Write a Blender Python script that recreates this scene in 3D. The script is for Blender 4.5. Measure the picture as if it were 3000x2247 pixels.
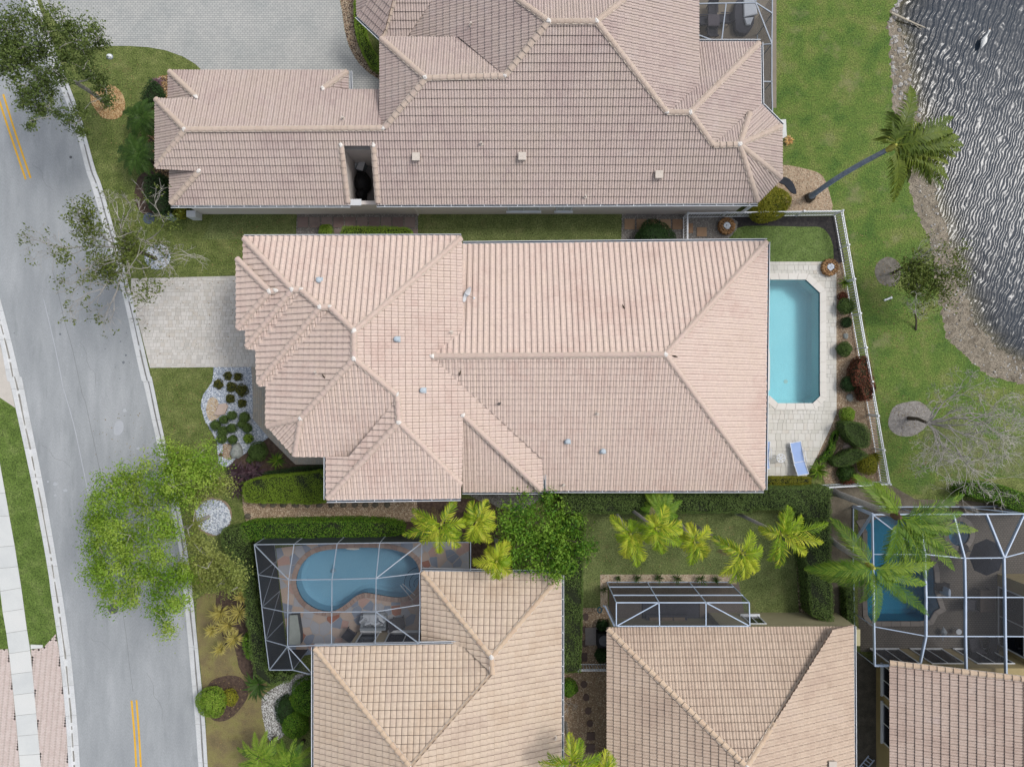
import bpy, math, random
import numpy as np
from mathutils import Vector, Matrix
from mathutils.geometry import delaunay_2d_cdt
for o in list(bpy.data.objects): bpy.data.objects.remove(o)
SC = bpy.context.scene; COL = SC.collection
R = random.Random(11); NP = np.random.default_rng(11)
# ---------------------------------------------------------------- camera (drone, looking straight down)
H = 42.0; S = 0.0195; CX, CY = 1500.0, 1123.5
cam = bpy.data.cameras.new('camera'); camo = bpy.data.objects.new('camera', cam); COL.objects.link(camo)
camo.location = (0, 0, H); camo.rotation_euler = (0, 0, 0)
cam.sensor_width = 36; cam.sensor_fit = 'HORIZONTAL'; cam.lens = 36*H/(3000*S); cam.clip_end = 2000; cam.clip_start = .5
SC.camera = camo
# ---------------------------------------------------------------- sky and sun (bright overcast, sun behind thin cloud in the east-north-east)
SUN_EL, SUN_AZ = 56.0, 24.0       # elevation; degrees from +X towards +Y
w = bpy.data.worlds.new('World'); SC.world = w; w.use_nodes = True
nt = w.node_tree; bg = nt.nodes['Background']; sky = nt.nodes.new('ShaderNodeTexSky')
sky.sky_type = 'NISHITA'; sky.sun_disc = False; sky.sun_elevation = math.radians(SUN_EL)
sky.sun_rotation = math.radians(90-SUN_AZ); sky.air_density = 1.0; sky.dust_density = 3.0; sky.ozone_density = 1.0
hs = nt.nodes.new('ShaderNodeHueSaturation'); hs.inputs['Saturation'].default_value = 0.42
nt.links.new(sky.outputs[0], hs.inputs['Color']); nt.links.new(hs.outputs[0], bg.inputs[0]); bg.inputs[1].default_value = 0.15
sl = bpy.data.lights.new('sun', 'SUN'); sl.energy = 1.1; sl.angle = math.radians(12); sl.color = (1.0, .97, .93)
so = bpy.data.objects.new('sun', sl); COL.objects.link(so)
sd = Vector((math.cos(math.radians(SUN_AZ))*math.cos(math.radians(SUN_EL)), math.sin(math.radians(SUN_AZ))*math.cos(math.radians(SUN_EL)), math.sin(math.radians(SUN_EL))))
so.rotation_euler = sd.to_track_quat('Z', 'Y').to_euler(); so.location = sd*60
SC.view_settings.view_transform = 'Standard'; SC.view_settings.look = 'None'; SC.view_settings.gamma = 1; SC.view_settings.use_curve_mapping = False
SC.view_settings.exposure = 0.5
SC.cycles.max_bounces = 8; SC.cycles.transparent_max_bounces = 12; SC.cycles.diffuse_bounces = 4; SC.cycles.use_denoising = True
SC.cycles.caustics_reflective = False; SC.cycles.caustics_refractive = False
# ---------------------------------------------------------------- photograph pixels (3000 wide) -> world
K = 800/2209
def F(x, y): return (x*3000/2212, y*2247/1657)
def _t(ox, oy, k=K): return lambda x, y: (ox+x*k, oy+y*k)
a0, b0, c0, d0 = _t(0,0), _t(700,0), _t(1400,0), _t(2200,0)
a1, b1, c1, d1 = _t(0,550), _t(700,550), _t(1400,550), _t(2200,550)
a2, b2, c2, d2 = _t(0,1100), _t(700,1100), _t(1400,1100), _t(2200,1100)
a3, b3, c3, d3 = _t(0,1647), _t(700,1647), _t(1400,1647), _t(2200,1647)
G = _t(560,1040,400/1841); B = _t(740,1560,560/2209); E3 = _t(2440,1380,560/2209); E4 = _t(2440,1660,560/2209); TR = _t(2000,0,300/1420)
def P(p, z=0.0):
    k = (H-z)*S/H
    return Vector(((p[0]-CX)*k, (CY-p[1])*k, z))
def L(f, *pts): return [f(x, y) for x, y in pts]
def W2(pts, z=0.0): return [P(p, z) for p in pts]
class Plane:
    def __init__(s, o, n): s.o = o; s.n = n.normalized() if n.z > 0 else -n.normalized()
    def on(s, px):
        d = Vector(((px[0]-CX)*S, (CY-px[1])*S, -H)); c = Vector((0,0,H))
        t = (s.o-c).dot(s.n)/d.dot(s.n); return c+d*t
def PL(a, b, c):
    A, B_, C = [P(q[0], q[1]) for q in (a, b, c)]
    return Plane(A, (B_-A).cross(C-A))
def PS(px, z, deg, s):            # plane through a point falling towards compass direction deg (from +X) with slope s
    d = math.radians(deg); return Plane(P(px, z), Vector((s*math.cos(d), s*math.sin(d), 1)))
def smooth(pts, n=6, closed=True):
    out = []; N = len(pts); rng = range(N if closed else N-1)
    for i in rng:
        g = (lambda j: pts[j % N]) if closed else (lambda j: pts[min(max(j,0),N-1)])
        p0, p1, p2, p3 = g(i-1), g(i), g(i+1), g(i+2)
        for k in range(n):
            t = k/n
            out.append(tuple(.5*((2*p1[a])+(-p0[a]+p2[a])*t+(2*p0[a]-5*p1[a]+4*p2[a]-p3[a])*t*t+(-p0[a]+3*p1[a]-3*p2[a]+p3[a])*t**3) for a in range(len(p1))))
    if not closed: out.append(tuple(pts[-1]))
    return out
def ell(c, rx, ry=None, n=28, wob=0.0):
    ry = ry or rx; q = []
    for i in range(n):
        a = 2*math.pi*i/n; f = 1+R.uniform(-wob, wob)
        q.append((c[0]+rx*f*math.cos(a), c[1]+ry*f*math.sin(a)))
    return q
def inside(p, poly):
    x, y = p[0], p[1]; r = False; j = len(poly)-1
    for i in range(len(poly)):
        xi, yi, xj, yj = poly[i][0], poly[i][1], poly[j][0], poly[j][1]
        if (yi > y) != (yj > y) and x < (xj-xi)*(y-yi)/(yj-yi)+xi: r = not r
        j = i
    return r
def area2(q): return sum(q[i-1][0]*q[i][1]-q[i][0]*q[i-1][1] for i in range(len(q)))
def ccw(q): return list(q) if area2(q) > 0 else list(q)[::-1]
def cdt(polys, keep):             # polys: 2D rings; keep(set of ring ids) -> bool ; returns verts, faces(ccw)
    vs, fs = [], []
    for q in polys:
        q = ccw(q); fs.append(list(range(len(vs), len(vs)+len(q)))); vs += [Vector((p[0], p[1])) for p in q]
    V, _, Fc, _, _, OF = delaunay_2d_cdt(vs, [], fs, 1, 1e-5)
    out = []
    for f, o in zip(Fc, OF):
        if keep(set(o)):
            q = [V[i] for i in f]
            out.append(list(f) if area2(q) > 0 else list(f)[::-1])
    return V, out
def offset(q, d):                 # shrink a ccw ring by d (world units)
    q = ccw([(p[0], p[1]) for p in q]); n = len(q); out = []
    for i in range(n):
        p0, p1, p2 = Vector(q[i-1]), Vector(q[i]), Vector(q[(i+1) % n])
        e1 = (p1-p0).normalized(); e2 = (p2-p1).normalized(); n1 = Vector((-e1.y, e1.x)); n2 = Vector((-e2.y, e2.x))
        m = n1+n2; l = max(m.dot(n1), .35) if m.length > 1e-6 else 1
        out.append(p1+m*(d/l))
    return out
# ---------------------------------------------------------------- materials
def lin(h):
    h = h.lstrip('#'); c = [int(h[i:i+2], 16)/255 for i in (0, 2, 4)]
    return [((x+.055)/1.055)**2.4 if x > .04045 else x/12.92 for x in c]
ALB = 0.72
def alb(h, k=1.0): return (*[min(x*ALB*k, .9) for x in lin(h)], 1)
MATS = {}
def ramp(n, fac, cols, l):
    r = n.new('ShaderNodeValToRGB'); e = r.color_ramp.elements
    while len(e) < len(cols): e.new(.5)
    for i, c in enumerate(cols): e[i].position = i/max(1, len(cols)-1); e[i].color = c
    l.new(fac, r.inputs[0]); return r.outputs[0]
def M(name, cols, scale=2.0, rough=.85, bump=0.0, bscale=40.0, rnd=0.0, fine=.25, trans=0.0, spec=.25, metal=0.0, stretch=None, contrast=2.2, stain=None):
    if name in MATS: return MATS[name]
    m = bpy.data.materials.new(name); m.use_nodes = True; MATS[name] = m
    n, l = m.node_tree.nodes, m.node_tree.links; bs = n['Principled BSDF']
    geo = n.new('ShaderNodeNewGeometry'); co = geo.outputs['Position']
    if stretch:
        mp = n.new('ShaderNodeMapping'); mp.inputs['Scale'].default_value = stretch[:3]; mp.inputs['Rotation'].default_value = (0, 0, stretch[3]); l.new(co, mp.inputs[0]); co = mp.outputs[0]
    n1 = n.new('ShaderNodeTexNoise'); n1.inputs['Scale'].default_value = scale; n1.inputs['Detail'].default_value = 5; n1.inputs['Roughness'].default_value = .62; l.new(co, n1.inputs['Vector'])
    mr = n.new('ShaderNodeMapRange'); mr.inputs['From Min'].default_value = .5-.5/contrast; mr.inputs['From Max'].default_value = .5+.5/contrast; l.new(n1.outputs[0], mr.inputs[0]); fac = mr.outputs[0]
    if rnd:
        at = n.new('ShaderNodeAttribute'); at.attribute_name = 'rnd'; oi = n.new('ShaderNodeObjectInfo')
        ad = n.new('ShaderNodeMath'); ad.operation = 'ADD'; l.new(at.outputs['Fac'], ad.inputs[0]); l.new(oi.outputs['Random'], ad.inputs[1])
        fr = n.new('ShaderNodeMath'); fr.operation = 'FRACT'; l.new(ad.outputs[0], fr.inputs[0])
        mx = n.new('ShaderNodeMix'); mx.inputs[0].default_value = rnd; l.new(fac, mx.inputs[2]); l.new(fr.outputs[0], mx.inputs[3]); fac = mx.outputs[0]
    c = ramp(n, fac, [alb(x) if isinstance(x, str) else x for x in cols], l)
    n2 = n.new('ShaderNodeTexNoise'); n2.inputs['Scale'].default_value = bscale; n2.inputs['Detail'].default_value = 3; l.new(co, n2.inputs['Vector'])
    if fine:
        m2 = n.new('ShaderNodeMapRange'); m2.inputs['From Min'].default_value = .25; m2.inputs['From Max'].default_value = .75; m2.inputs['To Min'].default_value = 1-fine; m2.inputs['To Max'].default_value = 1+fine; l.new(n2.outputs[0], m2.inputs[0])
        mu = n.new('ShaderNodeVectorMath'); mu.operation = 'SCALE'; l.new(c, mu.inputs[0]); l.new(m2.outputs[0], mu.inputs['Scale']); c = mu.outputs[0]
    if stain:
        n3 = n.new('ShaderNodeTexNoise'); n3.inputs['Scale'].default_value = stain[1]; n3.inputs['Detail'].default_value = 6; n3.inputs['Roughness'].default_value = .7; l.new(co, n3.inputs['Vector'])
        m3 = n.new('ShaderNodeMapRange'); m3.inputs['From Min'].default_value = .55; m3.inputs['From Max'].default_value = .78; m3.inputs['To Max'].default_value = stain[2]; l.new(n3.outputs[0], m3.inputs[0])
        mx3 = n.new('ShaderNodeMix'); mx3.data_type = 'RGBA'; l.new(m3.outputs[0], mx3.inputs[0]); l.new(c, mx3.inputs[6]); mx3.inputs[7].default_value = alb(stain[0]); c = mx3.outputs[2]
    l.new(c, bs.inputs['Base Color']); bs.inputs['Roughness'].default_value = rough; bs.inputs['Metallic'].default_value = metal
    bs.inputs['Specular IOR Level'].default_value = spec
    if bump:
        b = n.new('ShaderNodeBump'); b.inputs['Strength'].default_value = 1; b.inputs['Distance'].default_value = bump; l.new(n2.outputs[0], b.inputs['Height']); l.new(b.outputs[0], bs.inputs['Normal'])
    if trans:
        tr = n.new('ShaderNodeBsdfTranslucent'); l.new(c, tr.inputs[0]); ms = n.new('ShaderNodeMixShader'); ms.inputs[0].default_value = trans
        l.new(bs.outputs[0], ms.inputs[1]); l.new(tr.outputs[0], ms.inputs[2]); l.new(ms.outputs[0], n['Material Output'].inputs['Surface'])
    return m
def waterM(name, tint, rough, bump, scale, stretch=(1, 1, 1, 0), detail=2.0, ior=1.33, vol=None, wave=None, murk=None):
    m = bpy.data.materials.new(name); m.use_nodes = True; n, l = m.node_tree.nodes, m.node_tree.links
    n.remove(n['Principled BSDF']); out = n['Material Output']
    geo = n.new('ShaderNodeNewGeometry'); mp = n.new('ShaderNodeMapping'); mp.inputs['Scale'].default_value = stretch[:3]; mp.inputs['Rotation'].default_value = (0, 0, stretch[3]); l.new(geo.outputs['Position'], mp.inputs[0])
    tx = n.new('ShaderNodeTexNoise'); tx.inputs['Scale'].default_value = scale; tx.inputs['Detail'].default_value = detail; tx.inputs['Distortion'].default_value = .6; l.new(mp.outputs[0], tx.inputs['Vector'])
    hsrc = tx.outputs[0]
    if wave:
        wv = n.new('ShaderNodeTexWave'); wv.inputs['Scale'].default_value = wave[0]; wv.inputs['Distortion'].default_value = wave[1]; wv.inputs['Detail'].default_value = 2; wv.inputs['Detail Scale'].default_value = wave[2]; mp2 = n.new('ShaderNodeMapping'); mp2.inputs['Rotation'].default_value = (0, 0, wave[3]); l.new(geo.outputs['Position'], mp2.inputs[0]); l.new(mp2.outputs[0], wv.inputs['Vector'])
        ad = n.new('ShaderNodeMath'); ad.operation = 'MULTIPLY_ADD'; l.new(wv.outputs['Fac'], ad.inputs[0]); ad.inputs[1].default_value = wave[4]; l.new(tx.outputs[0], ad.inputs[2]); hsrc = ad.outputs[0]
    bp = n.new('ShaderNodeBump'); bp.inputs['Strength'].default_value = 1; bp.inputs['Distance'].default_value = bump; l.new(hsrc, bp.inputs['Height'])
    fr = n.new('ShaderNodeFresnel'); fr.inputs['IOR'].default_value = ior; l.new(bp.outputs[0], fr.inputs['Normal'])
    gl = n.new('ShaderNodeBsdfGlossy'); gl.inputs['Roughness'].default_value = rough; l.new(bp.outputs[0], gl.inputs['Normal'])
    tp = n.new('ShaderNodeBsdfTransparent'); tp.inputs[0].default_value = (*tint, 1)
    body = tp.outputs[0]
    if murk:                        # cloudy water: the deeper (point attribute), the less of the bed shows
        df = n.new('ShaderNodeBsdfDiffuse'); df.inputs[0].default_value = (*murk, 1); at = n.new('ShaderNodeAttribute'); at.attribute_name = 'murk'; mm = n.new('ShaderNodeMixShader'); l.new(at.outputs['Fac'], mm.inputs[0]); l.new(tp.outputs[0], mm.inputs[1]); l.new(df.outputs[0], mm.inputs[2]); body = mm.outputs[0]
    mx = n.new('ShaderNodeMixShader'); l.new(fr.outputs[0], mx.inputs[0]); l.new(body, mx.inputs[1]); l.new(gl.outputs[0], mx.inputs[2]); l.new(mx.outputs[0], out.inputs['Surface'])
    if vol:
        va = n.new('ShaderNodeVolumeAbsorption'); va.inputs[0].default_value = (*vol[0], 1); va.inputs[1].default_value = vol[1]; l.new(va.outputs[0], out.inputs['Volume'])
    return m
def screenM(name, col, opac):
    m = bpy.data.materials.new(name); m.use_nodes = True; n, l = m.node_tree.nodes, m.node_tree.links; bs = n['Principled BSDF']
    bs.inputs['Base Color'].default_value = alb(col); bs.inputs['Roughness'].default_value = .6
    tp = n.new('ShaderNodeBsdfTransparent'); mx = n.new('ShaderNodeMixShader'); mx.inputs[0].default_value = opac
    l.new(tp.outputs[0], mx.inputs[1]); l.new(bs.outputs[0], mx.inputs[2]); l.new(mx.outputs[0], n['Material Output'].inputs['Surface']); return m
# ---------------------------------------------------------------- objects
WP = {}
def tag(o, label=None, cat=None, group=None, kind=None):
    for k, v in (('label', label), ('category', cat), ('group', group), ('kind', kind)):
        if v: o[k] = v
    return o
def thing(name, loc, label, cat, group=None):
    o = bpy.data.objects.new(name, None); COL.objects.link(o); o.location = loc; o.empty_display_size = .3
    WP[o] = Vector(loc); return tag(o, label, cat, group)
def link(name, me, parent=None, origin=None):
    o = bpy.data.objects.new(name, me); COL.objects.link(o)
    if parent is not None: o.parent = parent
    return o
class MB:
    def __init__(s): s.v = []; s.f = []; s.r = []; s.cur = 0.0
    def add(s, vs, fs, r=None):
        b = len(s.v); s.v += [tuple(v) for v in vs]; s.f += [[i+b for i in f] for f in fs]; s.r += [s.cur if r is None else r]*len(fs); return s
    def poly(s, vs): return s.add(vs, [list(range(len(vs)))])
    def prism(s, ring, z0, z1, top=0.0, bottom=False):   # ring: world xy; top: chamfer
        q = ccw([(p[0], p[1]) for p in ring]); n = len(q); vs = [(x, y, z0) for x, y in q]
        lv = [(q, z1)]
        if top: lv = [(q, z1-top), ([tuple(p) for p in offset(q, top)], z1)]
        for qq, z in lv: vs += [(x, y, z) for x, y in qq]
        fs = []
        for k in range(len(lv)):
            for i in range(n): j = (i+1) % n; fs.append([k*n+i, k*n+j, (k+1)*n+j, (k+1)*n+i])
        fs.append([len(lv)*n+i for i in range(n)])
        if bottom: fs.append(list(range(n))[::-1])
        return s.add(vs, fs)
    def flat(s, ring, z, holes=()):
        V, fs = cdt([ring, *holes], lambda o: 0 in o and len(o) == 1)
        return s.add([(v.x, v.y, z) for v in V], fs)
    def box(s, c, sx, sy, sz, rz=0.0, rx=0.0):           # centre of base, sizes
        m = Matrix.Rotation(rz, 3, 'Z') @ Matrix.Rotation(rx, 3, 'X'); c = Vector(c)
        vs = [c+m @ Vector((x*sx/2, y*sy/2, z*sz)) for z in (0, 1) for x, y in ((-1,-1),(1,-1),(1,1),(-1,1))]
        return s.add(vs, [[3,2,1,0],[4,5,6,7],[0,1,5,4],[1,2,6,5],[2,3,7,6],[3,0,4,7]])
    def bar(s, p, q, w_, h_, up=Vector((0,0,1))):        # rectangular bar between two points
        p, q = Vector(p), Vector(q); d = (q-p).normalized(); x = d.cross(up)
        if x.length < 1e-3: x = d.cross(Vector((1,0,0)))
        x.normalize(); y = x.cross(d)
        vs = [e+x*a*w_/2+y*b*h_/2 for e in (p, q) for a, b in ((-1,-1),(1,-1),(1,1),(-1,1))]
        return s.add(vs, [[0,1,2,3],[7,6,5,4],[0,4,5,1],[1,5,6,2],[2,6,7,3],[3,7,4,0]])
    def tube(s, pts, rad, n=6, cap=True):
        pts = [Vector(p) for p in pts]; k = len(pts)
        if not isinstance(rad, (list, tuple)): rad = [rad]*k
        vs = []; ref = Vector((.31, .52, .79))
        for i, p in enumerate(pts):
            d = (pts[min(i+1, k-1)]-pts[max(i-1, 0)]).normalized(); x = d.cross(ref)
            if x.length < .05: x = d.cross(Vector((1, 0, 0)))
            x.normalize(); y = d.cross(x)
            for j in range(n): a = 2*math.pi*j/n; vs.append(p+(x*math.cos(a)+y*math.sin(a))*rad[i])
        fs = [[i*n+j, i*n+(j+1) % n, (i+1)*n+(j+1) % n, (i+1)*n+j] for i in range(k-1) for j in range(n)]
        if cap: fs += [list(range(n))[::-1], [(k-1)*n+j for j in range(n)]]
        return s.add(vs, fs)
    def blob(s, c, rx, ry, rz, n=8, m=5, wob=.08, z0=-1.0):   # lumpy ellipsoid
        c = Vector(c); vs = []
        ph = [R.uniform(0, 6.28) for _ in range(4)]
        for i in range(m+1):
            t = -math.pi/2+math.pi*i/m; zz = max(math.sin(t), z0)
            for j in range(n):
                a = 2*math.pi*j/n; f = 1+wob*(math.sin(2*a+ph[0]+i)+math.sin(3*a+ph[1]-i)+R.uniform(-.7, .7))
                vs.append((c.x+rx*f*math.cos(t)*math.cos(a), c.y+ry*f*math.cos(t)*math.sin(a), c.z+rz*zz*(1+wob*math.sin(a*2+ph[2]))))
        fs = [[i*n+j, i*n+(j+1) % n, (i+1)*n+(j+1) % n, (i+1)*n+j] for i in range(m) for j in range(n)]
        return s.add(vs, fs)
    def build(s, name, mat, parent=None, label=None, cat=None, group=None, kind=None, sm=False):
        v = np.array(s.v, dtype=float)
        if parent is not None: o_ = np.array(WP[parent]); base = WP[parent]
        else: lo, hi = v.min(0), v.max(0); base = Vector(((lo[0]+hi[0])/2, (lo[1]+hi[1])/2, lo[2])); o_ = np.array(base)
        me = bpy.data.meshes.new(name); me.from_pydata((v-o_).tolist(), [], s.f); me.materials.append(mat)
        at = me.attributes.new('rnd', 'FLOAT', 'FACE'); at.data.foreach_set('value', np.array(s.r, dtype=np.float32))
        if sm: me.polygons.foreach_set('use_smooth', [True]*len(s.f))
        o = link(name, me, parent)
        if parent is None: o.location = base
        WP[o] = base
        return tag(o, label, cat, group, kind)
def npmesh(name, V, Fq, rnd, mat, parent=None, **kw):    # numpy verts + equal sized faces
    V = np.asarray(V, dtype=np.float64)
    if parent is not None: base = WP[parent]
    else: lo, hi = V.min(0), V.max(0); base = Vector(((lo[0]+hi[0])/2, (lo[1]+hi[1])/2, lo[2]))
    me = bpy.data.meshes.new(name); k = Fq.shape[1]; nf = len(Fq)
    me.vertices.add(len(V)); me.vertices.foreach_set('co', (V-np.array(base)).astype(np.float32).ravel())
    me.loops.add(nf*k); me.loops.foreach_set('vertex_index', Fq.astype(np.int32).ravel())
    me.polygons.add(nf); me.polygons.foreach_set('loop_start', np.arange(0, nf*k, k, dtype=np.int32)); me.polygons.foreach_set('loop_total', np.full(nf, k, dtype=np.int32))
    me.update(calc_edges=True); me.polygons.foreach_set('use_smooth', np.zeros(nf, dtype=bool)); me.materials.append(mat)
    at = me.attributes.new('rnd', 'FLOAT', 'FACE'); at.data.foreach_set('value', np.asarray(rnd, dtype=np.float32))
    o = link(name, me, parent)
    if parent is None: o.location = base
    WP[o] = base
    return tag(o, **kw)
def inst(name, me, parent, loc, mat3=None, scale=None):
    o = link(name, me, parent); m = Matrix.Translation(Vector(loc)-WP[parent]) @ (mat3.to_4x4() if mat3 else Matrix())
    if scale: m = m @ Matrix.Diagonal((*scale, 1))
    o.matrix_basis = m; return o
def lmesh(name, mb, mat, sm=False):
    me = bpy.data.meshes.new(name); me.from_pydata([tuple(v) for v in mb.v], [], mb.f); me.materials.append(mat)
    if sm: me.polygons.foreach_set('use_smooth', [True]*len(mb.f))
    return me
def ipoly(ring, n):              # n random points in a ring
    q = [(p[0], p[1]) for p in ring]; a = np.array(q); lo, hi = a.min(0), a.max(0); out = []
    while len(out) < n:
        p = (R.uniform(lo[0], hi[0]), R.uniform(lo[1], hi[1]))
        if inside(p, q): out.append(p)
    return out
def sheet(name, px, z, mat, holes=(), kind='structure', parent=None, raw=False, **kw):
    r = px if raw else W2(px)
    return MB().flat([(p[0], p[1]) for p in r], z, holes).build(name, mat, parent, kind=kind, **kw)
# ================================================================ materials used widely
m_lawn = M('lawn_grass', ['#525f2d', '#626f38', '#727c45', '#858a55'], scale=1.5, bscale=14, fine=.75, bump=.04, rough=.95, stain=('#8a8259', .8, .6))
m_lawn2 = M('lake_lawn_grass', ['#45632b', '#526d30', '#647a37', '#757f44', '#868860'], scale=.75, bscale=13, fine=.66, bump=.04, rough=.95, contrast=1.8, stain=('#8f8a66', .6, .9))
m_dark = M('shaded_lawn_grass', ['#5d693a', '#6d7947', '#7f8855'], scale=1.6, bscale=14, fine=.7, bump=.03, rough=.95, stain=('#877f5a', .9, .6))
m_turf = M('artificial_turf', ['#576b33', '#63783c', '#70824a'], scale=2.2, bscale=14, fine=.6, bump=.02)
m_verge = M('verge_grass', ['#4f6428', '#5f7533', '#76854a'], scale=1.2, bscale=14, fine=.7, bump=.02)
m_asph = M('asphalt', ['#94989b', '#a4a8aa', '#b6b9bb'], scale=.5, bscale=22, fine=.16, rough=.9, bump=.003, stretch=(1.8, .4, 1, .21), contrast=1.9, stain=('#84898b', .9, .6))
m_conc = M('concrete', ['#cdd0cf', '#dcdedb', '#e3e3df'], scale=.8, bscale=30, fine=.08, rnd=.5)
m_kerb = M('kerb_concrete', ['#c6c7c6', '#d6d8d8', '#dfe0e2'], scale=1.5, bscale=20, fine=.12, rnd=.3)
m_grime = M('grime', ['#77756f', '#a3a19b'], scale=2.5, bscale=25, fine=.3)
m_dirt = M('bare_soil', ['#5b5346', '#6f6759', '#8a8271'], scale=1.2, bscale=25, fine=.4, bump=.02)
m_mulch = M('dark_mulch', ['#3e322c', '#57473d', '#6b5a4c'], scale=6, bscale=50, fine=.5, bump=.02)
m_black = M('black_mulch', ['#2e2c2d', '#3d3a3a', '#524c48'], scale=6, bscale=50, fine=.5, bump=.02)
m_greyg = M('grey_gravel_base', ['#716d68', '#8b8781'], scale=6, bscale=60, fine=.4)
m_stone_tan = M('tan_pebble', ['#82684e', '#ac937a', '#c9b59a', '#ded0b8', '#8e765e'], scale=8, rnd=.9, fine=.15)
m_stone_orange = M('orange_chip', ['#a57e50', '#c3a070', '#d6bd93', '#8f6b45', '#b58d5c'], scale=8, rnd=.9, fine=.15)
m_stone_white = M('white_pebble', ['#c3cbd6', '#dfe5ee', '#f0f4f8', '#a9b3c1'], scale=8, rnd=.9, fine=.08)
m_stone_grey = M('grey_pebble', ['#7d7a76', '#a29e98', '#b9b5ae', '#8b8580'], scale=8, rnd=.9, fine=.12)
m_white = M('white_aluminium', ['#e4e9ee', '#f0f3f6'], scale=3, rough=.45, fine=.03, spec=.5)
m_mud = M('shore_mud', ['#645c50', '#7e7566', '#968c7c', '#565047'], scale=1.9, bscale=16, fine=.6, bump=.04)
m_bed = M('lake_bed_silt', ['#4d4a40', '#6b6655'], scale=1.2, bscale=18, fine=.4)

# ================================================================ terrain, lake
L0 = L(d0,(1190,-420),(1180,-150),(1175,0),(1130,110),(1098,190),(1122,300),(1128,500),(1142,700),(1150,900),(1215,1150),(1255,1350),(1300,1600)) + \
     L(d1,(1330,170),(1390,300),(1440,420),(1470,560),(1490,720),(1520,900),(1540,1020),(1562,1120),(1605,1235),(1720,1350),(1820,1440),(1930,1520),(2080,1570),(2300,1610),(2700,1700),(3400,1900))
L1 = L(d0,(1260,-420),(1235,-150),(1225,0),(1190,80),(1210,200),(1262,330),(1282,420),(1297,560),(1350,780),(1392,920),(1452,1120),(1485,1300),(1512,1500)) + \
     L(d1,(1500,30),(1560,180),(1640,430),(1700,560),(1740,720),(1752,850),(1820,990),(1870,1110),(1960,1230),(2080,1310),(2230,1400),(2500,1500),(3400,1800))
L0 = smooth(L0, 4, False); L1 = smooth(L1, 4, False)
l0 = [P(p) for p in L0]; l1 = [P(p) for p in L1]
def resample(q, n):
    d = [0]
    for i in range(1, len(q)): d.append(d[-1]+(q[i]-q[i-1]).length)
    out = []; j = 0
    for k in range(n):
        t = d[-1]*k/(n-1)
        while j < len(d)-2 and d[j+1] < t: j += 1
        u = (t-d[j])/max(1e-9, d[j+1]-d[j]); out.append(q[j].lerp(q[j+1], min(max(u, 0), 1)))
    return out
NS = 260
l0 = resample(l0, NS); l1 = resample(l1, NS)
for i in range(NS):
    l0[i] += Vector((R.gauss(0, .07), R.gauss(0, .04), 0)); l1[i] += Vector((R.gauss(0, .08)+.10*math.sin(i*.37), R.gauss(0, .05), 0))
mb = MB(); mbb = MB()
rows = [[Vector((p.x-.3, p.y-.05, -.012)) for p in l0], [Vector((p.x, p.y, -.02)) for p in l0]]
for t in (.33, .66): rows.append([Vector((*(l0[i].lerp(l1[i], t)).xy, -.03-.12*t+.03*math.sin(i*2.1+t*9))) for i in range(NS)])
rows.append([Vector((p.x, p.y, -.17)) for p in l1]); rows.append([Vector((p.x+.6, p.y+.25, -.34)) for p in l1])
def loft(mb, rows):
    for a, b_ in zip(rows, rows[1:]):
        for i in range(len(a)-1): mb.poly([a[i], a[i+1], b_[i+1], b_[i]][::-1])
loft(mb, rows); mb.build('shore', m_mud, kind='structure', sm=True)
rows2 = [[Vector((p.x+.6, p.y+.25, -.345)) for p in l1], [Vector((p.x+2.2, p.y+.25, -.8)) for p in l1], [Vector((p.x+6, p.y+.25, -1.9)) for p in l1], [Vector((p.x+120, p.y+.25, -2.4)) for p in l1]]
loft(mbb, rows2); mbb.build('lake_bed', m_bed, kind='structure', sm=True)
KR_in = L(a0,(120,-400),(215,0),(265,140),(405,510),(560,905),(622,1110),(690,1380)) + L(a1,(738,0),(870,450),(990,880),(1060,1200),(1140,1560)) + L(a2,(1145,20),(1236,420),(1285,640),(1350,940),(1400,1200),(1450,1450)) + L(a3,(1470,150),(1500,470),(1535,850),(1575,1300),(1600,1657),(1635,2100))
KR_out = L(a0,(210,-400),(300,0),(350,140),(490,510),(640,905),(700,1110),(775,1380)) + L(a1,(828,0),(955,450),(1066,880),(1143,1200),(1228,1560)) + L(a2,(1230,20),(1313,420),(1365,640),(1430,940),(1480,1200),(1520,1450)) + L(a3,(1548,150),(1581,470),(1617,850),(1660,1300),(1682,1657),(1712,2100))
KL_in = L(a1,(-420,-400),(-200,250),(0,925),(95,1290),(160,1560)) + L(a2,(168,20),(228,320),(330,825),(415,1290),(470,1620)) + L(a3,(495,255),(560,712),(610,1220),(640,1657),(668,2100))
KL_out = L(a1,(-510,-400),(-290,250),(-92,925),(10,1290),(60,1560)) + L(a2,(72,20),(140,320),(250,828),(340,1292),(396,1620)) + L(a3,(415,260),(480,716),(530,1222),(556,1657),(580,2100))
KR_in, KR_out, KL_in, KL_out = [smooth(q, 4, False) for q in (KR_in, KR_out, KL_in, KL_out)]
pools = {}
pools['main'] = W2(L(d1,(-60,742),(445,742),(560,850),(560,1657)) + L(d2,(563,168),(500,228),(215,228),(150,168),(-60,168)))
pools['kidney'] = W2(smooth(L(B,(500,540),(560,370),(680,250),(850,195),(1100,172),(1350,165),(1600,185),(1780,240),(1890,330),(1930,450),(1915,600),(1850,700),(1760,745),(1640,752),(1520,735),(1400,712),(1290,700),(1190,740),(1080,830),(960,900),(850,912),(720,880),(590,790),(520,670)), 3))
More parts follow.
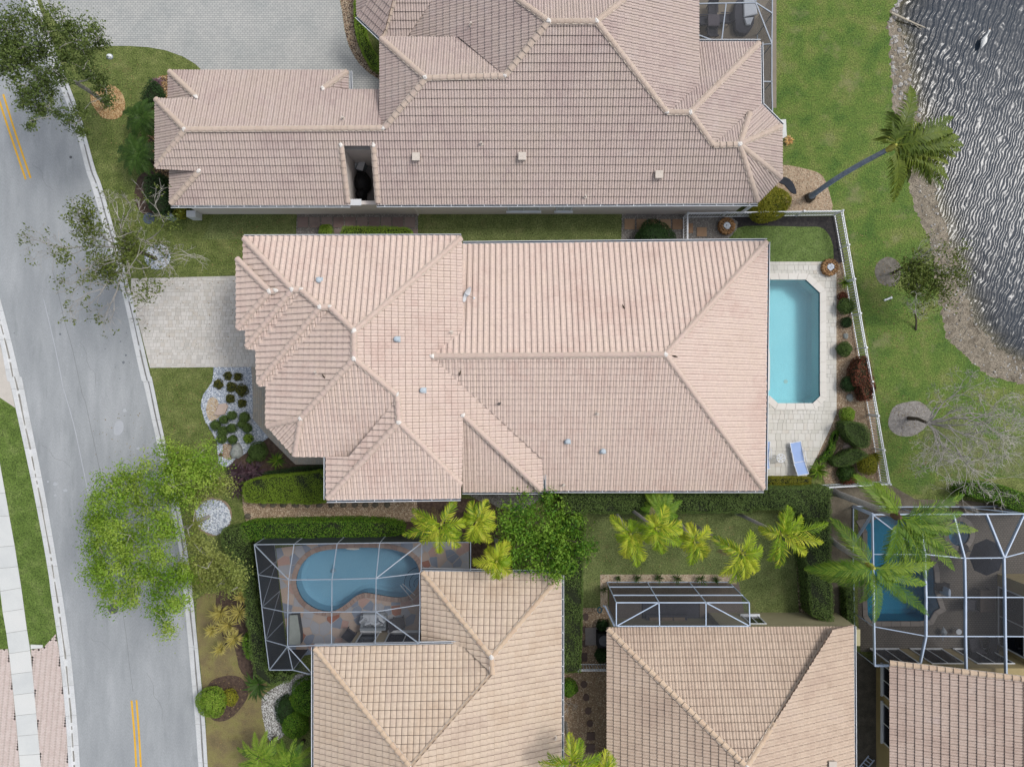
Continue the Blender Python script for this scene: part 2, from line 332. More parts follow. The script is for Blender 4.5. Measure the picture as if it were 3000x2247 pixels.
pools['deep'] = W2(smooth(L(E3,(390,700),(430,590),(560,520),(800,500),(1020,540),(1120,640),(1140,760),(1100,900),(1130,1000),(1175,1150),(1185,1400),(1185,1560)),3)[:-3] + L(E4,(1175,520),(1120,620),(1000,634),(560,634),(440,630),(395,560),(388,400)) + L(E3,(388,1000)))
pools['spa'] = W2(ell(E3(1455,720), 33, 38, 20))
lawn_ring = [P(p) for p in KR_out] + [Vector((-12, -70, 0)), Vector((70, -70, 0))] + [l0[i] for i in range(NS-1, -1, -1)] + [Vector((30, 70, 0)), Vector((-28, 70, 0))]
holes = [[(p.x, p.y) for p in pools[k]] for k in pools]
MB().flat([(p.x, p.y) for p in lawn_ring], 0, holes).build('lawn', m_lawn, kind='structure')
# greener lakeside lawn, with its ragged border under hedges, fence and beds
lk = L(d0,(172,-300),(172,900),(245,1000),(245,1330),(450,1370),(560,1410),(612,1500),(660,1657)) + L(d1,(660,185),(760,190),(960,1300)) + L(d2,(1000,0),(1060,420),(1125,870),(1160,960),(1400,960),(1500,850),(1700,860),(1800,850),(2000,820),(2300,880),(3000,1000))
MB().flat([(P(p).x, P(p).y) for p in lk] + [(l0[i].x, l0[i].y) for i in range(NS-2, 6, -1)], .005).build('lawn', m_lawn2, kind='structure')
for i in range(1, NS): l1[i].y = min(l1[i].y, l1[i-1].y-.02)
wrows = [(-.4,0,0.),(0,0,.10),(.6,0,.42),(1.2,0,.68),(2.0,0,.88),(3.6,0,1.),(14,0,1.),(120,0,1.)]
wv, wf, wm = [], [], []
for dx, dy, mk in wrows: wv += [(p.x+dx, p.y+dy, -.16) for p in l1]; wm += [mk]*NS
for r_ in range(len(wrows)-1):
    for i in range(NS-1): wf.append([r_*NS+i, (r_+1)*NS+i, (r_+1)*NS+i+1, r_*NS+i+1][::-1])
lw_ = MB().add(wv, wf).build('lake_water', waterM('lake_water_surface', (.74, .76, .66), .16, .027, 1.1, (1.6, 1.0, 1, .42), 1.0, wave=(.95, 5.0, 1.4, .35, .6), murk=(.020, .029, .042)), kind='structure')
lw_.data.attributes.new('murk', 'FLOAT', 'POINT').data.foreach_set('value', np.array(wm, dtype=np.float32))
# base earth under everything west of the lake, far to the west
MB().flat([(-200, -160), (14, -160), (14, -40), (17, 0), (17, 160), (-200, 160)], -2.7, ()).build('ground', m_dirt, kind='structure')
# ================================================================ road, kerbs, pavements
rz = -.09
road = MB().flat([(P(p).x, P(p).y) for p in KL_in] + [(P(p).x, P(p).y) for p in KR_in[::-1]], rz).build('road', m_asph, kind='structure')
def ribbon(px, wd, z, name, mat, parent=None, kind=None, **kw):
    q = [P(p) for p in px]; mb = MB(); Lf, Rt = [], []
    for i, p in enumerate(q):
        d = (q[min(i+1, len(q)-1)]-q[max(i-1, 0)]).normalized(); n_ = Vector((-d.y, d.x, 0)); Lf.append(p+n_*wd/2); Rt.append(p-n_*wd/2)
    for i in range(len(q)-1):
        mb.poly([Vector((v.x, v.y, z)) for v in (Rt[i], Rt[i+1], Lf[i+1], Lf[i])])
    return mb.build(name, mat, parent, kind=kind, **kw)
m_crack = M('tar_seam', ['#77797c', '#8d9092'], scale=3); m_yel = M('yellow_paint', ['#e0a92c', '#eebb3d', '#d9a93f'], scale=5, bscale=60, fine=.12); m_iron = M('cast_iron', ['#55565a', '#6a6b6f'], scale=4, rough=.6)
m_pale = M('worn_asphalt', ['#b2b6bb', '#bdc0c5'], scale=2, bscale=50, fine=.08)
ribbon(smooth(L(a1,(420,680),(470,880),(520,1100),(580,1310),(655,1657)) + L(a2,(685,220),(740,480),(800,760),(822,860)), 3, False), .022, rz+.005, 'tar_seam', m_crack, road)
ribbon(L(a3,(990,430),(1015,600),(1040,830),(1070,1050)), .02, rz+.005, 'tar_seam', m_crack, road)
ribbon(smooth(L(a1,(345,900),(440,1300),(500,1600)) + L(a2,(510,120),(590,400),(650,680),(720,1010)), 3, False), .05, rz+.004, 'worn_line', m_pale, road)
for q in (L(a2,(330,560),(390,600),(420,660),(500,690),(560,740)), L(a1,(640,1250),(690,1330),(700,1420),(760,1500),(770,1600)), L(a3,(700,600),(760,640),(820,650),(880,720)), L(a3,(1180,900),(1230,980),(1240,1080),(1300,1160),(1310,1280)), L(a0,(250,1330),(330,1380),(350,1480),(430,1540)), L(a2,(600,1150),(640,1230),(630,1320),(690,1400))):
    ribbon([(x+R.uniform(-2,2), y+R.uniform(-2,2)) for x, y in smooth(q, 4, False)], .014, rz+.005, 'crack', m_crack, road)
for q in (L(a0,(-30,760),(60,1040),(200,1450)), L(a0,(18,760),(105,1040),(240,1440)), L(a3,(1058,1122),(1085,1450),(1100,1760)), L(a3,(1098,1118),(1122,1450),(1138,1760))):
    ribbon(smooth(q, 4, False), .10*1.1, rz+.006, 'centre_line', m_yel, road)
for p, r, name, mt in ((a3(910,378),.30,'manhole_cover',m_iron),(a0(565,1270),.08,'valve_cover',m_iron)):
    c = P(p); o = MB().prism([(c.x+r*math.cos(t*.3142), c.y+r*math.sin(t*.3142)) for t in range(20)], rz-.02, rz+.008)
    if r > .2:
        for k in range(-3, 4): o.box((c.x, c.y+k*.075, rz+.008), 2*math.sqrt(.078-(k*.075)**2)*.93, .03, .006)
    o.build(name, mt, road)
m_oil = M('oil_stain', ['#6f747a', '#858a90'], scale=3)
for x, y, r in ((478,1185,9),(107,1175,5),(1015,1172,5),(968,1243,7),(1012,1355,9),(992,1413,12),(1040,1415,4),(963,1543,5),(925,1453,4),(845,1303,4)):
    c = P(a1(x, y)); rr = r*K*S; MB().flat([(c.x+rr*R.uniform(.8,1.2)*math.cos(t), c.y+rr*R.uniform(.8,1.2)*math.sin(t)) for t in np.arange(0, 6.28, .6)], rz+.005).build('oil_stain', m_oil, road)
for q in (smooth(L(a2,(925,390),(960,365),(990,385),(990,440),(960,480),(915,470)),3), ell(a2(1000,285),6,5,12,.2), ell(a2(1110,590),5,4,12,.2), ell(a2(440,880),7,5,12,.25), ell(a2(520,930),6,4,12,.25), ell(a2(440,970),4,4,12,.25), ell(a2(380,860),3,3,10,.2)):
    MB().flat([(P(p).x, P(p).y) for p in q], rz+.004).build('worn_patch', m_pale, road)
def kerb(inn, out, name):
    a = resample([P(p) for p in inn], 401); b_ = resample([P(p) for p in out], 401)
    root = MB(); 
    for i in range(0, 400, 4): root.poly([Vector((*v.xy, rz-.03)) for v in (a[i], b_[i], b_[i+4], a[i+4])])
    rt = root.build(name, m_grime, kind='structure'); step = 17; i = 0
    while i < 400:
        j = min(i+step, 400); mb = MB(); mb.cur = R.random(); jj = j-(.0 if j == 400 else 0)
        ks = list(range(i, j+1)); prof = ((0, rz+.006), (.42, rz+.012), (.56, rz+.035), (.66, .012), (1, .02))
        g = .012
        for k, k2 in zip(ks, ks[1:]):
            A = [a[k].lerp(b_[k], t) for t, _ in prof]; B2 = [a[k2].lerp(b_[k2], t) for t, _ in prof]
            if k == i: A = [u.lerp(v, g/max(.05, (v-u).length)) for u, v in zip(A, B2)]
            for s_ in range(4):
                mb.poly([Vector((*A[s_].xy, prof[s_][1])), Vector((*A[s_+1].xy, prof[s_+1][1])), Vector((*B2[s_+1].xy, prof[s_+1][1])), Vector((*B2[s_].xy, prof[s_][1]))])
        o = mb.build('kerb_section', m_kerb, rt)
        i = j
    mb = MB()                                            # strip of dirt gathered in the flow line
    for k in range(0, 400, 2):
        w0 = .50-.03*(1+math.sin(k*.21)); w1_ = .60
        if R.random() < .12: continue
        mb.poly([Vector((*a[k].lerp(b_[k], w0).xy, rz+.033)), Vector((*a[k].lerp(b_[k], w1_).xy, rz+.055)), Vector((*a[k+2].lerp(b_[k+2], w1_).xy, rz+.055)), Vector((*a[k+2].lerp(b_[k+2], w0).xy, rz+.033))])
    mb.build('gutter_dirt', m_grime, rt, kind='stuff')
kerb(KR_in, KR_out, 'kerb'); kerb(KL_in, KL_out, 'kerb')
# west side: verge, pavement slabs, brick drive
MB().flat([(P(p).x, P(p).y) for p in KL_out] + [(-70, -70), (-70, 60)], -.02).build('verge', m_verge, kind='structure')
sw_l = L(a2,(-175,300),(-125,700),(-90,960),(-70,1140),(-40,1390),(-15,1560)) + L(a3,(0,235),(20,402),(50,573),(72,738),(90,905),(108,1073),(125,1240),(140,1405),(152,1562),(165,1720),(178,1880))
sw_r = L(a2,(-60,300),(0,720),(42,950),(75,1135),(118,1375),(145,1545)) + L(a3,(172,205),(195,375),(218,547),(245,712),(262,883),(278,1052),(293,1222),(308,1390),(322,1550),(335,1710),(348,1870))
pav = MB()
for i in range(len(sw_l)-1): pav.poly([Vector((*P(p).xy, -.012)) for p in (sw_l[i], sw_l[i+1], sw_r[i+1], sw_r[i])])
pav = pav.build('pavement', m_grime, kind='structure')
for i in range(len(sw_l)-1):
    q = [P(p) for p in (sw_l[i], sw_l[i+1], sw_r[i+1], sw_r[i])]; mb = MB(); mb.cur = R.random(); mb.prism(offset(q, .008), -.012, .004, top=.006).build('paving_slab', m_conc, pav)
m_tan_drive = M('tan_drive', ['#c9c2b8', '#d5cec4'], scale=2, bscale=25, fine=.1)
sheet('driveway', L(a2,(-200,-500),(-60,-500),(60,0),(72,20),(122,262),(0,180),(-200,60)), -.008, m_tan_drive)
m_brick = M('clay_brick', ['#cbb8b0', '#d3c2ba', '#dacbc4', '#d0c0b8'], scale=3, rnd=.6, fine=.12); m_joint = M('sand_joint', ['#bdafa6', '#c8bbb2'], scale=4)
def bricks(px, name, wd, ht, ang, z, mat, mj, obj_max=0, herring=False, gap=.006, sizes=None, thick=.03, hole=None, key=None, base_extra=None):
    ring = ccw([(p.x, p.y) for p in W2(px)]); base = MB().flat(ring, z, [hole] if hole else ()).build(name, mj, kind='structure')
    ca, sa = math.cos(ang), math.sin(ang); a = np.array(ring); cen = a.mean(0); ext = np.abs(a-cen).max()*1.5; cells = []
    if herring:
        n_ = int(ext/ht)+2
        for i in range(-n_, n_):
            for j in range(-n_, n_):
                if (i-j) % 4 == 0: cells.append((i*ht, j*ht, 2*ht, ht))
                elif (i-j) % 4 == 3: cells.append((i*ht, j*ht-ht, ht, 2*ht)) 
    else:
        y = -ext
        while y < ext:
            h = R.choice(sizes[1]) if sizes else ht; x = -ext-R.uniform(0, wd)
            while x < ext:
                w_ = R.choice(sizes[0]) if sizes else wd; cells.append((x, y, w_, h)); x += w_
            y += h
    full, part = [], []
    for x, y, w_, h in cells:
        q = [(cen[0]+ca*u-sa*v, cen[1]+sa*u+ca*v) for u, v in ((x+gap, y+gap), (x+w_-gap, y+gap), (x+w_-gap, y+h-gap), (x+gap, y+h-gap))]
        ins = [inside(p, ring) and not (hole and inside(p, hole)) for p in q]
        if all(ins): full.append((q, x, y, w_, h))
        elif any(ins): part.append(q)
    um = MB(); um.add([(-.5,-.5,0),(.5,-.5,0),(.5,.5,0),(-.5,.5,0),(-.5,-.5,.75),(.5,-.5,.75),(.5,.5,.75),(-.5,.5,.75),(-.47,-.47,1),(.47,-.47,1),(.47,.47,1),(-.47,.47,1)],
        [[0,1,5,4],[1,2,6,5],[2,3,7,6],[3,0,4,7],[4,5,9,8],[5,6,10,9],[6,7,11,10],[7,4,8,11],[8,9,10,11]]); ume = lmesh('paver', um, mat)
    full.sort(key=lambda c: key(c[0][0]) if key else 0); rot = Matrix.Rotation(ang, 3, 'Z')
    for q, x, y, w_, h in full[:obj_max]:
        c = np.array(q).mean(0); inst('paver', ume, base, (c[0], c[1], z+.001+R.uniform(-.002, .002)), rot, (w_-2*gap, h-2*gap, thick))
    rest = MB()
    for q, *_ in full[obj_max:]: rest.cur = R.random(); rest.prism(q, z, z+thick+R.uniform(-.002, .002), top=.004)
    for q in part:
        V, fs = cdt([ring, q]+([hole] if hole else []), lambda o: o == {0, 1}); rest.add([(v.x, v.y, z+thick) for v in V], fs, R.random())
    if rest.f: rest.build('pavers', mat, base, kind='stuff')
    return base
bricks(L(a3,(250,705),(350,690),(450,580),(478,716),(529,1222),(555,1657),(575,2050),(360,2050),(322,1550),(293,1222),(262,883)), 'driveway', .2, .11, math.radians(40), -.008, m_brick, m_joint, herring=True, gap=.004, thick=.012)
bricks(L(a3,(-300,720),(60,700),(72,738),(108,1073),(140,1405),(170,1800),(-300,1800)), 'driveway', .2, .11, math.radians(40), -.008, m_brick, m_joint, herring=True, gap=.004, thick=.012)
MB().prism([(P(p).x, P(p).y) for p in L(a3,(248,664),(345,668),(345,690),(250,700))], -.02, .03, top=.01).build('driveway_edging', m_conc, kind='structure')
# north forecourt of small grey pavers (too fine to tell apart): one sheet with a brick pattern
def brickM(name, c1, c2, cm, wd, ht, rot=0.0, mort=.012):
    m = M(name, [c1, c2], scale=.5, bscale=30, fine=.1); n, l = m.node_tree.nodes, m.node_tree.links; bs = n['Principled BSDF']
    src = bs.inputs['Base Color'].links[0].from_socket; geo = n.new('ShaderNodeNewGeometry'); mp = n.new('ShaderNodeMapping'); mp.inputs['Rotation'].default_value = (0, 0, rot); l.new(geo.outputs['Position'], mp.inputs[0])
    bt = n.new('ShaderNodeTexBrick'); bt.inputs['Scale'].default_value = 1; bt.inputs['Brick Width'].default_value = wd; bt.inputs['Row Height'].default_value = ht; bt.inputs['Mortar Size'].default_value = mort; bt.inputs['Bias'].default_value = -.2
    bt.inputs['Color1'].default_value = (1, 1, 1, 1); bt.inputs['Color2'].default_value = (.84, .85, .86, 1); bt.inputs['Mortar'].default_value = (*[a/b_ for a, b_ in zip(alb(cm)[:3], alb(c1)[:3])], 1); l.new(mp.outputs[0], bt.inputs[0])
    mx = n.new('ShaderNodeMix'); mx.data_type = 'RGBA'; mx.blend_type = 'MULTIPLY'; mx.inputs[0].default_value = 1; l.new(src, mx.inputs[6]); l.new(bt.outputs[0], mx.inputs[7]); l.new(mx.outputs[2], bs.inputs['Base Color']); return m
m_fore = brickM('forecourt_pavers', '#b4b7b3', '#c9c8c2', '#84888a', .2, .12)
fore = L(a0,(300,-250),(335,0),(352,60),(640,400),(720,395),(800,382),(900,374),(1050,375),(1200,385),(1340,410),(1480,460),(1580,520),(1650,590),(1900,700)) + L(b0,(900,740),(1200,740),(1142,648),(1060,600),(960,500),(890,380),(855,250),(835,100),(815,0),(810,-250))
sheet('forecourt', fore, .006, m_fore)
# main driveway of ashlar pavers, walkway beside the house
m_pav = M('ashlar_paver', ['#cac6bf', '#d4d0c9', '#ddd9d3', '#d2cbc1', '#c3c0bb'], scale=1.2, rnd=.8, fine=.06, bscale=30)
drv = L(a1,(1060,735),(1400,728),(1910,715),(2100,700),(2240,900),(2240,1440),(2209,1450),(1720,1452),(1215,1457),(1150,1200),(1066,880))
bricks(drv, 'driveway', .25, .2, 0.0, .006, m_pav, M('paver_joint', ['#b5b1aa', '#bfbbb4'], scale=3), obj_max=300, sizes=((.16, .24, .24, .32), (.16, .24)), gap=.005, thick=.02, key=lambda p: -p[0])
m_walk = M('walk_paver', ['#a9a69c', '#b8b4a9', '#c2b6a6', '#b0aca5'], scale=2, rnd=.8, fine=.08)
wk = L(G,(812,160),(1030,160),(1030,420),(1030,960),(1160,1120),(1350,1350),(1860,1350),(1860,1474),(1410,1475),(1330,1400),(1045,1110),(870,905),(835,860),(830,500))
bricks(wk, 'walkway', .22, .11, math.pi/2, .006, m_walk, M('walk_joint', ['#8d8a82', '#99958c'], scale=3), obj_max=140, gap=.004, thick=.02, key=lambda p: p[0])
# beds and gravel ------------------------------------------------------------------------------------------------
def bed(name, px, z, mat): return sheet(name, px, z, mat)
def gravel(name, px, z, mat, n, r, holes=(), label=None, base=None, bmat=None, hh=.6):
    ring = [(p.x, p.y) for p in W2(px)]
    if bmat: MB().flat(ring, z, [h for h in holes if all(inside(q, ring) for q in h)]).build('gravel_base', bmat, kind='structure')
    pts = [p for p in ipoly(ring, n) if not any(inside(p, h) for h in holes)]; N = len(pts); T = np.array([(1,0,0),(0,1,0),(-1,0,0),(0,-1,0),(0,0,1)], float)
    Fq = np.array([(0,1,4),(1,2,4),(2,3,4),(3,0,4)]); c = np.zeros((N, 3)); c[:, :2] = pts; c[:, 2] = z
    ang = NP.uniform(0, 6.28, N); rr = r*NP.uniform(.6, 1.35, N); rat = NP.uniform(.6, 1, N); V = np.repeat(T[None], N, 0)
    V += NP.normal(0, .16, V.shape)*np.array([1, 1, .25]); X = V[..., 0]*rr[:, None]; Y = V[..., 1]*(rr*rat)[:, None]; Z = V[..., 2]*rr[:, None]*hh
    ca, sa = np.cos(ang)[:, None], np.sin(ang)[:, None]; out = np.stack([X*ca-Y*sa, X*sa+Y*ca, Z+.002], -1)+c[:, None]
    Fa = (Fq[None]+np.arange(N)[:, None, None]*5).reshape(-1, 3); rn = np.repeat(NP.random(N), 4)
    return npmesh(name, out.reshape(-1, 3), Fa, rn, mat, kind='stuff', label=label, cat='gravel')
wring = L(G,(305,158),(812,155),(830,500),(832,860),(870,905),(1045,1110),(940,1185),(820,1240),(730,1330),(600,1400),(500,1510),(370,1480),(360,1340),(350,1180),(290,1060),(180,870),(130,680),(160,540),(230,440),(285,360),(298,270))
gravel('white_gravel', wring, .012, m_stone_white, 3000, .042, bmat=M('white_gravel_base', ['#8d97a5', '#a6afbb'], scale=8, bscale=30, fine=.3), label='white pebbles of the curved bed beside the driveway')
gravel('tan_gravel', smooth(L(G,(240,600),(300,570),(360,610),(380,700),(400,800),(330,870),(250,880),(205,740)),3), .03, m_stone_tan, 420, .026, bmat=m_stone_tan, label='oval island of tan pebbles in the white gravel bed')
gravel('tan_gravel', L(G,(430,1190),(540,1200),(560,1300),(600,1380),(500,1415),(430,1370)), .03, m_stone_tan, 260, .026, bmat=m_stone_tan, label='tan pebbles beside the grey boulder in the white bed')
bed('mulch_bed', L(G,(1045,1112),(1330,1400),(1410,1476),(1860,1476),(1860,1700),(560,1700),(500,1515),(600,1400),(730,1330),(820,1240),(940,1185)), .008, m_mulch)
gravel('orange_wood_chip', smooth(L(a0,(900,690),(1000,780),(1005,900),(940,965),(830,950),(750,850),(735,770),(800,740)),4), .02, m_stone_orange, 1100, .045, bmat=m_stone_orange, label='ring of orange chips under the roadside tree at top left')
gravel('white_gravel', ell(a1(1275,560), 38, 37), .02, m_stone_white, 420, .05, bmat=M('white_gravel_base', ['#8d97a5', '#a6afbb']), label='white pebble ring under the nearly bare roadside tree')
gravel('white_gravel', ell(a2(1725,1140), 50, 52, wob=.05), .02, m_stone_white, 760, .055, bmat=M('white_gravel_base', ['#8d97a5', '#a6afbb']), label='white pebble ring under the leafy roadside tree')
sheet('gravel_edging', ell(a2(1725,1140), 54, 56, wob=.05), .01, M('edging_brick', ['#8f7d6a', '#a8937c'], scale=3))
gravel('grey_gravel', L(b1,(470,215),(1448,215),(1448,420),(460,420)), .012, m_stone_grey, 3000, .03, bmat=m_greyg, label='grey gravel between the two houses, west end')
gravel('grey_gravel', L(c1,(1165,200),(1700,195),(2050,240),(2105,280),(2090,350),(1990,450),(1160,450)), .012, m_stone_grey, 2600, .03, bmat=m_greyg, label='grey gravel path by the white gate, east end')
gravel('tan_gravel', L(b2,(25,960),(720,1020),(1000,1000),(1440,985),(1440,1180),(600,1180),(60,1180),(35,1080)), .012, m_stone_tan, 4600, .036, bmat=M('tan_gravel_base', ['#8a7660', '#a08b72'], scale=8, fine=.3), label='tan gravel path south of the central house')
gravel('grey_gravel', L(b2,(1790,930),(2209,930)) + L(c2,(540,930),(520,1000),(300,1110),(150,1060),(60,1000)) + L(b2,(2000,1040)), .012, m_stone_grey, 1500, .03, bmat=m_greyg, label='pale grey gravel patch beside the fan palms')
bed('mulch_bed', L(b2,(1330,990),(2209,1000),(2209,1600),(1880,1600),(1850,1300),(1330,1300)), .007, m_mulch)
gravel('tan_gravel', smooth(L(d0,(200,1340),(300,1340),(450,1370),(560,1410),(615,1500),(660,1657)),3,False) + L(d1,(655,185),(280,190),(200,60)), .012, m_stone_tan, 2600, .034, bmat=m_stone_tan, label='tan gravel bed round the lakeside palm')
gravel('pink_gravel', smooth(L(b0,(815,-200),(820,0),(838,100),(858,250),(893,380),(962,500),(1060,598),(1150,650)),3,False) + L(b0,(1150,600),(1080,560),(1000,450),(950,320),(928,200),(930,-200)), .012, m_stone_tan, 2200, .034, bmat=m_mulch, label='pinkish gravel border along the paved forecourt')
bed('black_mulch_bed', L(c1,(2060,230),(2209,235)) + L(d1,(0,235),(690,232),(760,600),(740,640),(670,600),(665,470),(630,380),(560,320),(400,318),(0,312)) + L(c1,(2160,320),(2050,450),(2000,450)), .008, m_black)
gravel('tan_gravel', L(d1,(690,620),(745,600),(880,1380),(985,1657)) + L(d2,(985,0),(990,200),(1040,640),(1050,860),(600,875),(530,660),(640,430),(692,300),(690,0)), .012, m_stone_tan, 5200, .034, bmat=M('tan_gravel_base', ['#8a7660', '#a08b72'], scale=8, fine=.3), label='tan gravel border between pool deck and white fence')
turf = smooth(L(c1,(1990,450),(2060,380)) + L(d1,(-50,312),(400,318),(560,322),(630,385),(662,470),(668,560)), 3, False) + L(d1,(640,600),(130,600)) + L(c1,(1990,600))
sheet('lawn_patch', turf, .016, m_turf)
strip = L(b1,(-200,225),(460,218),(455,420),(-300,420)); sheet('lawn_strip', strip, .006, m_dark)
sheet('lawn_strip', L(b1,(1452,215),(2209,215)) + L(c1,(1160,200),(1160,470)) + L(b1,(1452,480)), .006, m_dark)
sheet('lawn_patch', L(c2,(830,1110),(2209,1110)) + L(d2,(60,1100),(450,1160),(430,1500)) + L(d3,(430,420),(0,430),(-200,150)) + L(c3,(2090,100),(990,100),(985,370),(845,370)) + L(c2,(840,1500)), .006, m_dark)
gravel('tan_gravel', L(c3,(990,98),(2092,98),(2092,175),(1050,175),(1050,380),(992,380)), .012, m_stone_tan, 1300, .036, bmat=m_stone_tan, label='tan gravel border round the small screened patio')
gravel('tan_gravel', L(c3,(845,368),(1060,368),(1080,1750),(650,1750),(670,890),(840,890)), .012, m_stone_tan, 4600, .036, bmat=M('tan_gravel_base', ['#8a7660', '#a08b72'], scale=8, fine=.3), label='gravel side path between the two lower houses')
gravel('brown_gravel', L(d3,(365,-20),(425,-20),(455,420),(390,420)), .012, m_stone_tan, 600, .03, bmat=m_mulch, label='narrow brown gravel strip along the tall hedge')
bed('bare_soil', L(d2,(600,905),(1140,890),(1330,1000),(1760,1010),(2300,1100),(2300,1140),(830,1060),(835,1657)) + L(d3,(835,520),(640,480),(650,0)) + L(d2,(630,1500)), .007, m_dirt)
bed('bare_soil', L(d3,(820,690),(1030,830),(1060,1900),(820,1900)), .007, M('damp_soil', ['#4a463e', '#5d584e', '#6f6a5e'], scale=2, bscale=25, fine=.4))
bed('dry_grass', smooth(L(a3,(1590,300),(1780,260),(1960,330),(2050,700),(2150,900),(2209,1657),(2209,1900),(1700,1900),(1670,1300),(1620,830)),2), .006, M('dry_grass', ['#7a7a44', '#8a8252', '#7d7050', '#6d6446'], scale=.9, bscale=28, fine=.4, bump=.02))
bed('dry_grass', smooth(L(d2,(1420,430),(1600,330),(1800,420),(1950,520),(2100,480),(2300,560),(2300,840),(2000,800),(1800,830),(1600,830),(1480,760),(1380,620)),3), .009, M('thin_olive_grass', ['#566a32', '#62713b', '#70784a', '#66703e'], scale=1.1, bscale=13, fine=.65, bump=.03, stain=('#8a8672', 1.3, .8)))
bed('mulch_bed', smooth(L(a3,(1700,1250),(1680,1000),(1800,920),(1950,930),(2010,1060),(1930,1200),(1820,1280)),3), .010, m_mulch)
bed('mulch_bed', smooth(L(a3,(1750,250),(1960,240),(2060,600),(2160,880),(2180,960),(1960,900),(1900,700),(1800,600)),3), .010, m_mulch)
gravel('white_gravel', smooth(L(b3,(185,1100),(330,990),(480,900),(600,900),(560,1000),(440,1080),(340,1140),(330,1300),(380,1380),(260,1450),(210,1330)),3), .014, M('white_shell', ['#b9b9b3', '#dcdcd8', '#f0f0ee', '#8e8a82'], scale=8, rnd=.9), 1900, .034, bmat=m_greyg, label='white shell path at the corner of the lower left house')
bed('bare_soil', smooth(L(a0,(1130,1420),(1230,1380),(1300,1500),(1300,1657)) + L(a1,(1330,160),(1180,230),(1090,110),(1100,-20)),2), .006, m_mulch)
gravel('tan_gravel', L(a0,(1290,620),(1370,610),(1372,820),(1300,800),(1220,720)), .012, m_stone_orange, 350, .04, bmat=m_mulch, label='orange gravel corner beside the purple rosette plant')
gravel('tan_gravel', L(a0,(1200,1100),(1270,1100),(1270,1360),(1380,1370),(1380,1560),(1330,1570),(1200,1250)), .012, m_stone_orange, 400, .04, bmat=m_mulch, label='orange gravel along the west wall of the upper house')
def steps(name, quads, mat, z=.02, h=.035):
    root = None; c = [P(q[0]) for q in quads]
    m0 = MB()
    for q in quads: m0.prism(offset(W2(q), .03), -.02, .015)
    root = m0.build(name, m_greyg, kind='structure')
    for q in quads: m1 = MB(); m1.cur = R.random(); m1.prism(W2([(x+R.uniform(-.5,.5), y+R.uniform(-.5,.5)) for x, y in q]), .0, z+h, top=.012).build('stepping_stone', mat, root)
def sq(f, x0, y0, x1, y1): return L(f,(x0,y0),(x1,y0),(x1,y1),(x0,y1))
m_slate = M('slate_step', ['#7d6a66', '#8c7a75', '#94857f', '#6f625f'], scale=3, rnd=.6, fine=.15); m_tanstep = M('tan_step', ['#9a7a62', '#ab8e72', '#b39a7c'], scale=3, rnd=.6, fine=.15); m_darkstep = M('brown_step', ['#5f4f4a', '#6e5d56'], scale=3, rnd=.6, fine=.15)
steps('stepping_stone_path', [sq(b1, 475+i*96, 240, 562+i*96, 325) for i in range(10)]+[sq(b1,765,335,850,400),sq(b1,1402,335,1445,400)], m_slate)
steps('stepping_stone_path', [sq(c1,1185+i*97,256,1268+i*97,340) for i in range(5)]+[sq(c1,1768,322,1850,398),sq(c1,1690,290,1740,370)], m_tanstep)
steps('stepping_stone_path', [ell(c3(x,y),10,11,8) for x, y in ((870,440),(868,545),(865,655))]+[sq(c3,832,730,885,800)]+[ell(c3(x,y),10,11,8) for x, y in ((857,985),(875,1090),(893,1198),(905,1300))]+[sq(c3,880,1370,945,1435),sq(c3,872,1465,945,1535)], m_darkstep)
# ================================================================ houses
PROF = {'single': [(0,.014),(.34,.012),(.42,.032),(.56,.050),(.76,.051),(.89,.034),(.940,.014)],
        'double': [(0,.008),(.06,.034),(.20,.046),(.34,.034),(.40,.008),(.49,.006),(.55,.034),(.69,.046),(.83,.034),(.89,.008),(.955,.006)],
        'flat':   [(0,.012),(.10,.016),(.20,.030),(.50,.040),(.80,.030),(.89,.016),(.935,.012)]}
LAP = .045
def prof_h(pr, t):
    for (x0, y0), (x1, y1) in zip(pr, pr[1:]):
        if t <= x1: return y0+(y1-y0)*(t-x0)/(x1-x0) if t >= x0 else y0
    return pr[-1][1]
m_under_shade = M('roof_bed_and_hollow_shade', ['#6d5b52', '#7d6b62'], scale=3)  # dark roof underlay; also painted shade for the hollow tile and cap ends
m_mort = M('ridge_mortar', ['#cfc0b0', '#ddd0c2'], scale=3)
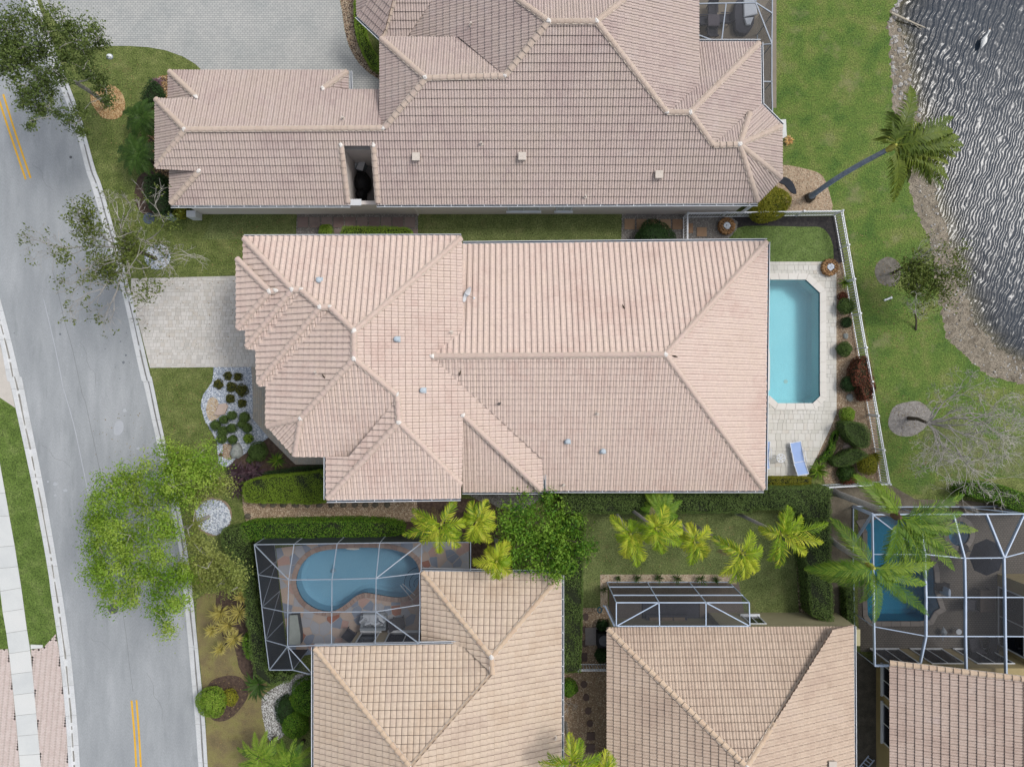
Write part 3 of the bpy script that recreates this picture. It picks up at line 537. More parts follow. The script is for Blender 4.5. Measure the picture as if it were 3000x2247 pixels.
class House:
    def __init__(s, name, label, loc, style, tw, tc, tile, ridge, wallm, gap=.022):
        s.gap = gap
        s.t = thing(name, loc, label, 'house'); s.style = style; s.tw = tw; s.tc = tc; s.tile = tile; s.ridge = ridge; s.wallm = wallm
        s.under = MB(); s.full = []; s.rest = MB(); s.rid = []
        s.pl = {}
    def face(s, name, plane, px, drop=.0, anchor=None):
        s.pl[name] = plane; pts = [plane.on(p) for p in px]; n = plane.n
        u = Vector((0,0,1)).cross(n).normalized(); v = n.cross(u)
        if v.z < 0: u, v = -u, -v
        o = min(pts, key=lambda p: p.z) if anchor is None else plane.on(anchor)
        ring = ccw([((p-o).dot(u), (p-o).dot(v)) for p in pts]); a = np.array(ring)
        V, fs = cdt([ring], lambda q: True); s.under.add([o+u*q.x+v*q.y-n*.012 for q in V], fs)
        tw, tc, pr = s.tw, s.tc, PROF[s.style]; eps = .03
        ring2 = ring
        i0, i1 = int(math.floor(a[:,0].min()/tw)), int(math.ceil(a[:,0].max()/tw)); j0, j1 = int(math.floor((a[:,1].min())/tc)), int(math.ceil(a[:,1].max()/tc))
        m3 = Matrix((u, v, n)).transposed()
        for i in range(i0, i1):
            for j in range(j0, j1):
                x, y = i*tw, j*tc-.02; tst = [(x+.01, y+.02), (x+tw-.02, y+.02), (x+tw-.02, y+tc), (x+.01, y+tc), (x+tw/2, y+tc/2)]
                ins = [inside(p, ring2) for p in tst]
                if all(ins): s.full.append((o+u*x+v*y, m3))
                elif any(ins) or any(x < q[0] < x+tw and y < q[1] < y+tc for q in ring2):
                    q = [ring2]+[[(x+t0*tw, y), (x+t1*tw, y), (x+t1*tw, y+tc-s.gap), (x+t0*tw, y+tc-s.gap)] for (t0, _), (t1, _) in zip(pr, pr[1:])]
                    V, fs = cdt(q, lambda o_: 0 in o_ and len(o_) > 1)
                    if fs: s.rest.add([o+u*p.x+v*p.y+n*(prof_h(pr, (p.x-x)/tw)+LAP*(1-(p.y-y)/tc)) for p in V], fs, R.random())
        return s
    def ridges(s, *lines): s.rid += lines
    def finish(s, walls, nobj=300):
        pr, tw, tc = PROF[s.style], s.tw, s.tc; roof = s.under.build('roof', m_under_shade, s.t); k = len(pr); tm = MB(); ov = -s.gap
        vs = [(t*tw, 0, h+LAP) for t, h in pr]+[(t*tw, tc+ov, h) for t, h in pr]+[(t*tw, .018, -.006) for t, h in pr]
        fs = [[i, i+1, k+i+1, k+i] for i in range(k-1)]+[[2*k+i, 2*k+i+1, i+1, i] for i in range(k-1)]
        tm.add(vs, fs); tme = lmesh('roof_tile', tm, s.tile); tme.materials.append(m_under_shade); mi = [0]*(k-1)+[1]*(k-1); tme.polygons.foreach_set('material_index', mi)  # front faces coloured dark, painting the shade in the hollow under each lip
        s.full.sort(key=lambda c: (c[0]-Vector((0,0,H))).length)
        for p, m3 in s.full[:nobj]: inst('roof_tile', tme, roof, p+m3 @ Vector((0, 0, R.uniform(-.004, .004))), m3 @ Matrix.Rotation(R.gauss(0, .006), 3, 'Z'))
        T = np.array(vs); Fq = np.array(fs); N = len(s.full)-nobj
        if N > 0:
            O = np.array([p for p, _ in s.full[nobj:]]); Mx = np.array([[list(r) for r in m] for _, m in s.full[nobj:]])
            A = NP.normal(0, .006, N); Tt = np.repeat(T[None], N, 0); X, Y = Tt[..., 0].copy(), Tt[..., 1].copy(); Tt[..., 0] = X-Y*A[:, None]; Tt[..., 1] = Y+X*A[:, None]; Tt[..., 2] += NP.uniform(-.004, .004, N)[:, None]
            V = np.einsum('nij,nkj->nki', Mx, Tt)+O[:, None]; b = len(s.rest.v)
            Fa = (Fq[None]+np.arange(N)[:, None, None]*len(T)).reshape(-1, 4)
            npmesh('roof_tiles', V.reshape(-1, 3), Fa, np.repeat(NP.random(N), len(Fq)), s.tile, roof, kind='stuff'); me_ = next(o for o in roof.children if o.name.startswith('roof_tiles')).data; me_.materials.append(m_under_shade); me_.polygons.foreach_set('material_index', np.tile(np.array(mi, dtype=np.int32), N))  # same painted lip shade on the joined tiles
        s.rest.build('cut_roof_tiles', s.tile, roof, kind='stuff')
        # barrel caps on hips and ridges, each one a piece, on a bed of mortar
        cm = MB(); n_, r0, r1, Lc = 7, .152, .108, .37; vs = []
        for y, r in ((0, r0), (Lc, r1)):
            for i in range(n_): a = math.pi*i/(n_-1); vs.append((r*math.cos(a), y, r*math.sin(a)*.82))
        b = len(vs); vs += [(r0*.8*math.cos(math.pi*i/(n_-1)), .002, r0*.6*math.sin(math.pi*i/(n_-1))) for i in range(n_)]
        cm.add(vs, [[i+1, i, n_+i, n_+i+1] for i in range(n_-1)]+[[b+i+1, b+i, i, i+1] for i in range(n_-1)]); cme = lmesh('ridge_tile', cm, s.ridge, sm=False); cme.materials.append(m_under_shade); cme.polygons.foreach_set('material_index', [0]*(n_-1)+[1]*(n_-1))  # cap fronts coloured dark to paint the shade inside their open ends
        bedm = MB(); junc = MB()
        for plane, pts in s.rid:
            P3 = [s.pl[plane].on(p) for p in pts]
            for p, q in zip(P3, P3[1:]):
                if q.z < p.z: p, q = q, p
                d = q-p; ln = d.length; d.normalize(); m_ = max(1, round(ln/.36)); x = d.cross(Vector((0,0,1))).normalized(); up = x.cross(d)
                if up.z < 0: up = -up; x = -x
                m3 = Matrix((x, d, up)).transposed()
                for i in range(m_):
                    inst('ridge_tile', cme, roof, p+d*(ln*i/m_)+up*(.055+R.uniform(-.004, .004)), m3 @ Matrix.Rotation(R.gauss(0, .015), 3, 'Z') @ Matrix.Rotation(-.035, 3, 'X'), (1, ln/m_/.36, 1))
                bedm.bar(p+up*.05, q+up*.05, .30, .045, up)
                junc.blob(q+Vector((0,0,.12)), .12, .12, .075, 7, 4, .2)
        if s.rid: bedm.build('mortar_bed', m_mort, roof); junc.build('ridge_mortar', M('white_mortar', ['#e9e2da', '#f6f2ec'], scale=4), roof)
        for px, z0, z1, ins in walls:
            q = offset([(P(p, z1).x, P(p, z1).y) for p in px], ins); MB().prism(q, z0, z1-.06).build('wall', s.wallm, s.t)
        s.roof = roof; return s
    def gutter(s, a, b_, z, hang=True, side=None):       # U channel along an eave
        p, q = P(a, z), P(b_, z); d = (q-p).normalized(); n_ = Vector((d.y, -d.x, 0))
        if side is not None and n_.dot(Vector(side)) < 0: n_ = -n_
        o = MB(); p = p+n_*.02; q = q+n_*.02
        o.bar(p+n_*.10+Vector((0,0,-.03)), q+n_*.10+Vector((0,0,-.03)), .025, .10); o.bar(p+n_*.0+Vector((0,0,-.05)), q+n_*.0+Vector((0,0,-.05)), .02, .10)
        g = o.build('gutter', m_white, s.t); MB().bar(p+n_*.05+Vector((0,0,-.075)), q+n_*.05+Vector((0,0,-.075)), .085, .012).build('gutter_channel', M('gutter_inside', ['#39404c', '#525a66'], scale=3), g)
        if hang:
            L_ = (q-p).length; k = max(2, int(L_/.85)); hm = lmesh('hanger', MB().box((0,0,0), .03, .12, .02), m_white)
            for i in range(k): inst('hanger', hm, g, p+d*(L_*(i+.5)/k)+n_*.05+Vector((0,0,.01)), Matrix((d, n_, Vector((0,0,1)))).transposed())
    def vent(s, plane, px, kind, mat):
        p = s.pl[plane].on(px); v = MB()
        if kind == 'box': v.box(p+Vector((0,0,.0)), .34, .34, .24); v.box(p+Vector((0,0,.24)), .40, .40, .05)
        elif kind == 'hood':
            v.box(p, .2, .2, .18); v.blob(p+Vector((0,0,.2)), .16, .15, .08, 8, 4, .04); v.box(p+Vector((0,0,.02)), .34, .28, .05)
        else: v.tube([p, p+Vector((0,0,.35))], .05, 8); v.tube([p, p+Vector((0,0,.07))], .11, 8)
        v.build('roof_vent' if kind != 'pipe' else 'vent_pipe', mat, s.roof)
    def window(s, cx, cz, wd, ht, wall_y=None, wall_x=None, face=1, panes=2, sill=True, name='window', pm=None):
        # recess-less casement: frame proud of the wall, dark panes inside; wall facing +/-Y (wall_y) or +/-X (wall_x)
        fr = MB(); pn = []; D = .05
        def T(a, h, d): return Vector((cx+a, wall_y+face*d, cz+h)) if wall_y is not None else Vector((wall_x+face*d, cx+a, cz+h))
        def slab(mb, a0_, a1_, h0, h1, d0_, d1_):
            vs = [T(a, h, d) for d in (d0_, d1_) for a, h in ((a0_,h0),(a1_,h0),(a1_,h1),(a0_,h1))]; mb.add(vs, [[0,1,2,3],[7,6,5,4],[0,4,5,1],[1,5,6,2],[2,6,7,3],[3,7,4,0]])
        f = .07
        slab(fr,-wd/2-f,wd/2+f,-f,0,.003,D+.02); slab(fr,-wd/2-f,wd/2+f,ht,ht+f,.003,D); slab(fr,-wd/2-f,-wd/2,0,ht,.003,D); slab(fr,wd/2,wd/2+f,0,ht,.003,D)
        for i in range(1, panes): x = -wd/2+wd*i/panes; slab(fr,x-.025,x+.025,0,ht,.003,D-.01)
        if sill: slab(fr,-wd/2-.15,wd/2+.15,-.16,-.071,.003,.13)
        w_ = fr.build(name, m_white, s.t)
        for i in range(panes):
            pb = MB(); x0 = -wd/2+wd*i/panes+(.027 if i else 0); x1 = -wd/2+wd*(i+1)/panes-(.027 if i < panes-1 else 0); slab(pb, x0, x1, .002, ht-.002, .004, .02); pb.build('pane', pm or m_glass, w_)
m_glass = M('window_glass', ['#10151d', '#1a222c'], scale=1, rough=.08, spec=.6, fine=0)
m_walltop = M('pinkish_stucco', ['#e8dfd8', '#f0e8e2'], scale=1.5, bscale=60, fine=.06)
m_wallmain = M('cream_stucco', ['#d8cfc2', '#e0d8cc'], scale=1.5, bscale=60, fine=.06)
m_walltan = M('tan_stucco', ['#b9a98c', '#c6b798'], scale=1.5, bscale=60, fine=.06)
m_vent = M('galvanised_vent', ['#b4c2cc', '#ccd6dc'], scale=5, rough=.5, fine=.1); m_ventb = M('painted_vent', ['#d0c4b8', '#dcd2c6'], scale=5)
# ---------------------------------------------------------------- central house
t_main = M('roof_tile_pink', ['#d4b9ac', '#dac1b4', '#e0cabd', '#e0cabb', '#d5bdb3'], scale=.4, rnd=.24, fine=.10, bscale=9, stain=('#b49a8e', .55, .35))
r_main = M('ridge_tile_pink', ['#d0b8aa', '#d7c1b3', '#d3bab0'], scale=1, rnd=.4, fine=.08, bscale=14)
hm = House('central_house', 'large house with pale pink barrel-tile roof at the centre', (-1, 1, 0), 'single', .30, .335, t_main, r_main, m_wallmain, gap=.030)
zA, zR = 4.9, 7.0
AN = PL((F(527,514),zA),(F(996,513),zA),(F(765,716),zR)); AE = PL((F(996,513),zA),(F(998,716),zA),(F(765,745),zR))
AS = PL((F(635,984),zA),(F(755,984),zA),(F(765,775),zR)); AW = PL((F(577,832),zA),(F(575,918),zA),(F(765,745),zR))
z2 = AN.on(F(632,626)).z; z3 = AN.on(F(692,664)).z
hm.face('N', AN, [F(*p) for p in ((525,512),(998,511),(765,716),(714,664),(692,664),(651,626),(632,626))], anchor=F(600,512))
hm.face('E', AE, [F(*p) for p in ((765,716),(997,513),(999,716),(932,770),(1170,990),(1173,1061),(999,895),(997,1052),(862,912),(858,852),(765,775))], anchor=F(998,600))
hm.face('S4', AS, [F(*p) for p in ((765,775),(858,852),(858,872),(755,986),(635,985),(650,903))], anchor=F(700,985))
hm.face('W4', AW, [F(*p) for p in ((714,664),(765,716),(765,775),(650,903),(575,919),(576,832),(590,810))], anchor=F(576,870))
hm.face('W3', PL((F(555,752),zA),(F(556,830),zA),(F(692,664),z3)), [F(*p) for p in ((651,626),(692,664),(556,832),(553,752))], anchor=F(555,800))
hm.face('S3', PL((F(558,832),zA),(F(590,832),zA),(F(692,664),z3)), [F(*p) for p in ((692,664),(714,664),(581,834),(557,834))])
hm.face('W2', PL((F(527,514),zA),(F(530,752),zA),(F(632,626),z2)), [F(*p) for p in ((526,514),(632,626),(532,754))], anchor=F(528,600))
hm.face('S2', PL((F(533,752),zA),(F(560,752),zA),(F(632,626),z2)), [F(*p) for p in ((632,626),(652,626),(556,754),(531,754))])
z1 = 5.72
hm.face('W1', PL((F(512,560),zA),(F(513,710),zA),(F(583,630),z1)), [F(*p) for p in ((511,557),(583,630),(512,712))], anchor=F(512,600))
hm.face('S1', PL((F(513,712),zA),(F(540,711),zA),(F(583,630),z1)), [F(*p) for p in ((583,630),(598,628),(536,713),(512,713))])
hm.face('SW', PL((F(578,920),zA),(F(636,984),zA),(F(650,903),AW.on(F(650,903)).z)), [F(*p) for p in ((650,903),(577,919),(635,985))], anchor=F(605,950))
zp = AE.on(F(862,912)).z
hm.face('Wp', PL((F(706,990),zA),(F(706,1078),zA),(F(862,912),zp)), [F(*p) for p in ((858,862),(862,912),(706,1079),(705,986),(755,986))], anchor=F(706,1030))
hm.face('Sp', PL((F(706,1078),zA),(F(995,1073),zA),(F(862,912),zp)), [F(*p) for p in ((862,912),(996,1048),(996,1075),(705,1079))], anchor=F(800,1078))
hm.face('SL', PL((F(998,1060),3.0),(F(1170,1060),3.0),(F(998,895),AE.on(F(998,895)).z)), [F(*p) for p in ((999,897),(1172,1061),(999,1062))], anchor=F(1080,1061))
hm.face('MN', PL((F(1000,528),2.65),(F(1656,523),2.65),(F(1200,768),5.52)), [F(*p) for p in ((999,529),(1657,522),(1437,766),(932,769),(999,716))], anchor=F(1300,526))
hm.face('MS', PL((F(1170,1057),2.6),(F(1648,1057),2.6),(F(1200,768),5.53)), [F(*p) for p in ((932,770),(1437,767),(1651,1058),(1173,1059),(1171,990))], anchor=F(1300,1058))
hm.face('ME', PL((F(1656,523),2.65),(F(1650,1057),2.6),(F(1437,766),5.52)), [F(*p) for p in ((1657,522),(1651,1058),(1437,766))], anchor=F(1654,800))
def fr(*p): return [F(*q) for q in p]
hm.ridges(('N', fr((528,516),(632,626))), ('N', fr((632,626),(652,626))), ('N', fr((652,628),(692,664))), ('N', fr((692,664),(715,664))), ('N', fr((715,666),(765,714))), ('N', fr((996,515),(765,716))),
    ('E', fr((765,716),(765,775))), ('E', fr((765,775),(856,852))), ('E', fr((858,852),(862,912))), ('E', fr((995,1046),(862,912))), ('E', fr((1168,1058),(1000,897))),
    ('W1', fr((513,560),(583,630))), ('W1', fr((514,708),(583,630))), ('S1', fr((583,630),(597,628))), ('W2', fr((534,748),(632,626))), ('W3', fr((559,828),(692,664))), ('W4', fr((650,903),(765,775))),
    ('SW', fr((579,920),(650,903))), ('SW', fr((637,983),(650,903))), ('Wp', fr((708,1076),(862,912))), ('MN', fr((934,770),(1437,766))), ('ME', fr((1655,524),(1437,766))), ('ME', fr((1648,1054),(1437,766))))
hm.finish([(fr((527,516),(996,516),(996,1070),(706,1074),(706,985),(635,983),(577,918),(577,834),(555,752),(530,714)), 0, zA, .5), (fr((960,530),(1655,526),(1648,1055),(1000,1058)), 0, 2.6, .5)])
hm.gutter(F(527,513), F(996,511.5), zA, False, (0,1,0)); hm.gutter(F(1000,527), F(1657,521), 2.65, False, (0,1,0)); hm.gutter(F(1173,1059), F(1650,1059), 2.6, True, (0,-1,0)); hm.gutter(F(999,1062), F(1172,1062), 3.0, False, (0,-1,0)); hm.gutter(F(706,1080), F(995,1076), zA, True, (0,-1,0)); hm.gutter(F(1174,1025), F(1174,1060), 3.0, False, (1,0,0)); hm.gutter(F(705,986), F(705,1079), zA, False, (-1,0,0)); hm.gutter(F(1658,523), F(1652,1058), 2.63, False, (1,0,0))
for pl, p in (('N',(691,606)),('E',(858,733)),('E',(914,843)),('MS',(1226,953)),('MS',(1302,974))): hm.vent(pl, F(*p), 'hood', m_vent)
for pl, p in (('W4',(684,804)),('MS',(1290,893)),('MS',(1217,1046)),('E',(975,718))): hm.vent(pl, F(*p), 'pipe', m_ventb)
hm.vent('MS', F(1078,871), 'pipe', M('dark_vent', ['#5a5552', '#77706b'], scale=4))
# ---------------------------------------------------------------- upper house
t_top = M('roof_tile_mauve', ['#b6a19b', '#c0ada6', '#c9b7ae', '#c6b5aa', '#bba8a3'], scale=.35, rnd=.22, fine=.10, bscale=9, stain=('#d6ccc6', .9, .35))
r_top = M('ridge_tile_sand', ['#c4b0a0', '#cdbaaa', '#c8b4a8'], scale=1, rnd=.6, fine=.08, bscale=14)
ht = House('upper_house', 'long house with mauve-grey tiled roof and narrow open courtyard, upper left to centre', (-3, 14, 0), 'double', .285, .405, t_top, r_top, m_walltop)
TS = PL((F(400,441),3.0),(F(1630,438),3.0),(F(1185,48),6.43)); on = lambda x, y: TS.on(F(x, y)).z
TN = PL((F(365,154),3.0),(F(752,154),3.0),(F(600,279.5),on(600,279.5)))
ht.face('S', TS, fr((400,281),(830,278),(920,171),(1092,164),(1185,48),(1288,48),(1440,244),(1490,244),(1540,315),(1597,313),(1638,438),(1400,440)) + L(b0,(1112,1657),(1082,1180),(848,1180),(902,1657)) + fr((368,443),(432,370),(337,365)), anchor=F(1000,441))
ht.face('N', TN, fr((400,281),(337,213),(366,214),(425,211),(365,153),(752,153),(697,193),(752,195),(824,195),(824,277)), anchor=F(500,154))
ht.face('Wm', PL((F(337,214),3.6),(F(337,363),3.6),(F(400,281),on(400,281))), fr((336,213),(400,281),(336,365)), anchor=F(337,290))
ht.face('Wn', PL((F(365,154),3.0),(F(365,214),3.0),(F(425,211),TN.on(F(425,211)).z)), fr((364,153),(425,211),(364,216)), anchor=F(365,180))
ht.face('Ws', PL((F(368,370),3.0),(F(368,442),3.0),(F(432,370),on(432,370))), fr((367,368),(432,369),(367,444)), anchor=F(368,400))
ht.face('En', PL((F(752,154),3.0),(F(752,195),3.0),(F(697,193),TN.on(F(697,193)).z)), fr((753,153),(753,196),(697,193)), anchor=F(752,170))
ht.face('W', PL((F(822,83),4.2),(F(822,272),4.2),(F(919,170),on(919,170))), fr((821,83),(919,168),(920,172),(832,280),(821,276)), anchor=F(822,180))
ht.face('Nm', PL((F(832,83),4.2),(F(985,84),4.2),(F(919,168),on(919,168))), fr((822,82),(988,83),(1090,163),(919,168)), anchor=F(900,83))
WU = PS(F(1185,48), 6.43, 180, .475)
ht.face('Wu', WU, L(b0,(1360,302),(1782,306),(2135,600)) + fr((1095,162),(1185,48),(1118,0),(1100,-13)) + L(b0,(1590,-60),(1542,40)), anchor=b0(1500,200))
zb = WU.on(b0(1370,290)).z
ht.face('Bs', PS(b0(1270,300), zb+.05, 270, .40), L(b0,(1160,330),(1362,330),(1362,302),(1542,40),(1590,-60),(1262,-60)), anchor=b0(1270,300))
ht.face('Bsw', PL((b0(960,130),3.1),(b0(1150,312),3.1),(b0(1255,0),4.2)), L(b0,(958,130),(1152,314),(1190,220),(1262,-60),(1100,-60)), anchor=b0(1050,220))
ht.face('Bw', PL((b0(960,130),3.1),(b0(958,-60),3.1),(b0(1100,-60),3.9)), L(b0,(958,132),(958,-60),(1110,-60)), anchor=b0(958,0))
ht.face('Nn', PS(F(1236,48), 6.43, 90, .43), fr((1185,48),(1110,-12),(1364,-12),(1288,48)), anchor=F(1236,0))
TE = PS(F(1288,48), 6.43, 0, .42)
ht.face('E', TE, fr((1288,48),(1364,-12),(1509,-12),(1509,184),(1449,238),(1440,244)), anchor=F(1508,100))
ht.face('Nx', PL((F(1508,93),3.0),(F(1640,93),3.0),(F(1467,244),on(1467,244))), fr((1509,92),(1642,92),(1490,244),(1442,244),(1509,184)), anchor=F(1560,93))
ht.face('Ex', PL((F(1640,93),3.0),(F(1642,225),3.0),(F(1490,244),on(1490,244))), fr((1642,92),(1644,227),(1538,313),(1490,244)), anchor=F(1641,150))
za = on(1597,313)
ht.face('Nb', PS(F(1597,313), za, 90, .42), fr((1538,314),(1597,313),(1616,254),(1622,243)), anchor=F(1600,260))
ht.face('NEb', PL((F(1645,228),3.0),(F(1688,272),3.0),(F(1597,313),za)), fr((1597,313),(1621,243),(1645,227),(1689,272)), anchor=F(1666,250))
ht.face('Eb', PL((F(1688,272),3.0),(F(1688,387),3.0),(F(1597,313),za)), fr((1597,313),(1689,272),(1689,388)), anchor=F(1688,330))
ht.face('SEb', PL((F(1688,387),3.0),(F(1637,437),3.0),(F(1597,313),za)), fr((1597,313),(1689,387),(1638,438)), anchor=F(1660,412))
ht.ridges(('S', fr((400,281),(830,278))), ('Wm', fr((338,216),(400,281))), ('Wm', fr((339,361),(400,281))), ('Wn', fr((367,156),(425,211))), ('Ws', fr((370,440),(431,371))), ('En', fr((750,156),(698,193))),
    ('W', fr((824,85),(919,169))), ('S', fr((832,276),(920,171))), ('S', fr((920,170),(1092,165))), ('S', fr((1092,164),(1185,48))), ('S', fr((1185,48),(1288,48))), ('S', fr((1440,243),(1288,48))), ('S', fr((1440,244),(1490,244))), ('S', fr((1540,314),(1490,244))), ('S', fr((1540,315),(1597,313))), ('S', fr((1636,435),(1597,313))),
    ('Wu', fr((1185,48),(1118,0))), ('E', fr((1288,48),(1348,0))), ('Ex', fr((1639,95),(1490,244))), ('NEb', fr((1619,246),(1597,313))), ('Eb', fr((1686,274),(1597,313))), ('Eb', fr((1686,385),(1597,313))), ('Bs', L(b0,(1165,300),(1255,0))),
    ('S', L(b0,(882,1640),(828,1180))), ('S', L(b0,(1125,1640),(1090,1180))))
ht.finish([(fr((366,157),(750,157),(750,198),(825,198),(860,440)) + L(b0,(1000,1660),(760,1660)) + fr((370,440)), 0, 3.0, .3)][:0], 300)
# walls of the upper house: south face set back from the eave, with the courtyard left open
yS = P(b1(1000,218)).y+.02; yN = P(F(400,154),3.0).y-.5
def blk(h, x0, x1, y0, y1, z1, z0=0, mat=None): return MB().prism([(x0,y0),(x1,y0),(x1,y1),(x0,y1)], z0, z1).build('wall', mat or h.wallm, h.t)
xw = P(F(370,300),3).x+.35; xc0 = P(b0(850,1300),3.4).x-.05; xc1 = P(b0(1100,1300),3.4).x+.05; yc = P(b0(960,1180),3.9).y
blk(ht, xw, xc0, yS, yN, 2.95); blk(ht, xc0+.003, xc1-.003, yc+.1, P(F(790,195),3).y-.45, 2.94); blk(ht, xc1, P(F(1625,300),3).x-.2, yS, P(F(1000,195),3).y-.5, 2.95); blk(ht, P(F(1010,100),4.2).x, P(F(1500,100),4.0).x-.4, P(F(1000,195),3).y-.497, 27, 3.9); blk(ht, P(F(850,100),3).x, P(F(1010,100),4.2).x-.003, P(F(1000,195),3).y-.497, 27, 2.8); blk(ht, P(F(1508,100),3).x-.3, P(F(1630,100),3).x-.3, P(F(1508,300),3).y, P(F(1600,100),3).y-.4, 2.9)
blk(ht, xc0+.004, xc1-.004, yS+.01, yS+.22, 2.2)                   # courtyard south wall
MB().box((xc0+.35, yS+.12, 2.2), .75, .34, .08).build('wall_cap', m_white, ht.t)
ht.gutter(F(369,444), b0(900,1660), 3.0, True, (0,-1,0)); ht.gutter(b0(1114,1658), F(1637,440), 3.0, True, (0,-1,0)); ht.gutter(F(1508,91), F(1643,91), 3.0, False, (0,1,0)); ht.gutter(F(1643,92), F(1645,227), 3.0, False, (1,0,0)); ht.gutter(F(1646,227), F(1690,271), 3.0, False, (.7,.7,0)); ht.gutter(b0(955,132), b0(1150,316), 3.1, False, (-.7,-.7,0)); ht.gutter(b0(895,575), b0(897,735), 3.0, False, (1,0,0))
for x, y in ((900,342),(1128,341),(1422,380)): ht.vent('S', F(x, y), 'box', m_ventb)
for x, y in ((742,258),): ht.vent('N', F(x, y), 'pipe', m_ventb)
for x, y in ((1040,312),(1264,426)): ht.vent('S', F(x, y), 'pipe', m_ventb)
ht.vent('Wu', F(1018,56), 'pipe', m_ventb)
for (x0, x1) in ((225,520),(620,780)):
    X0, X1 = P(c1(x0,160),1.6).x, P(c1(x1,160),1.6).x; ht.window((X0+X1)/2, .95, X1-X0-.35, 1.25, wall_y=yS, face=-1, panes=2, pm=M('storm_shutter', ['#c9ccca', '#d6d8d6'], scale=3))
o = MB(); o.box((P(c1(2180,165),1.6).x, yS-.06, 0), .12, .12, 2.9); o.build('downspout', m_white, ht.t)
m_light = M('equipment_white', ['#d5d8da', '#e3e5e6'], scale=3)
o = MB(); o.box((P(a1(1600,215)).x, yS-.18, 0), .5, .35, .9); o.build('utility_box', m_light, ht.t)
o = MB(); o.box((P(b1(1450,190)).x, yS-.04, 0), .1, .08, 2.9); o.build('downspout', m_walltop, ht.t)
# ---------------------------------------------------------------- lower houses
t_low = M('roof_tile_sand', ['#c6af99', '#cfb9a3', '#d6c2ad', '#d0bba8', '#c2ad9a'], scale=.5, rnd=.2, fine=.10, bscale=9, stain=('#a08a76', .6, .4))
r_low = M('ridge_tile_tan', ['#d0b79c', '#d8c0a6', '#cbae95'], scale=1, rnd=.6, fine=.08, bscale=14)
hl = House('lower_left_house', 'sand-coloured tiled house behind the kidney pool at lower left', (-5, -17, 0), 'flat', .30, .385, t_low, r_low, m_walltan)
hl.face('N', PL((F(912,1234),3.0),(F(1211,1240),3.0),(F(1062,1418),4.57)), fr((911,1233),(1212,1239),(1062,1418)), anchor=F(1060,1237))
hl.face('W', PL((F(912,1234),3.0),(F(912,1390),3.0),(F(1062,1430),4.57)), fr((911,1233),(1062,1418),(1064,1455),(1003,1396),(911,1396)), anchor=F(912,1300))
hl.face('E', PL((F(1211,1240),3.0),(F(1211,1657),3.0),(F(1062,1436),4.57)), fr((1212,1239),(1212,1750),(892,1750),(888,1657),(1064,1455),(1062,1418)), anchor=F(1211,1500))
hl.face('N2', PL((F(680,1398),3.8),(F(1000,1392),3.8),(F(888,1657),6.1)), fr((679,1397),(1001,1391),(1064,1455),(888,1657)), anchor=F(800,1396))
hl.face('W2', PL((F(680,1398),3.8),(F(680,1657),3.8),(F(888,1657),6.1)), fr((679,1397),(888,1657),(892,1750),(679,1750)), anchor=F(680,1500))
hl.ridges(('N', fr((913,1236),(1062,1418))), ('N', fr((1210,1242),(1062,1418))), ('E', fr((1062,1418),(1064,1455))), ('N2', fr((888,1657),(1064,1455))), ('N2', fr((681,1400),(888,1657))))
hl.finish([(fr((925,1262),(1205,1262),(1205,1740),(925,1740)), 0, 3.0, .25)], 300)
yB = P(B(1500,1120)).y; xB = P(B(1232,1120)).x; xE = P(F(925,1300),3).x
blk(hl, xB, xE+.1, -30, yB, 3.55); blk(hl, P(F(690,1400),3.8).x+.4, xB-.003, -30, yB-2.2, 3.55)
hl.window(P(B(1330,1200),1.4).x, .6, .9, 1.7, wall_y=yB, face=1, panes=1); hl.window(P(B(1760,1200),1.4).x, .6, 1.9, 1.7, wall_y=yB, face=1, panes=2)
hl.gutter(F(1213,1240), F(1213,1745), 3.0, True, (1,0,0)); hl.gutter(F(680,1396), F(1000,1390), 3.8, False, (0,1,0)); hl.gutter(F(911,1232), F(1212,1238), 3.0, False, (0,1,0)); hl.gutter(F(678,1398), F(678,1745), 3.8, False, (-1,0,0))
hl.vent('E', c3(625,1410), 'pipe', m_ventb)
t_mid = M('roof_tile_beige', ['#bfa998', '#c9b3a0', '#d2bda9', '#ccb7a6'], scale=.5, rnd=.2, fine=.10, bscale=9, stain=('#a08a76', .6, .4))
hb = House('lower_middle_house', 'beige tiled hip-roof house beside the small screened patio', (11.5, -17, 0), 'double', .33, .385, t_mid, r_low, M('olive_stucco', ['#aaa27e', '#b5ad89'], scale=1.5, bscale=60, fine=.06))
hb.face('N', PL((F(1312,1356),3.0),(F(1803,1354),3.0),(F(1612,1655),5.73)), fr((1311,1355),(1820,1353),(1612,1655)), anchor=F(1500,1355))
hb.face('W', PL((F(1312,1356),3.0),(F(1312,1700),3.0),(F(1612,1655),5.73)), fr((1311,1355),(1612,1655),(1612,1750),(1311,1750)), anchor=F(1312,1500))
hb.face('E', PL((F(1841,1352),3.0),(F(1843,1657),3.0),(F(1612,1655),5.73)), L(d3,(660,540),(822,503),(836,1657),(840,1900)) + fr((1612,1750),(1612,1655)), anchor=F(1842,1500))
hb.ridges(('N', fr((1313,1358),(1612,1655))), ('N', L(d3,(665,545)) + fr((1612,1655))), ('W', fr((1612,1655),(1612,1745))))
hb.finish([(fr((1312,1357),(1800,1357),(1840,1360),(1840,1740),(1312,1740)), 0, 3.0, .42)], 300)
blk(hb, P(c3(2220,520),3).x-1.5, P(d3(690,520)).x, P(d3(300,528),3).y-1, P(d3(300,405)).y, 2.9); hb.gutter(F(1844,1353), F(1846,1745), 3.0, False, (1,0,0)); hb.vent('E', d3(645,1620), 'box', m_ventb)
hb.window(P(c3(2240,480),1.5).x, .8, .8, 1.2, wall_y=P(d3(300,405)).y, face=1, panes=2)
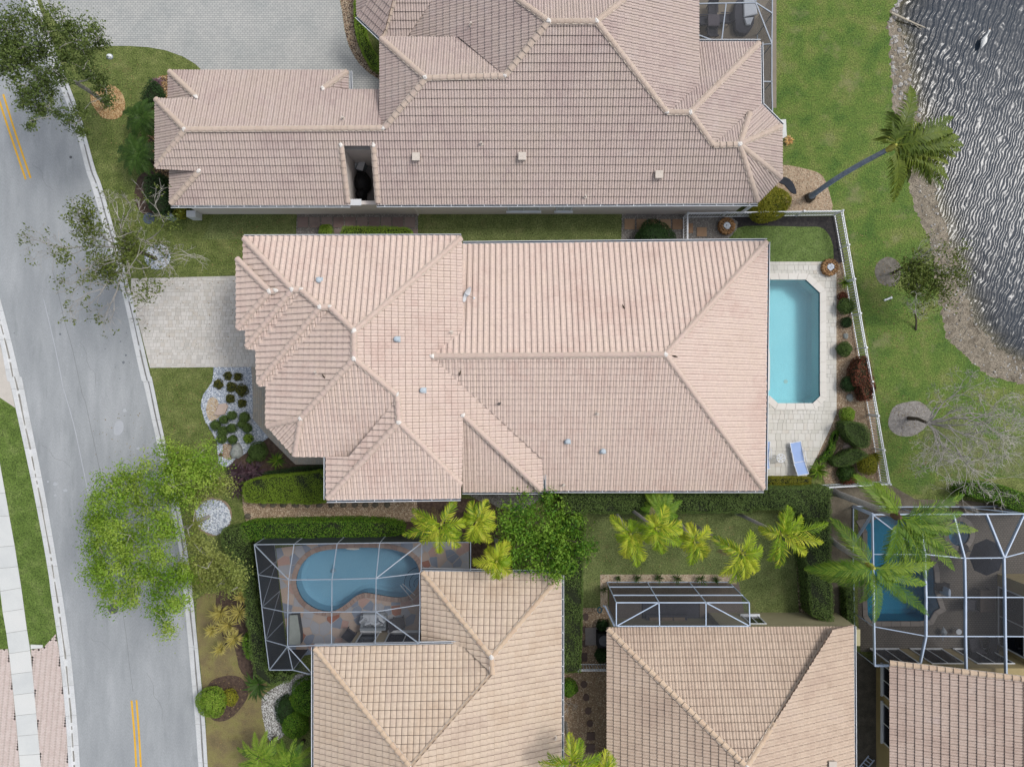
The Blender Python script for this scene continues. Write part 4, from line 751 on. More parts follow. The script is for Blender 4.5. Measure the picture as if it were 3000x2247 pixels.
t_br = M('roof_tile_taupe', ['#bda79a', '#c9b3a5', '#d0bcae', '#c4b2aa'], scale=.5, rnd=.2, fine=.10, bscale=9, stain=('#a08a76', .6, .4))
hr = House('lower_right_house', 'taupe tiled house with white sash windows at the lower right corner', (25, -20, 0), 'double', .30, .40, t_br, r_low, M('ochre_stucco', ['#a4946a', '#b3a276'], scale=1.5, bscale=60, fine=.06))
hr.face('W', PL((F(1922,1430),3.0),(F(1922,1657),3.0),(F(2212,1600),5.2)), fr((1921,1430),(2212,1466),(2300,1477),(2300,1750),(1921,1750)), anchor=F(1922,1500))
hr.ridges(('W', fr((1922,1431),(2300,1476))),); hr.finish([], 300)
xR = P(d3(1012,1200)).x; yR = P(E4(800,945)).y
blk(hr, xR, 40, -33, yR, 2.9)
for y0, y1 in ((855,1130),(1170,1520)):
    ya, yb = P(d3(1060,y0),1.6).y, P(d3(1060,y1),1.6).y; hr.window((ya+yb)/2, .9, abs(ya-yb)-.3, 1.35, wall_x=xR, face=-1, panes=2)
for x0, x1, z in ((2580,2660,.15),(2700,2790,.15),(2830,2930,.15)):
    X0, X1 = P((x0,1930),1.2).x, P((x1,1930),1.2).x; hr.window((X0+X1)/2, z, X1-X0, 2.1, wall_y=yR, face=1, panes=2, sill=False, name='sliding_door')
xq = P(E3(1900,1300)).x; blk(hr, xq, 40, yR+.003, P(E3(1900,1185)).y, 2.9)
hr.window((yR+P(E3(1900,1185)).y)/2-.2, .2, 3.2, 2.0, wall_x=xq, face=-1, panes=2, sill=False, name='sliding_door')
# ================================================================ swimming pools
m_plaster = M('pool_plaster_blue', ['#cfeff5', '#daf5f9'], scale=.6, bscale=15, fine=.06)
m_plaster2 = M('pool_plaster_steel', ['#b9daee', '#c6e2f2'], scale=.6, bscale=15, fine=.06)
m_plaster3 = M('pool_plaster_teal', ['#62b6d0', '#6ec0d8'], scale=.6, bscale=15, fine=.08)
m_cop = M('pale_coping', ['#e2ddd4', '#ebe7df'], scale=2, rnd=.4, fine=.04); m_cop2 = M('brick_coping', ['#a58d82', '#b79f93', '#c1aea2'], scale=3, rnd=.8, fine=.1); m_cop3 = M('grey_coping', ['#8a837d', '#9a938c'], scale=3, rnd=.6)
m_tilel = M('waterline_tile', ['#2f6f86', '#3f8098'], scale=3)
def ring_band(mb, outer, inner, z):
    n = len(outer)
    for i in range(n): j = (i+1) % n; mb.poly([Vector((*outer[i], z)), Vector((*outer[j], z)), Vector((*inner[j], z)), Vector((*inner[i], z))])
def pool(key, label, loc, zc, zw, depth, wm, pm, cm, cw, piece=0.6):
    ring = ccw([(p.x, p.y) for p in pools[key]]); t = thing('swimming_pool', loc, label, 'pool')
    inn = [(p.x, p.y) for p in offset(ring, .0)]; mb = MB(); n = len(ring); bz = zw-depth
    for i in range(n): j = (i+1) % n; mb.poly([Vector((*ring[i], zc-.02)), Vector((*ring[j], zc-.02)), Vector((*ring[j], bz+.15)), Vector((*ring[i], bz+.15))][::-1])
    q2 = [(p.x, p.y) for p in offset(ring, .2)]
    for i in range(n): j = (i+1) % n; mb.poly([Vector((*ring[i], bz+.15)), Vector((*ring[j], bz+.15)), Vector((*q2[j], bz)), Vector((*q2[i], bz))][::-1])
    mb.flat(q2, bz); mb.build('basin', pm, t)
    b = MB(); r3 = [(p.x, p.y) for p in offset(ring, .004)]
    for i in range(n): j = (i+1) % n; b.poly([Vector((*r3[i], zc-.02)), Vector((*r3[j], zc-.02)), Vector((*r3[j], zw-.12)), Vector((*r3[i], zw-.12))][::-1])
    b.build('waterline_tiles', m_tilel, t)
    MB().flat([(p.x, p.y) for p in offset(ring, .006)], zw).build('water', wm, t)
    out = [Vector((*p, 0)) for p in offset(ring, -cw)]; i2 = [Vector((*p, 0)) for p in offset(ring, .03)]
    A = [Vector((*p, 0)) for p in offset(ring, -cw)]+[Vector((*offset(ring, -cw)[0], 0))]; Bq = i2+[i2[0]]
    per = sum((A[i+1]-A[i]).length for i in range(n)); m_ = max(8, int(per/piece)); k = 0; acc = 0
    # coping stones, one by one, cut at the corners of the ring
    for i in range(n):
        ln = (A[i+1]-A[i]).length; c = max(1, round(ln/piece))
        for s_ in range(c):
            u0, u1 = s_/c, (s_+1)/c; g = .006/max(ln, .05)
            q = [A[i].lerp(A[i+1], u0+g), A[i].lerp(A[i+1], u1-g), Bq[i].lerp(Bq[i+1], u1-g), Bq[i].lerp(Bq[i+1], u0+g)]
            if area2(q) == 0: continue
            mb = MB(); mb.cur = R.random(); mb.prism(q, zc-.05, zc, top=.008); mb.build('coping_stone', cm, t)
    return t
w_main = waterM('pool_water', (.69, .95, .99), .05, .007, 2.5); w_kid = waterM('kidney_pool_water', (.73, .91, .98), .04, .008, 4); w_deep = waterM('deep_pool_water', (.45, .81, .91), .04, .006, 4)
pl_main = pool('main', 'eight-sided turquoise pool behind the central house', P(d1(350,1200)), .05, -.08, 1.3, w_main, m_plaster, m_cop, .33)
o = MB(); c = P(d2(290,50), -1.2); o.prism(ell((c.x, c.y), .12, .12, 12), -1.375, -1.355).build('main_drain', m_cop, pl_main)
o = MB(); o.prism([(p.x, p.y) for p in W2(smooth(L(d1,(-60,1300),(120,1300),(150,1345),(150,1600)) + L(d2,(150,110),(120,130),(-60,130)),2))], -.6, .06, top=.01); o.build('pool_ledge', m_cop, pl_main)
pl_kid = pool('kidney', 'kidney-shaped steel-blue pool inside the screened enclosure', P(B(1000,500)), .05, -.06, 1.2, w_kid, m_plaster2, m_cop2, .25, .32)
pl_deep = pool('deep', 'dark teal pool under the big feather palms', P(E3(700,1200)), .05, -.06, 1.6, w_deep, m_plaster3, m_cop3, .25, .5)
pl_spa = pool('spa', 'small round hot tub beside the dark teal pool', P(E3(1455,720)), .07, -.02, .8, waterM('spa_water', (.5,.74,.86), .04, .004, 5), m_plaster2, m_cop3, .25, .4)
# ---------------------------------------------------------------- pool deck pavers of the central house
m_deck = M('travertine_paver', ['#cfccc2', '#dad7cd', '#e1ded6', '#d2c9bb'], scale=1, rnd=.75, fine=.05, bscale=30)
dk = L(d1,(-120,600),(690,600),(690,1657)) + L(d2,(690,0),(692,300),(640,430),(530,660),(450,812),(-120,812))
bricks(dk, 'pool_deck', .3, .3, 0.0, .006, m_deck, M('deck_joint', ['#aaa69c', '#b6b2a8'], scale=3), obj_max=300, sizes=((.2,.3,.3,.4), (.2,.3,.4)), gap=.005, thick=.02, hole=[(p.x, p.y) for p in pools['main']], key=lambda p: -p[0])
# ---------------------------------------------------------------- crazy paving round the kidney pool
fl_ring = [(p.x, p.y) for p in W2(L(B,(270,180),(700,130),(1960,110),(2500,110),(2500,520),(1960,620),(1960,1150),(1240,1120),(1200,1330),(560,1420),(430,1420),(330,700)))]
base = MB().flat(fl_ring, .004, [[(p.x, p.y) for p in pools['kidney']]]).build('pool_patio', M('patio_grout', ['#bfb5ae', '#cbc1ba'], scale=2, bscale=30, fine=.1), kind='structure')
seeds = []
while len(seeds) < 190:
    p = ipoly(fl_ring, 1)[0]
    if all((p[0]-q[0])**2+(p[1]-q[1])**2 > .33**2 for q in seeds) or R.random() < .004: seeds.append(p)
m_flags = [M('flag_'+n_, c_, scale=2, fine=.1, rnd=.5) for n_, c_ in (('buff', ['#c9b3a4', '#d6c4b6']), ('blue', ['#8c97aa', '#9fa9b9']), ('rust', ['#a9705c', '#b7806c']), ('pink', ['#c2a096', '#d0b0a4']), ('grey', ['#b2b4bb', '#c0c2c8']))]
def clip_half(q, m, d):            # keep points with (p-m).d <= 0
    out = []
    for i in range(len(q)):
        a, b_ = q[i-1], q[i]; da = (a[0]-m[0])*d[0]+(a[1]-m[1])*d[1]; db = (b_[0]-m[0])*d[0]+(b_[1]-m[1])*d[1]
        if (da <= 0) != (db <= 0): t = da/(da-db); out.append((a[0]+(b_[0]-a[0])*t, a[1]+(b_[1]-a[1])*t))
        if db <= 0: out.append(b_)
    return out
kring = ccw([(p.x, p.y) for p in offset(ccw([(p.x, p.y) for p in pools['kidney']]), -.2)])
for i, s_ in enumerate(seeds):
    q = [(s_[0]+a*1.2, s_[1]+b_*1.2) for a, b_ in ((-1,-1),(1,-1),(1,1),(-1,1))]
    for j, s2 in enumerate(seeds):
        if i != j and abs(s2[0]-s_[0]) < 2.4 and abs(s2[1]-s_[1]) < 2.4 and q:
            dx, dy = s2[0]-s_[0], s2[1]-s_[1]; q = clip_half(q, ((s_[0]+s2[0])/2-dx*.035, (s_[1]+s2[1])/2-dy*.035), (dx, dy))
    if len(q) < 3: continue
    q = [(p[0]+R.uniform(-.02,.02), p[1]+R.uniform(-.02,.02)) for p in q]
    V, fs = cdt([q, fl_ring, kring], lambda o_: 0 in o_ and 1 in o_ and 2 not in o_)
    if not fs: continue
    used = sorted({k for f in fs for k in f}); ix = {k: a for a, k in enumerate(used)}; zz = .02+R.uniform(-.003, .003); nu = len(used)
    ed = {(f[a-1], f[a]) for f in fs for a in range(len(f))}; sk = [[ix[a], nu+ix[a], nu+ix[b_], ix[b_]] for a, b_ in ed if (b_, a) not in ed]
    mb = MB(); mb.cur = R.random(); mb.add([(V[k].x, V[k].y, zz) for k in used]+[(V[k].x, V[k].y, .005) for k in used], [[ix[k] for k in f] for f in fs]+sk); mb.build('flagstone', m_flags[R.choice((0,0,0,1,1,1,4,4,4,2,3))], base)
# brick paving in the right-hand cage, tan floors elsewhere
sheet('patio', L(E3,(290,440),(1980,440),(2300,520),(2300,1657)) + L(E4,(2300,980),(320,980),(290,560)), .006, brickM('cobble_paving', '#6f6961', '#7d766d', '#4b4744', .16, .12), holes=[[(p.x, p.y) for p in pools['deep']], [(p.x, p.y) for p in pools['spa']]])
sheet('patio', L(TR,(150,-60),(1300,-60),(1300,1500),(1000,1500),(150,700)), .006, M('patio_tile', ['#8a8070', '#968c7c'], scale=2, bscale=30, fine=.12))
sheet('patio', L(c3,(1060,160),(2110,160),(2190,600),(1060,600)), .010, M('patio_slab', ['#6f655c', '#7c7168'], scale=2, bscale=20, fine=.15))
sheet('courtyard_floor', L(b0,(830,1180),(1110,1180),(1130,1690),(860,1690)), .006, M('court_concrete', ['#8a8582', '#989390'], scale=2, fine=.1))
# ================================================================ screen enclosures
m_mesh = screenM('insect_screen', '#2a2d33', .34); m_mesh2 = screenM('dark_insect_screen', '#343943', .9)
m_alu = M('grey_aluminium', ['#8f99a6', '#9fa9b5'], scale=2, rough=.5, spec=.5, fine=.03); m_alub = M('blue_white_aluminium', ['#b6c8e0', '#c8d6e8'], scale=2, rough=.45, spec=.5, fine=.03)
def cage(label, loc, V, beams, panels, mat, th=.07, deep=.0, dark=(), mesh=None):
    t = thing('screen_enclosure', loc, label, 'screen enclosure'); pt = {k: P(p, z) for k, (p, z) in V.items()}
    for b in beams:
        w_ = b[2] if len(b) > 2 else th
        MB().bar(pt[b[0]], pt[b[1]], w_, max(w_, deep if len(b) > 2 else w_)).build('beam', mat, t)
    for i, q in enumerate(panels):
        MB().poly([pt[k]-Vector((0,0,.01)) for k in q]).build('screen_panel', (m_mesh2 if i in dark else (mesh or m_mesh)), t)
    return t
# kidney pool enclosure: walls 3.0 m, raised centre 4.0 m
zc0, zc1 = 3.0, 4.0
V = {}
for k, x, y, z in (('n0',20,138,zc0),('n1',480,132,zc0),('n2',978,125,zc0),('n3',1470,118,zc0),('n4',1958,112,zc0),
    ('w1',66,488,zc0),('w2',108,860,zc0),('w3',150,1240,zc0),('w4',195,1585,zc0),('s1',465,1585,zc0),('s2',705,1645,3.4),
    ('i1',418,545,zc1),('j1',918,540,zc1),('k1',1428,527,zc1),('e1',1930,467,3.1),
    ('i2',408,922,zc1),('j2',916,915,zc1),('k2',1424,912,zc1),('e2',1935,832,3.1),
    ('i3',405,1312,zc1),('j3',912,1292,zc1),('k3',1418,1290,zc1),('e3',1925,1280,zc1),('c3',712,1302,zc1),('e0',1948,440,3.05),('f0',2520,112,zc0),('f1',2520,440,3.05)): V[k] = (B(x, y), z)
gv = {'n0':'g0','n1':'g1','n2':'g2','n3':'g3','n4':'g4','w1':'h1','w2':'h2','w3':'h3','w4':'h4','s1':'h5'}
for k, g in gv.items(): p = P(*V[k]); V[g] = ((CX+p.x/S, CY-p.y/S), .02)
bm = [('n0','n1'),('n1','n2'),('n2','n3'),('n3','n4'),('n0','w1'),('w1','w2'),('w2','w3'),('w3','w4'),('w4','s1'),('s1','s2'),('w1','i1'),('i1','j1'),('j1','k1'),('k1','e1'),('w2','i2'),('i2','j2'),('j2','k2'),('k2','e2'),('w3','i3'),('i3','c3'),('c3','j3'),('j3','k3'),('k3','e3'),
    ('n1','i1'),('i1','i2'),('i2','i3'),('n2','j1'),('j1','j2'),('j2','j3'),('n3','k1'),('k1','k2'),('k2','k3'),('n4','e0'),('e0','e1'),('e1','e2'),('e2','e3'),('i3','w4'),('i3','s1'),('i3','s2'),('n0','i1',.05),('k1','n4',.05),('k2','e3',.05),('n4','f0'),('e0','f1'),('f0','f1')]
bm += [(a, b_) for a, b_ in gv.items()] + [('g0','h1',.04),('h1','w2',.04),('h2','w3',.04)]
pn = [('n0','n1','i1','w1'),('n1','n2','j1','i1'),('n2','n3','k1','j1'),('n3','n4','e1','k1'),('w1','i1','i2','w2'),('i1','j1','j2','i2'),('j1','k1','k2','j2'),('k1','e1','e2','k2'),('w2','i2','i3','w3'),('i2','j2','j3','i3'),('j2','k2','k3','j3'),('k2','e2','e3','k3'),('w3','i3','w4'),('i3','s1','w4'),('i3','s2','s1'),('n4','f0','f1','e0'),
    ('n0','g0','g1','n1'),('n1','g1','g2','n2'),('n2','g2','g3','n3'),('n3','g3','g4','n4'),('n0','w1','h1','g0'),('w1','w2','h2','h1'),('w2','w3','h3','h2'),('w3','w4','h4','h3'),('w4','s1','h5','h4')]
cage('grey framed screen enclosure over the kidney pool', P(B(1000,800)), V, bm, pn, m_alu, .042, mesh=screenM('fine_screen', '#2a2d33', .30), dark=range(16, 25))
# small patio enclosure of the lower middle house
V = {}
for k, x, y, z in (('a0',1045,160,.02),('a1',1370,160,.02),('a2',1710,160,.02),('a3',2030,160,.02),('b0',1120,325,3.6),('b1',1465,325,3.6),('b2',1845,325,3.6),('b3',2195,325,3.6),('c0',1120,515,3.6),('c1',1470,515,3.6),('c2',1845,515,3.6),('c3',2200,515,3.6)): V[k] = (c3(x, y), z)
for i in range(4):
    p = P(*V['a%d' % i])
    for j, z in ((0, 1.0), (1, 2.6)): V['m%d%d' % (j, i)] = ((CX+p.x*H/(H-z)/S, CY-p.y*H/(H-z)/S), z)
p = P(*V['c0']); V['d0'] = ((CX+p.x/S, CY-p.y/S), .02)
bm = [('a%d' % i, 'b%d' % i) for i in range(4)]+[('b%d' % i, 'c%d' % i) for i in range(4)]+[(r+str(i), r+str(i+1)) for r in ('b','c','m0','m1','a') for i in range(3)]+[('c0','b1'),('b2','c3'),('c0','d0')]
pn = [('a%d' % i, 'a%d' % (i+1), 'b%d' % (i+1), 'b%d' % i) for i in range(3)]+[('b%d' % i, 'b%d' % (i+1), 'c%d' % (i+1), 'c%d' % i) for i in range(3)]+[('a0','b0','c0','d0')]
cage('small white-framed screened patio in front of the lower middle house', P(c3(1600,350)), V, bm, pn, m_alub, .05, mesh=screenM('patio_screen', '#1d222b', .5))
# lanai enclosure of the lower right house: deep beams, mansard roof
V = {}
zt = 3.4
for k, f, x, y, z in (('p0',E3,232,405,.02),('p1',E3,455,500,2.35),('q1',E3,1770,495,2.35),('q2',E3,2209,492,2.35),('q3',E3,2500,490,2.35),('r1',E3,1060,960,zt),('r2',E3,1520,1005,zt),('r3',E3,1975,1000,zt),('r4',E3,2300,915,zt),('n1',E3,1000,497,2.35),('w1',E4,475,690,2.35),('w2',E4,482,1138,2.35),('s1',E4,1075,350,zt),('s2',E4,1530,352,zt),('s3',E4,1985,352,zt),('s4',E4,2300,352,zt),('t1',E4,1075,800,zt),('t2',E4,1530,803,zt),('t3',E4,1990,803,zt),('t4',E4,2300,805,zt),('u1',E4,1010,1105,3.0),('u2',E4,1540,1200,zt),('u3',E4,2000,1270,zt),('u0',E4,680,1140,2.7),('n2',E3,1390,497,2.35),('w0',E3,462,960,2.35)): V[k] = (f(x, y), z)
for k, g in (('w1','o1'),('w2','o2'),('q1','o3'),('n1','o4'),('w0','o5'),('q2','o6')): p = P(*V[k]); V[g] = ((CX+p.x/S, CY-p.y/S), .02)
bm = [('p0','p1',.055),('p1','n1',.055),('n1','q1',.055),('q1','q2',.055),('q2','q3',.055),('p1','w0',.055),('w0','w1',.055),('w1','w2',.055),('w2','u0',.08),('n1','r1',.07),('n2','r2',.07),('q1','r3',.08),('q2','r3'),('r1','r2'),('r2','r3'),('r3','r4'),('r1','s1',.08),('r2','s2',.08),('r3','s3',.08),('w0','r1'),('w1','t1'),('s1','s2'),('s2','s3'),('s3','s4'),('s1','t1',.08),('s2','t2',.08),('s3','t3',.08),('t1','t2'),('t2','t3'),('t3','t4'),('t1','u1',.07),('t2','u2',.08),('t3','u3',.08),('o1','w1'),('o2','w2'),('o3','q1'),('o4','n1'),('o5','w0'),('o6','q2'),('p0','o5',.05),('o5','o1',.05),('o1','o2',.05),('p0','o4',.06),('o4','o3',.06),('o3','o6',.06),('p1','o5',.05),('p1','r1',.05),('o3','q2',.05),('r3','q2',.06)]
pn = [('p1','n1','r1','w0'),('n1','n2','r2','r1'),('n2','q1','r3','r2'),('q1','q2','r3'),('q2','q3','r4','r3'),('w0','r1','s1'),('w0','s1','t1','w1'),('r1','r2','s2','s1'),('r2','r3','s3','s2'),('r3','r4','s4','s3'),('s1','s2','t2','t1'),('s2','s3','t3','t2'),('s3','s4','t4','t3'),('w1','t1','u1','u0','w2'),('t1','t2','u2','u1'),('t2','t3','u3','u2'),('p0','o4','n1','p1'),('o4','o3','q1','n1'),('o3','o6','q2','q1'),('p0','p1','w0','o5'),('o5','w0','w1','o1'),('o1','w1','w2','o2')]
cage('large blue-white framed screen enclosure over the dark teal pool', P(E3(1400,1400)), V, bm, pn, m_alub, .045, .18, mesh=screenM('lanai_screen', '#171a20', .38))
# lanai of the upper house
V = {}
for k, x, y, z in (('a',200,58,2.8),('b',1012,42,2.8),('c',1242,190,2.4),('d',1236,612,2.4),('e',1236,1137,2.4),('f',1245,1580,2.4),('g',1088,625,2.4),('h',1088,1137,2.4),('i',1075,1440,2.4),('j',470,585,2.9),('k',215,490,2.9),('l',602,50,2.8),('m',540,580,2.9),('n',1012,-60,2.8),('o',1242,-60,2.4),('q',1075,590,2.9),('s',200,-60,2.8),('r',215,590,2.9)): V[k] = (TR(x, y), z)
for k in 'cdefo': p = P(*V[k]); V['0'+k] = ((CX+p.x/S, CY-p.y/S), .02)
bm = [('a','l'),('l','b'),('b','c'),('c','d'),('d','e'),('e','f'),('d','g'),('e','h'),('k','j'),('j','q'),('l','m'),('b','d'),('b','n'),('c','o'),('c','0c'),('d','0d'),('e','0e'),('f','0f'),('0c','0d'),('0d','0e'),('0e','0f')]
pn = [('a','l','m','r'),('l','b','q','m'),('b','c','d','q'),('d','e','h','g'),('e','f','i','h'),('s','n','b','a'),('n','o','c','b'),('o','c','0c','0o'),('c','d','0d','0c'),('d','e','0e','0d'),('e','f','0f','0e')]
cage('thin-framed screened lanai at the north-east corner of the upper house', P(TR(900,400)), V, bm, pn, m_alu, .06, mesh=screenM('lanai_screen_b', '#20242a', .42))
# ================================================================ white picket fences
def fence(label, pts, h, loc, step=.15):
    t = thing('picket_fence', loc, label, 'fence'); W_ = [P(p, h) for p in pts]; pk = lmesh('picket', MB().box((0,0,0), .032, .032, h-.10), m_white); po = lmesh('post', MB().box((0,0,0), .07, .07, h+.03).box((0,0,h+.03), .09, .09, .03), m_white)
    for a, b_ in zip(W_, W_[1:]):
        a = Vector((a.x, a.y, 0)); b_ = Vector((b_.x, b_.y, 0)); d = b_-a; ln = d.length; ang = math.atan2(d.y, d.x); m3 = Matrix.Rotation(ang, 3, 'Z')
        for z in (h-.04, h-.22, .14): MB().bar(a+Vector((0,0,z)), b_+Vector((0,0,z)), .045, .04).build('rail', m_white, t)
        n_ = max(1, round(ln/2.0))
        for i in range(n_+1): inst('post', po, t, a+d*(i/n_), m3)
        k = int(ln/step)
        for i in range(1, k):
            if all(abs(i/k-j/n_)*ln > .07 for j in range(n_+1)): inst('picket', pk, t, a+d*(i/k)+Vector((0,0,.08)), m3)
    return t
fence('long white picket fence round the pool garden of the central house', [c1(1700,452), c1(1700,205), d1(745,186), d2(1128,880), d2(632,908)], 1.2, P(d1(800,800)))
fence('short white picket gate across the gravel side path', [c3(815,878), c3(1052,878)], 1.1, P(c3(930,870)))
# ================================================================ furniture and small things
m_sling = M('blue_sling', ['#9fb9e8', '#acc3ee'], scale=3, fine=.04, bscale=80); m_frame = M('white_tube', ['#e8ecf2', '#f2f5f8'], scale=3, rough=.4); m_char = M('charcoal_fabric', ['#43434a', '#4e4e56'], scale=4, fine=.1); m_blk = M('black_cover', ['#141416', '#1d1d20'], scale=4, rough=.6); m_cush = M('white_cushion', ['#c6cdd6', '#d6dce4'], scale=4, fine=.04); m_wick = M('grey_wicker', ['#8e979f', '#a0a8af'], scale=10, fine=.15)
def lounger(label, head, foot, wd, group):          # px of head and foot ends of the sling
    a, b_ = P(head, .3), P(foot, .5); c = (a+b_)/2; t = thing('sun_lounger', (c.x, c.y, 0), label, 'lounger', group); a.z = b_.z = 0
    d = (b_-a); ln = d.length; d.normalize(); n_ = Vector((-d.y, d.x, 0))
    bend = a+d*ln*.62; prof = [(a, .30), (bend, .34), (b_, .66)]
    mb = MB(); 
    for (p, z), (q, z2_) in zip(prof, prof[1:]):
        for k in range(4):
            u0, u1 = k/4, (k+1)/4; sag = lambda u: -.03*math.sin(math.pi*u)
            P0, P1 = p.lerp(q, u0)+Vector((0,0,z+(z2_-z)*u0+sag(u0))), p.lerp(q, u1)+Vector((0,0,z+(z2_-z)*u1+sag(u1)))
            mb.poly([P0-n_*wd/2, P1-n_*wd/2, P1+n_*wd/2, P0+n_*wd/2]); mb.poly([P0-n_*wd/2-Vector((0,0,.012)), P0+n_*wd/2-Vector((0,0,.012)), P1+n_*wd/2-Vector((0,0,.012)), P1-n_*wd/2-Vector((0,0,.012))])
    mb.build('sling', m_sling, t)
    for s_ in (-1, 1):
        MB().tube([p+n_*s_*wd/2+Vector((0,0,z)) for p, z in prof], .02, 6).build('side_rail', m_frame, t)
        for u in (.12, .58):
            p = a+d*ln*u+n_*s_*wd/2; MB().tube([p+Vector((0,0,.31)), Vector((p.x, p.y, 0))+n_*s_*.03], .018, 6).build('leg', m_frame, t)
        if s_ == -1 or True: 
            p = a+d*ln*.25+n_*s_*(wd/2+.05); q = a+d*ln*.62+n_*s_*(wd/2+.05); MB().tube([p+Vector((0,0,.3)), p+Vector((0,0,.52))+d*.08, q+Vector((0,0,.54)), q+d*.12+Vector((0,0,.36))], .018, 6).build('arm', m_frame, t)
    for (p, z) in prof: MB().tube([p-n_*wd/2+Vector((0,0,z)), p+n_*wd/2+Vector((0,0,z))], .018, 6).build('cross_bar', m_frame, t)
lounger('blue sling sun lounger standing free on the pool deck', d2(360,540), d2(415,800), .62, None)
lounger('blue sling sun lounger half hidden under the roof edge', d2(112,530), d2(100,750), .62, None)
c = P(d2(242,668), .5); t = thing('side_table', (c.x, c.y, 0), 'round white slatted side table between the two loungers', 'table')
ctr = Vector((c.x, c.y, .5)); MB().tube([ctr+Vector((.24*math.cos(a*.3142), .24*math.sin(a*.3142), 0)) for a in range(21)], .022, 6).build('rim', m_frame, t)
for k in range(6): a = k*math.pi/3; MB().bar(ctr, ctr+Vector((.23*math.cos(a), .23*math.sin(a), 0)), .045, .02).build('spoke', m_frame, t)
for k in range(3): a = .5+k*2.094; MB().tube([ctr+Vector((.15*math.cos(a), .15*math.sin(a), 0)), Vector((c.x+.24*math.cos(a), c.y+.24*math.sin(a), 0))], .016, 6).build('leg', m_frame, t)
m_plant = M('planter_brick', ['#7c5a3e', '#98744f', '#b08a60'], scale=6, rnd=.8, fine=.15)
def planter(px, label):
    c = P(px); t = thing('planter', c, label, 'planter', 'stone planters with white pebbles')
    MB().prism(ell((c.x,c.y),.40,.40,24), 0, .28).build('core', m_mulch, t)
    for lv in range(2):
        for k in range(16):
            a = 2*math.pi*(k+.5*lv)/16; mb = MB(); mb.cur = R.random(); mb.blob((c.x+.40*math.cos(a), c.y+.40*math.sin(a), .09+.16*lv), .11, .11, .10, 6, 4, .12); mb.build('stone', m_plant, t)
    for k in range(12): a = 2*math.pi*k/12; mb = MB(); mb.cur = R.random(); mb.blob((c.x+.28*math.cos(a), c.y+.28*math.sin(a), .32), .08, .08, .05, 6, 4, .12); mb.build('stone', m_plant, t)
    pts = [(c.x+.19*math.sqrt(R.random())*math.cos(a), c.y+.19*math.sqrt(R.random())*math.sin(a)) for a in np.arange(0, 60, .5)]; mb = MB()
    for p in pts: mb.cur = R.random(); mb.blob((*p, .33), .035, .035, .03, 5, 3, .1)
    mb.build('pebbles', m_stone_white, t, kind='stuff')
planter(c1(2003,318), 'round stone planter of white pebbles inside the fence by the upper gravel'); planter(d1(626,650), 'round stone planter of white pebbles at the corner of the pool deck')
# satellite dish on the roof edge
c = hm.pl['MN'].on(c1(0,0)) if False else hm.pl['MN'].on(b1(1850,880)); t = thing('satellite_dish', c, 'white satellite dish standing on the pink tiled roof', 'satellite dish')
mb = MB(); dn = Vector((.85, -.42, .16)).normalized(); x = dn.cross(Vector((0,0,1))).normalized(); y = x.cross(dn); ctr = c+Vector((-.12,.1,.45)); n_ = 16; vs = [ctr]
for rr, dd in ((.15,.012),(.32,.05),(.50,.13)):
    for k in range(n_): a = 2*math.pi*k/n_; vs.append(ctr+(x*math.cos(a)*.85+y*math.sin(a))*rr+dn*dd)
fs = [[0,1+k,1+(k+1) % n_] for k in range(n_)]+[[1+r*n_+k, 1+(r+1)*n_+k, 1+(r+1)*n_+(k+1) % n_, 1+r*n_+(k+1) % n_] for r in range(2) for k in range(n_)]
mb.add(vs, fs); mb.build('reflector', m_white, t, sm=True)
MB().tube([c, c+Vector((0,0,.3)), ctr-dn*.04], .022, 6).build('mast', m_alu, t); MB().tube([ctr-y*.35+dn*.05, ctr+dn*.50-y*.12], .012, 5).build('feed_arm', M('dark_metal', ['#55504c', '#66605b'], scale=3), t); MB().blob(ctr+dn*.52-y*.1, .06, .06, .06, 8, 5, .02).build('receiver', m_white, t)
# kidney pool furniture
c = P(B(1400,1020), .4); t = thing('patio_sofa', (c.x, c.y, 0), 'pale wicker patio sofa with white cushions by the house wall', 'sofa')
sx, sy = 1.45, .85
MB().prism([(c.x+a*sx/2, c.y+b_*sy/2) for a, b_ in ((-1,-1),(1,-1),(1,.7),(.85,1),(-.85,1),(-1,.7))], .04, .34, top=.03).build('seat_base', m_wick, t)
MB().box((c.x, c.y-sy/2+.06, .34), sx, .13, .4).build('backrest', m_wick, t)
for s_ in (-1,1): MB().box((c.x+s_*(sx/2-.07), c.y+.02, .34), .13, sy*.8, .22).build('arm', m_wick, t)
for s_ in (-1,0,1): MB().box((c.x+s_*.42, c.y+.05, .345), .41, .62, .12).build('cushion', m_cush, t)
for x_, y_, rz_ in ((-.5,.02,.7),(-.22,-.18,.3),(.05,-.2,-.2),(.42,.0,-.6),(.3,-.2,.5)): MB().box((c.x+x_, c.y+y_, .47), .36, .12, .32, rz_, -.5).build('pillow', m_cush, t)
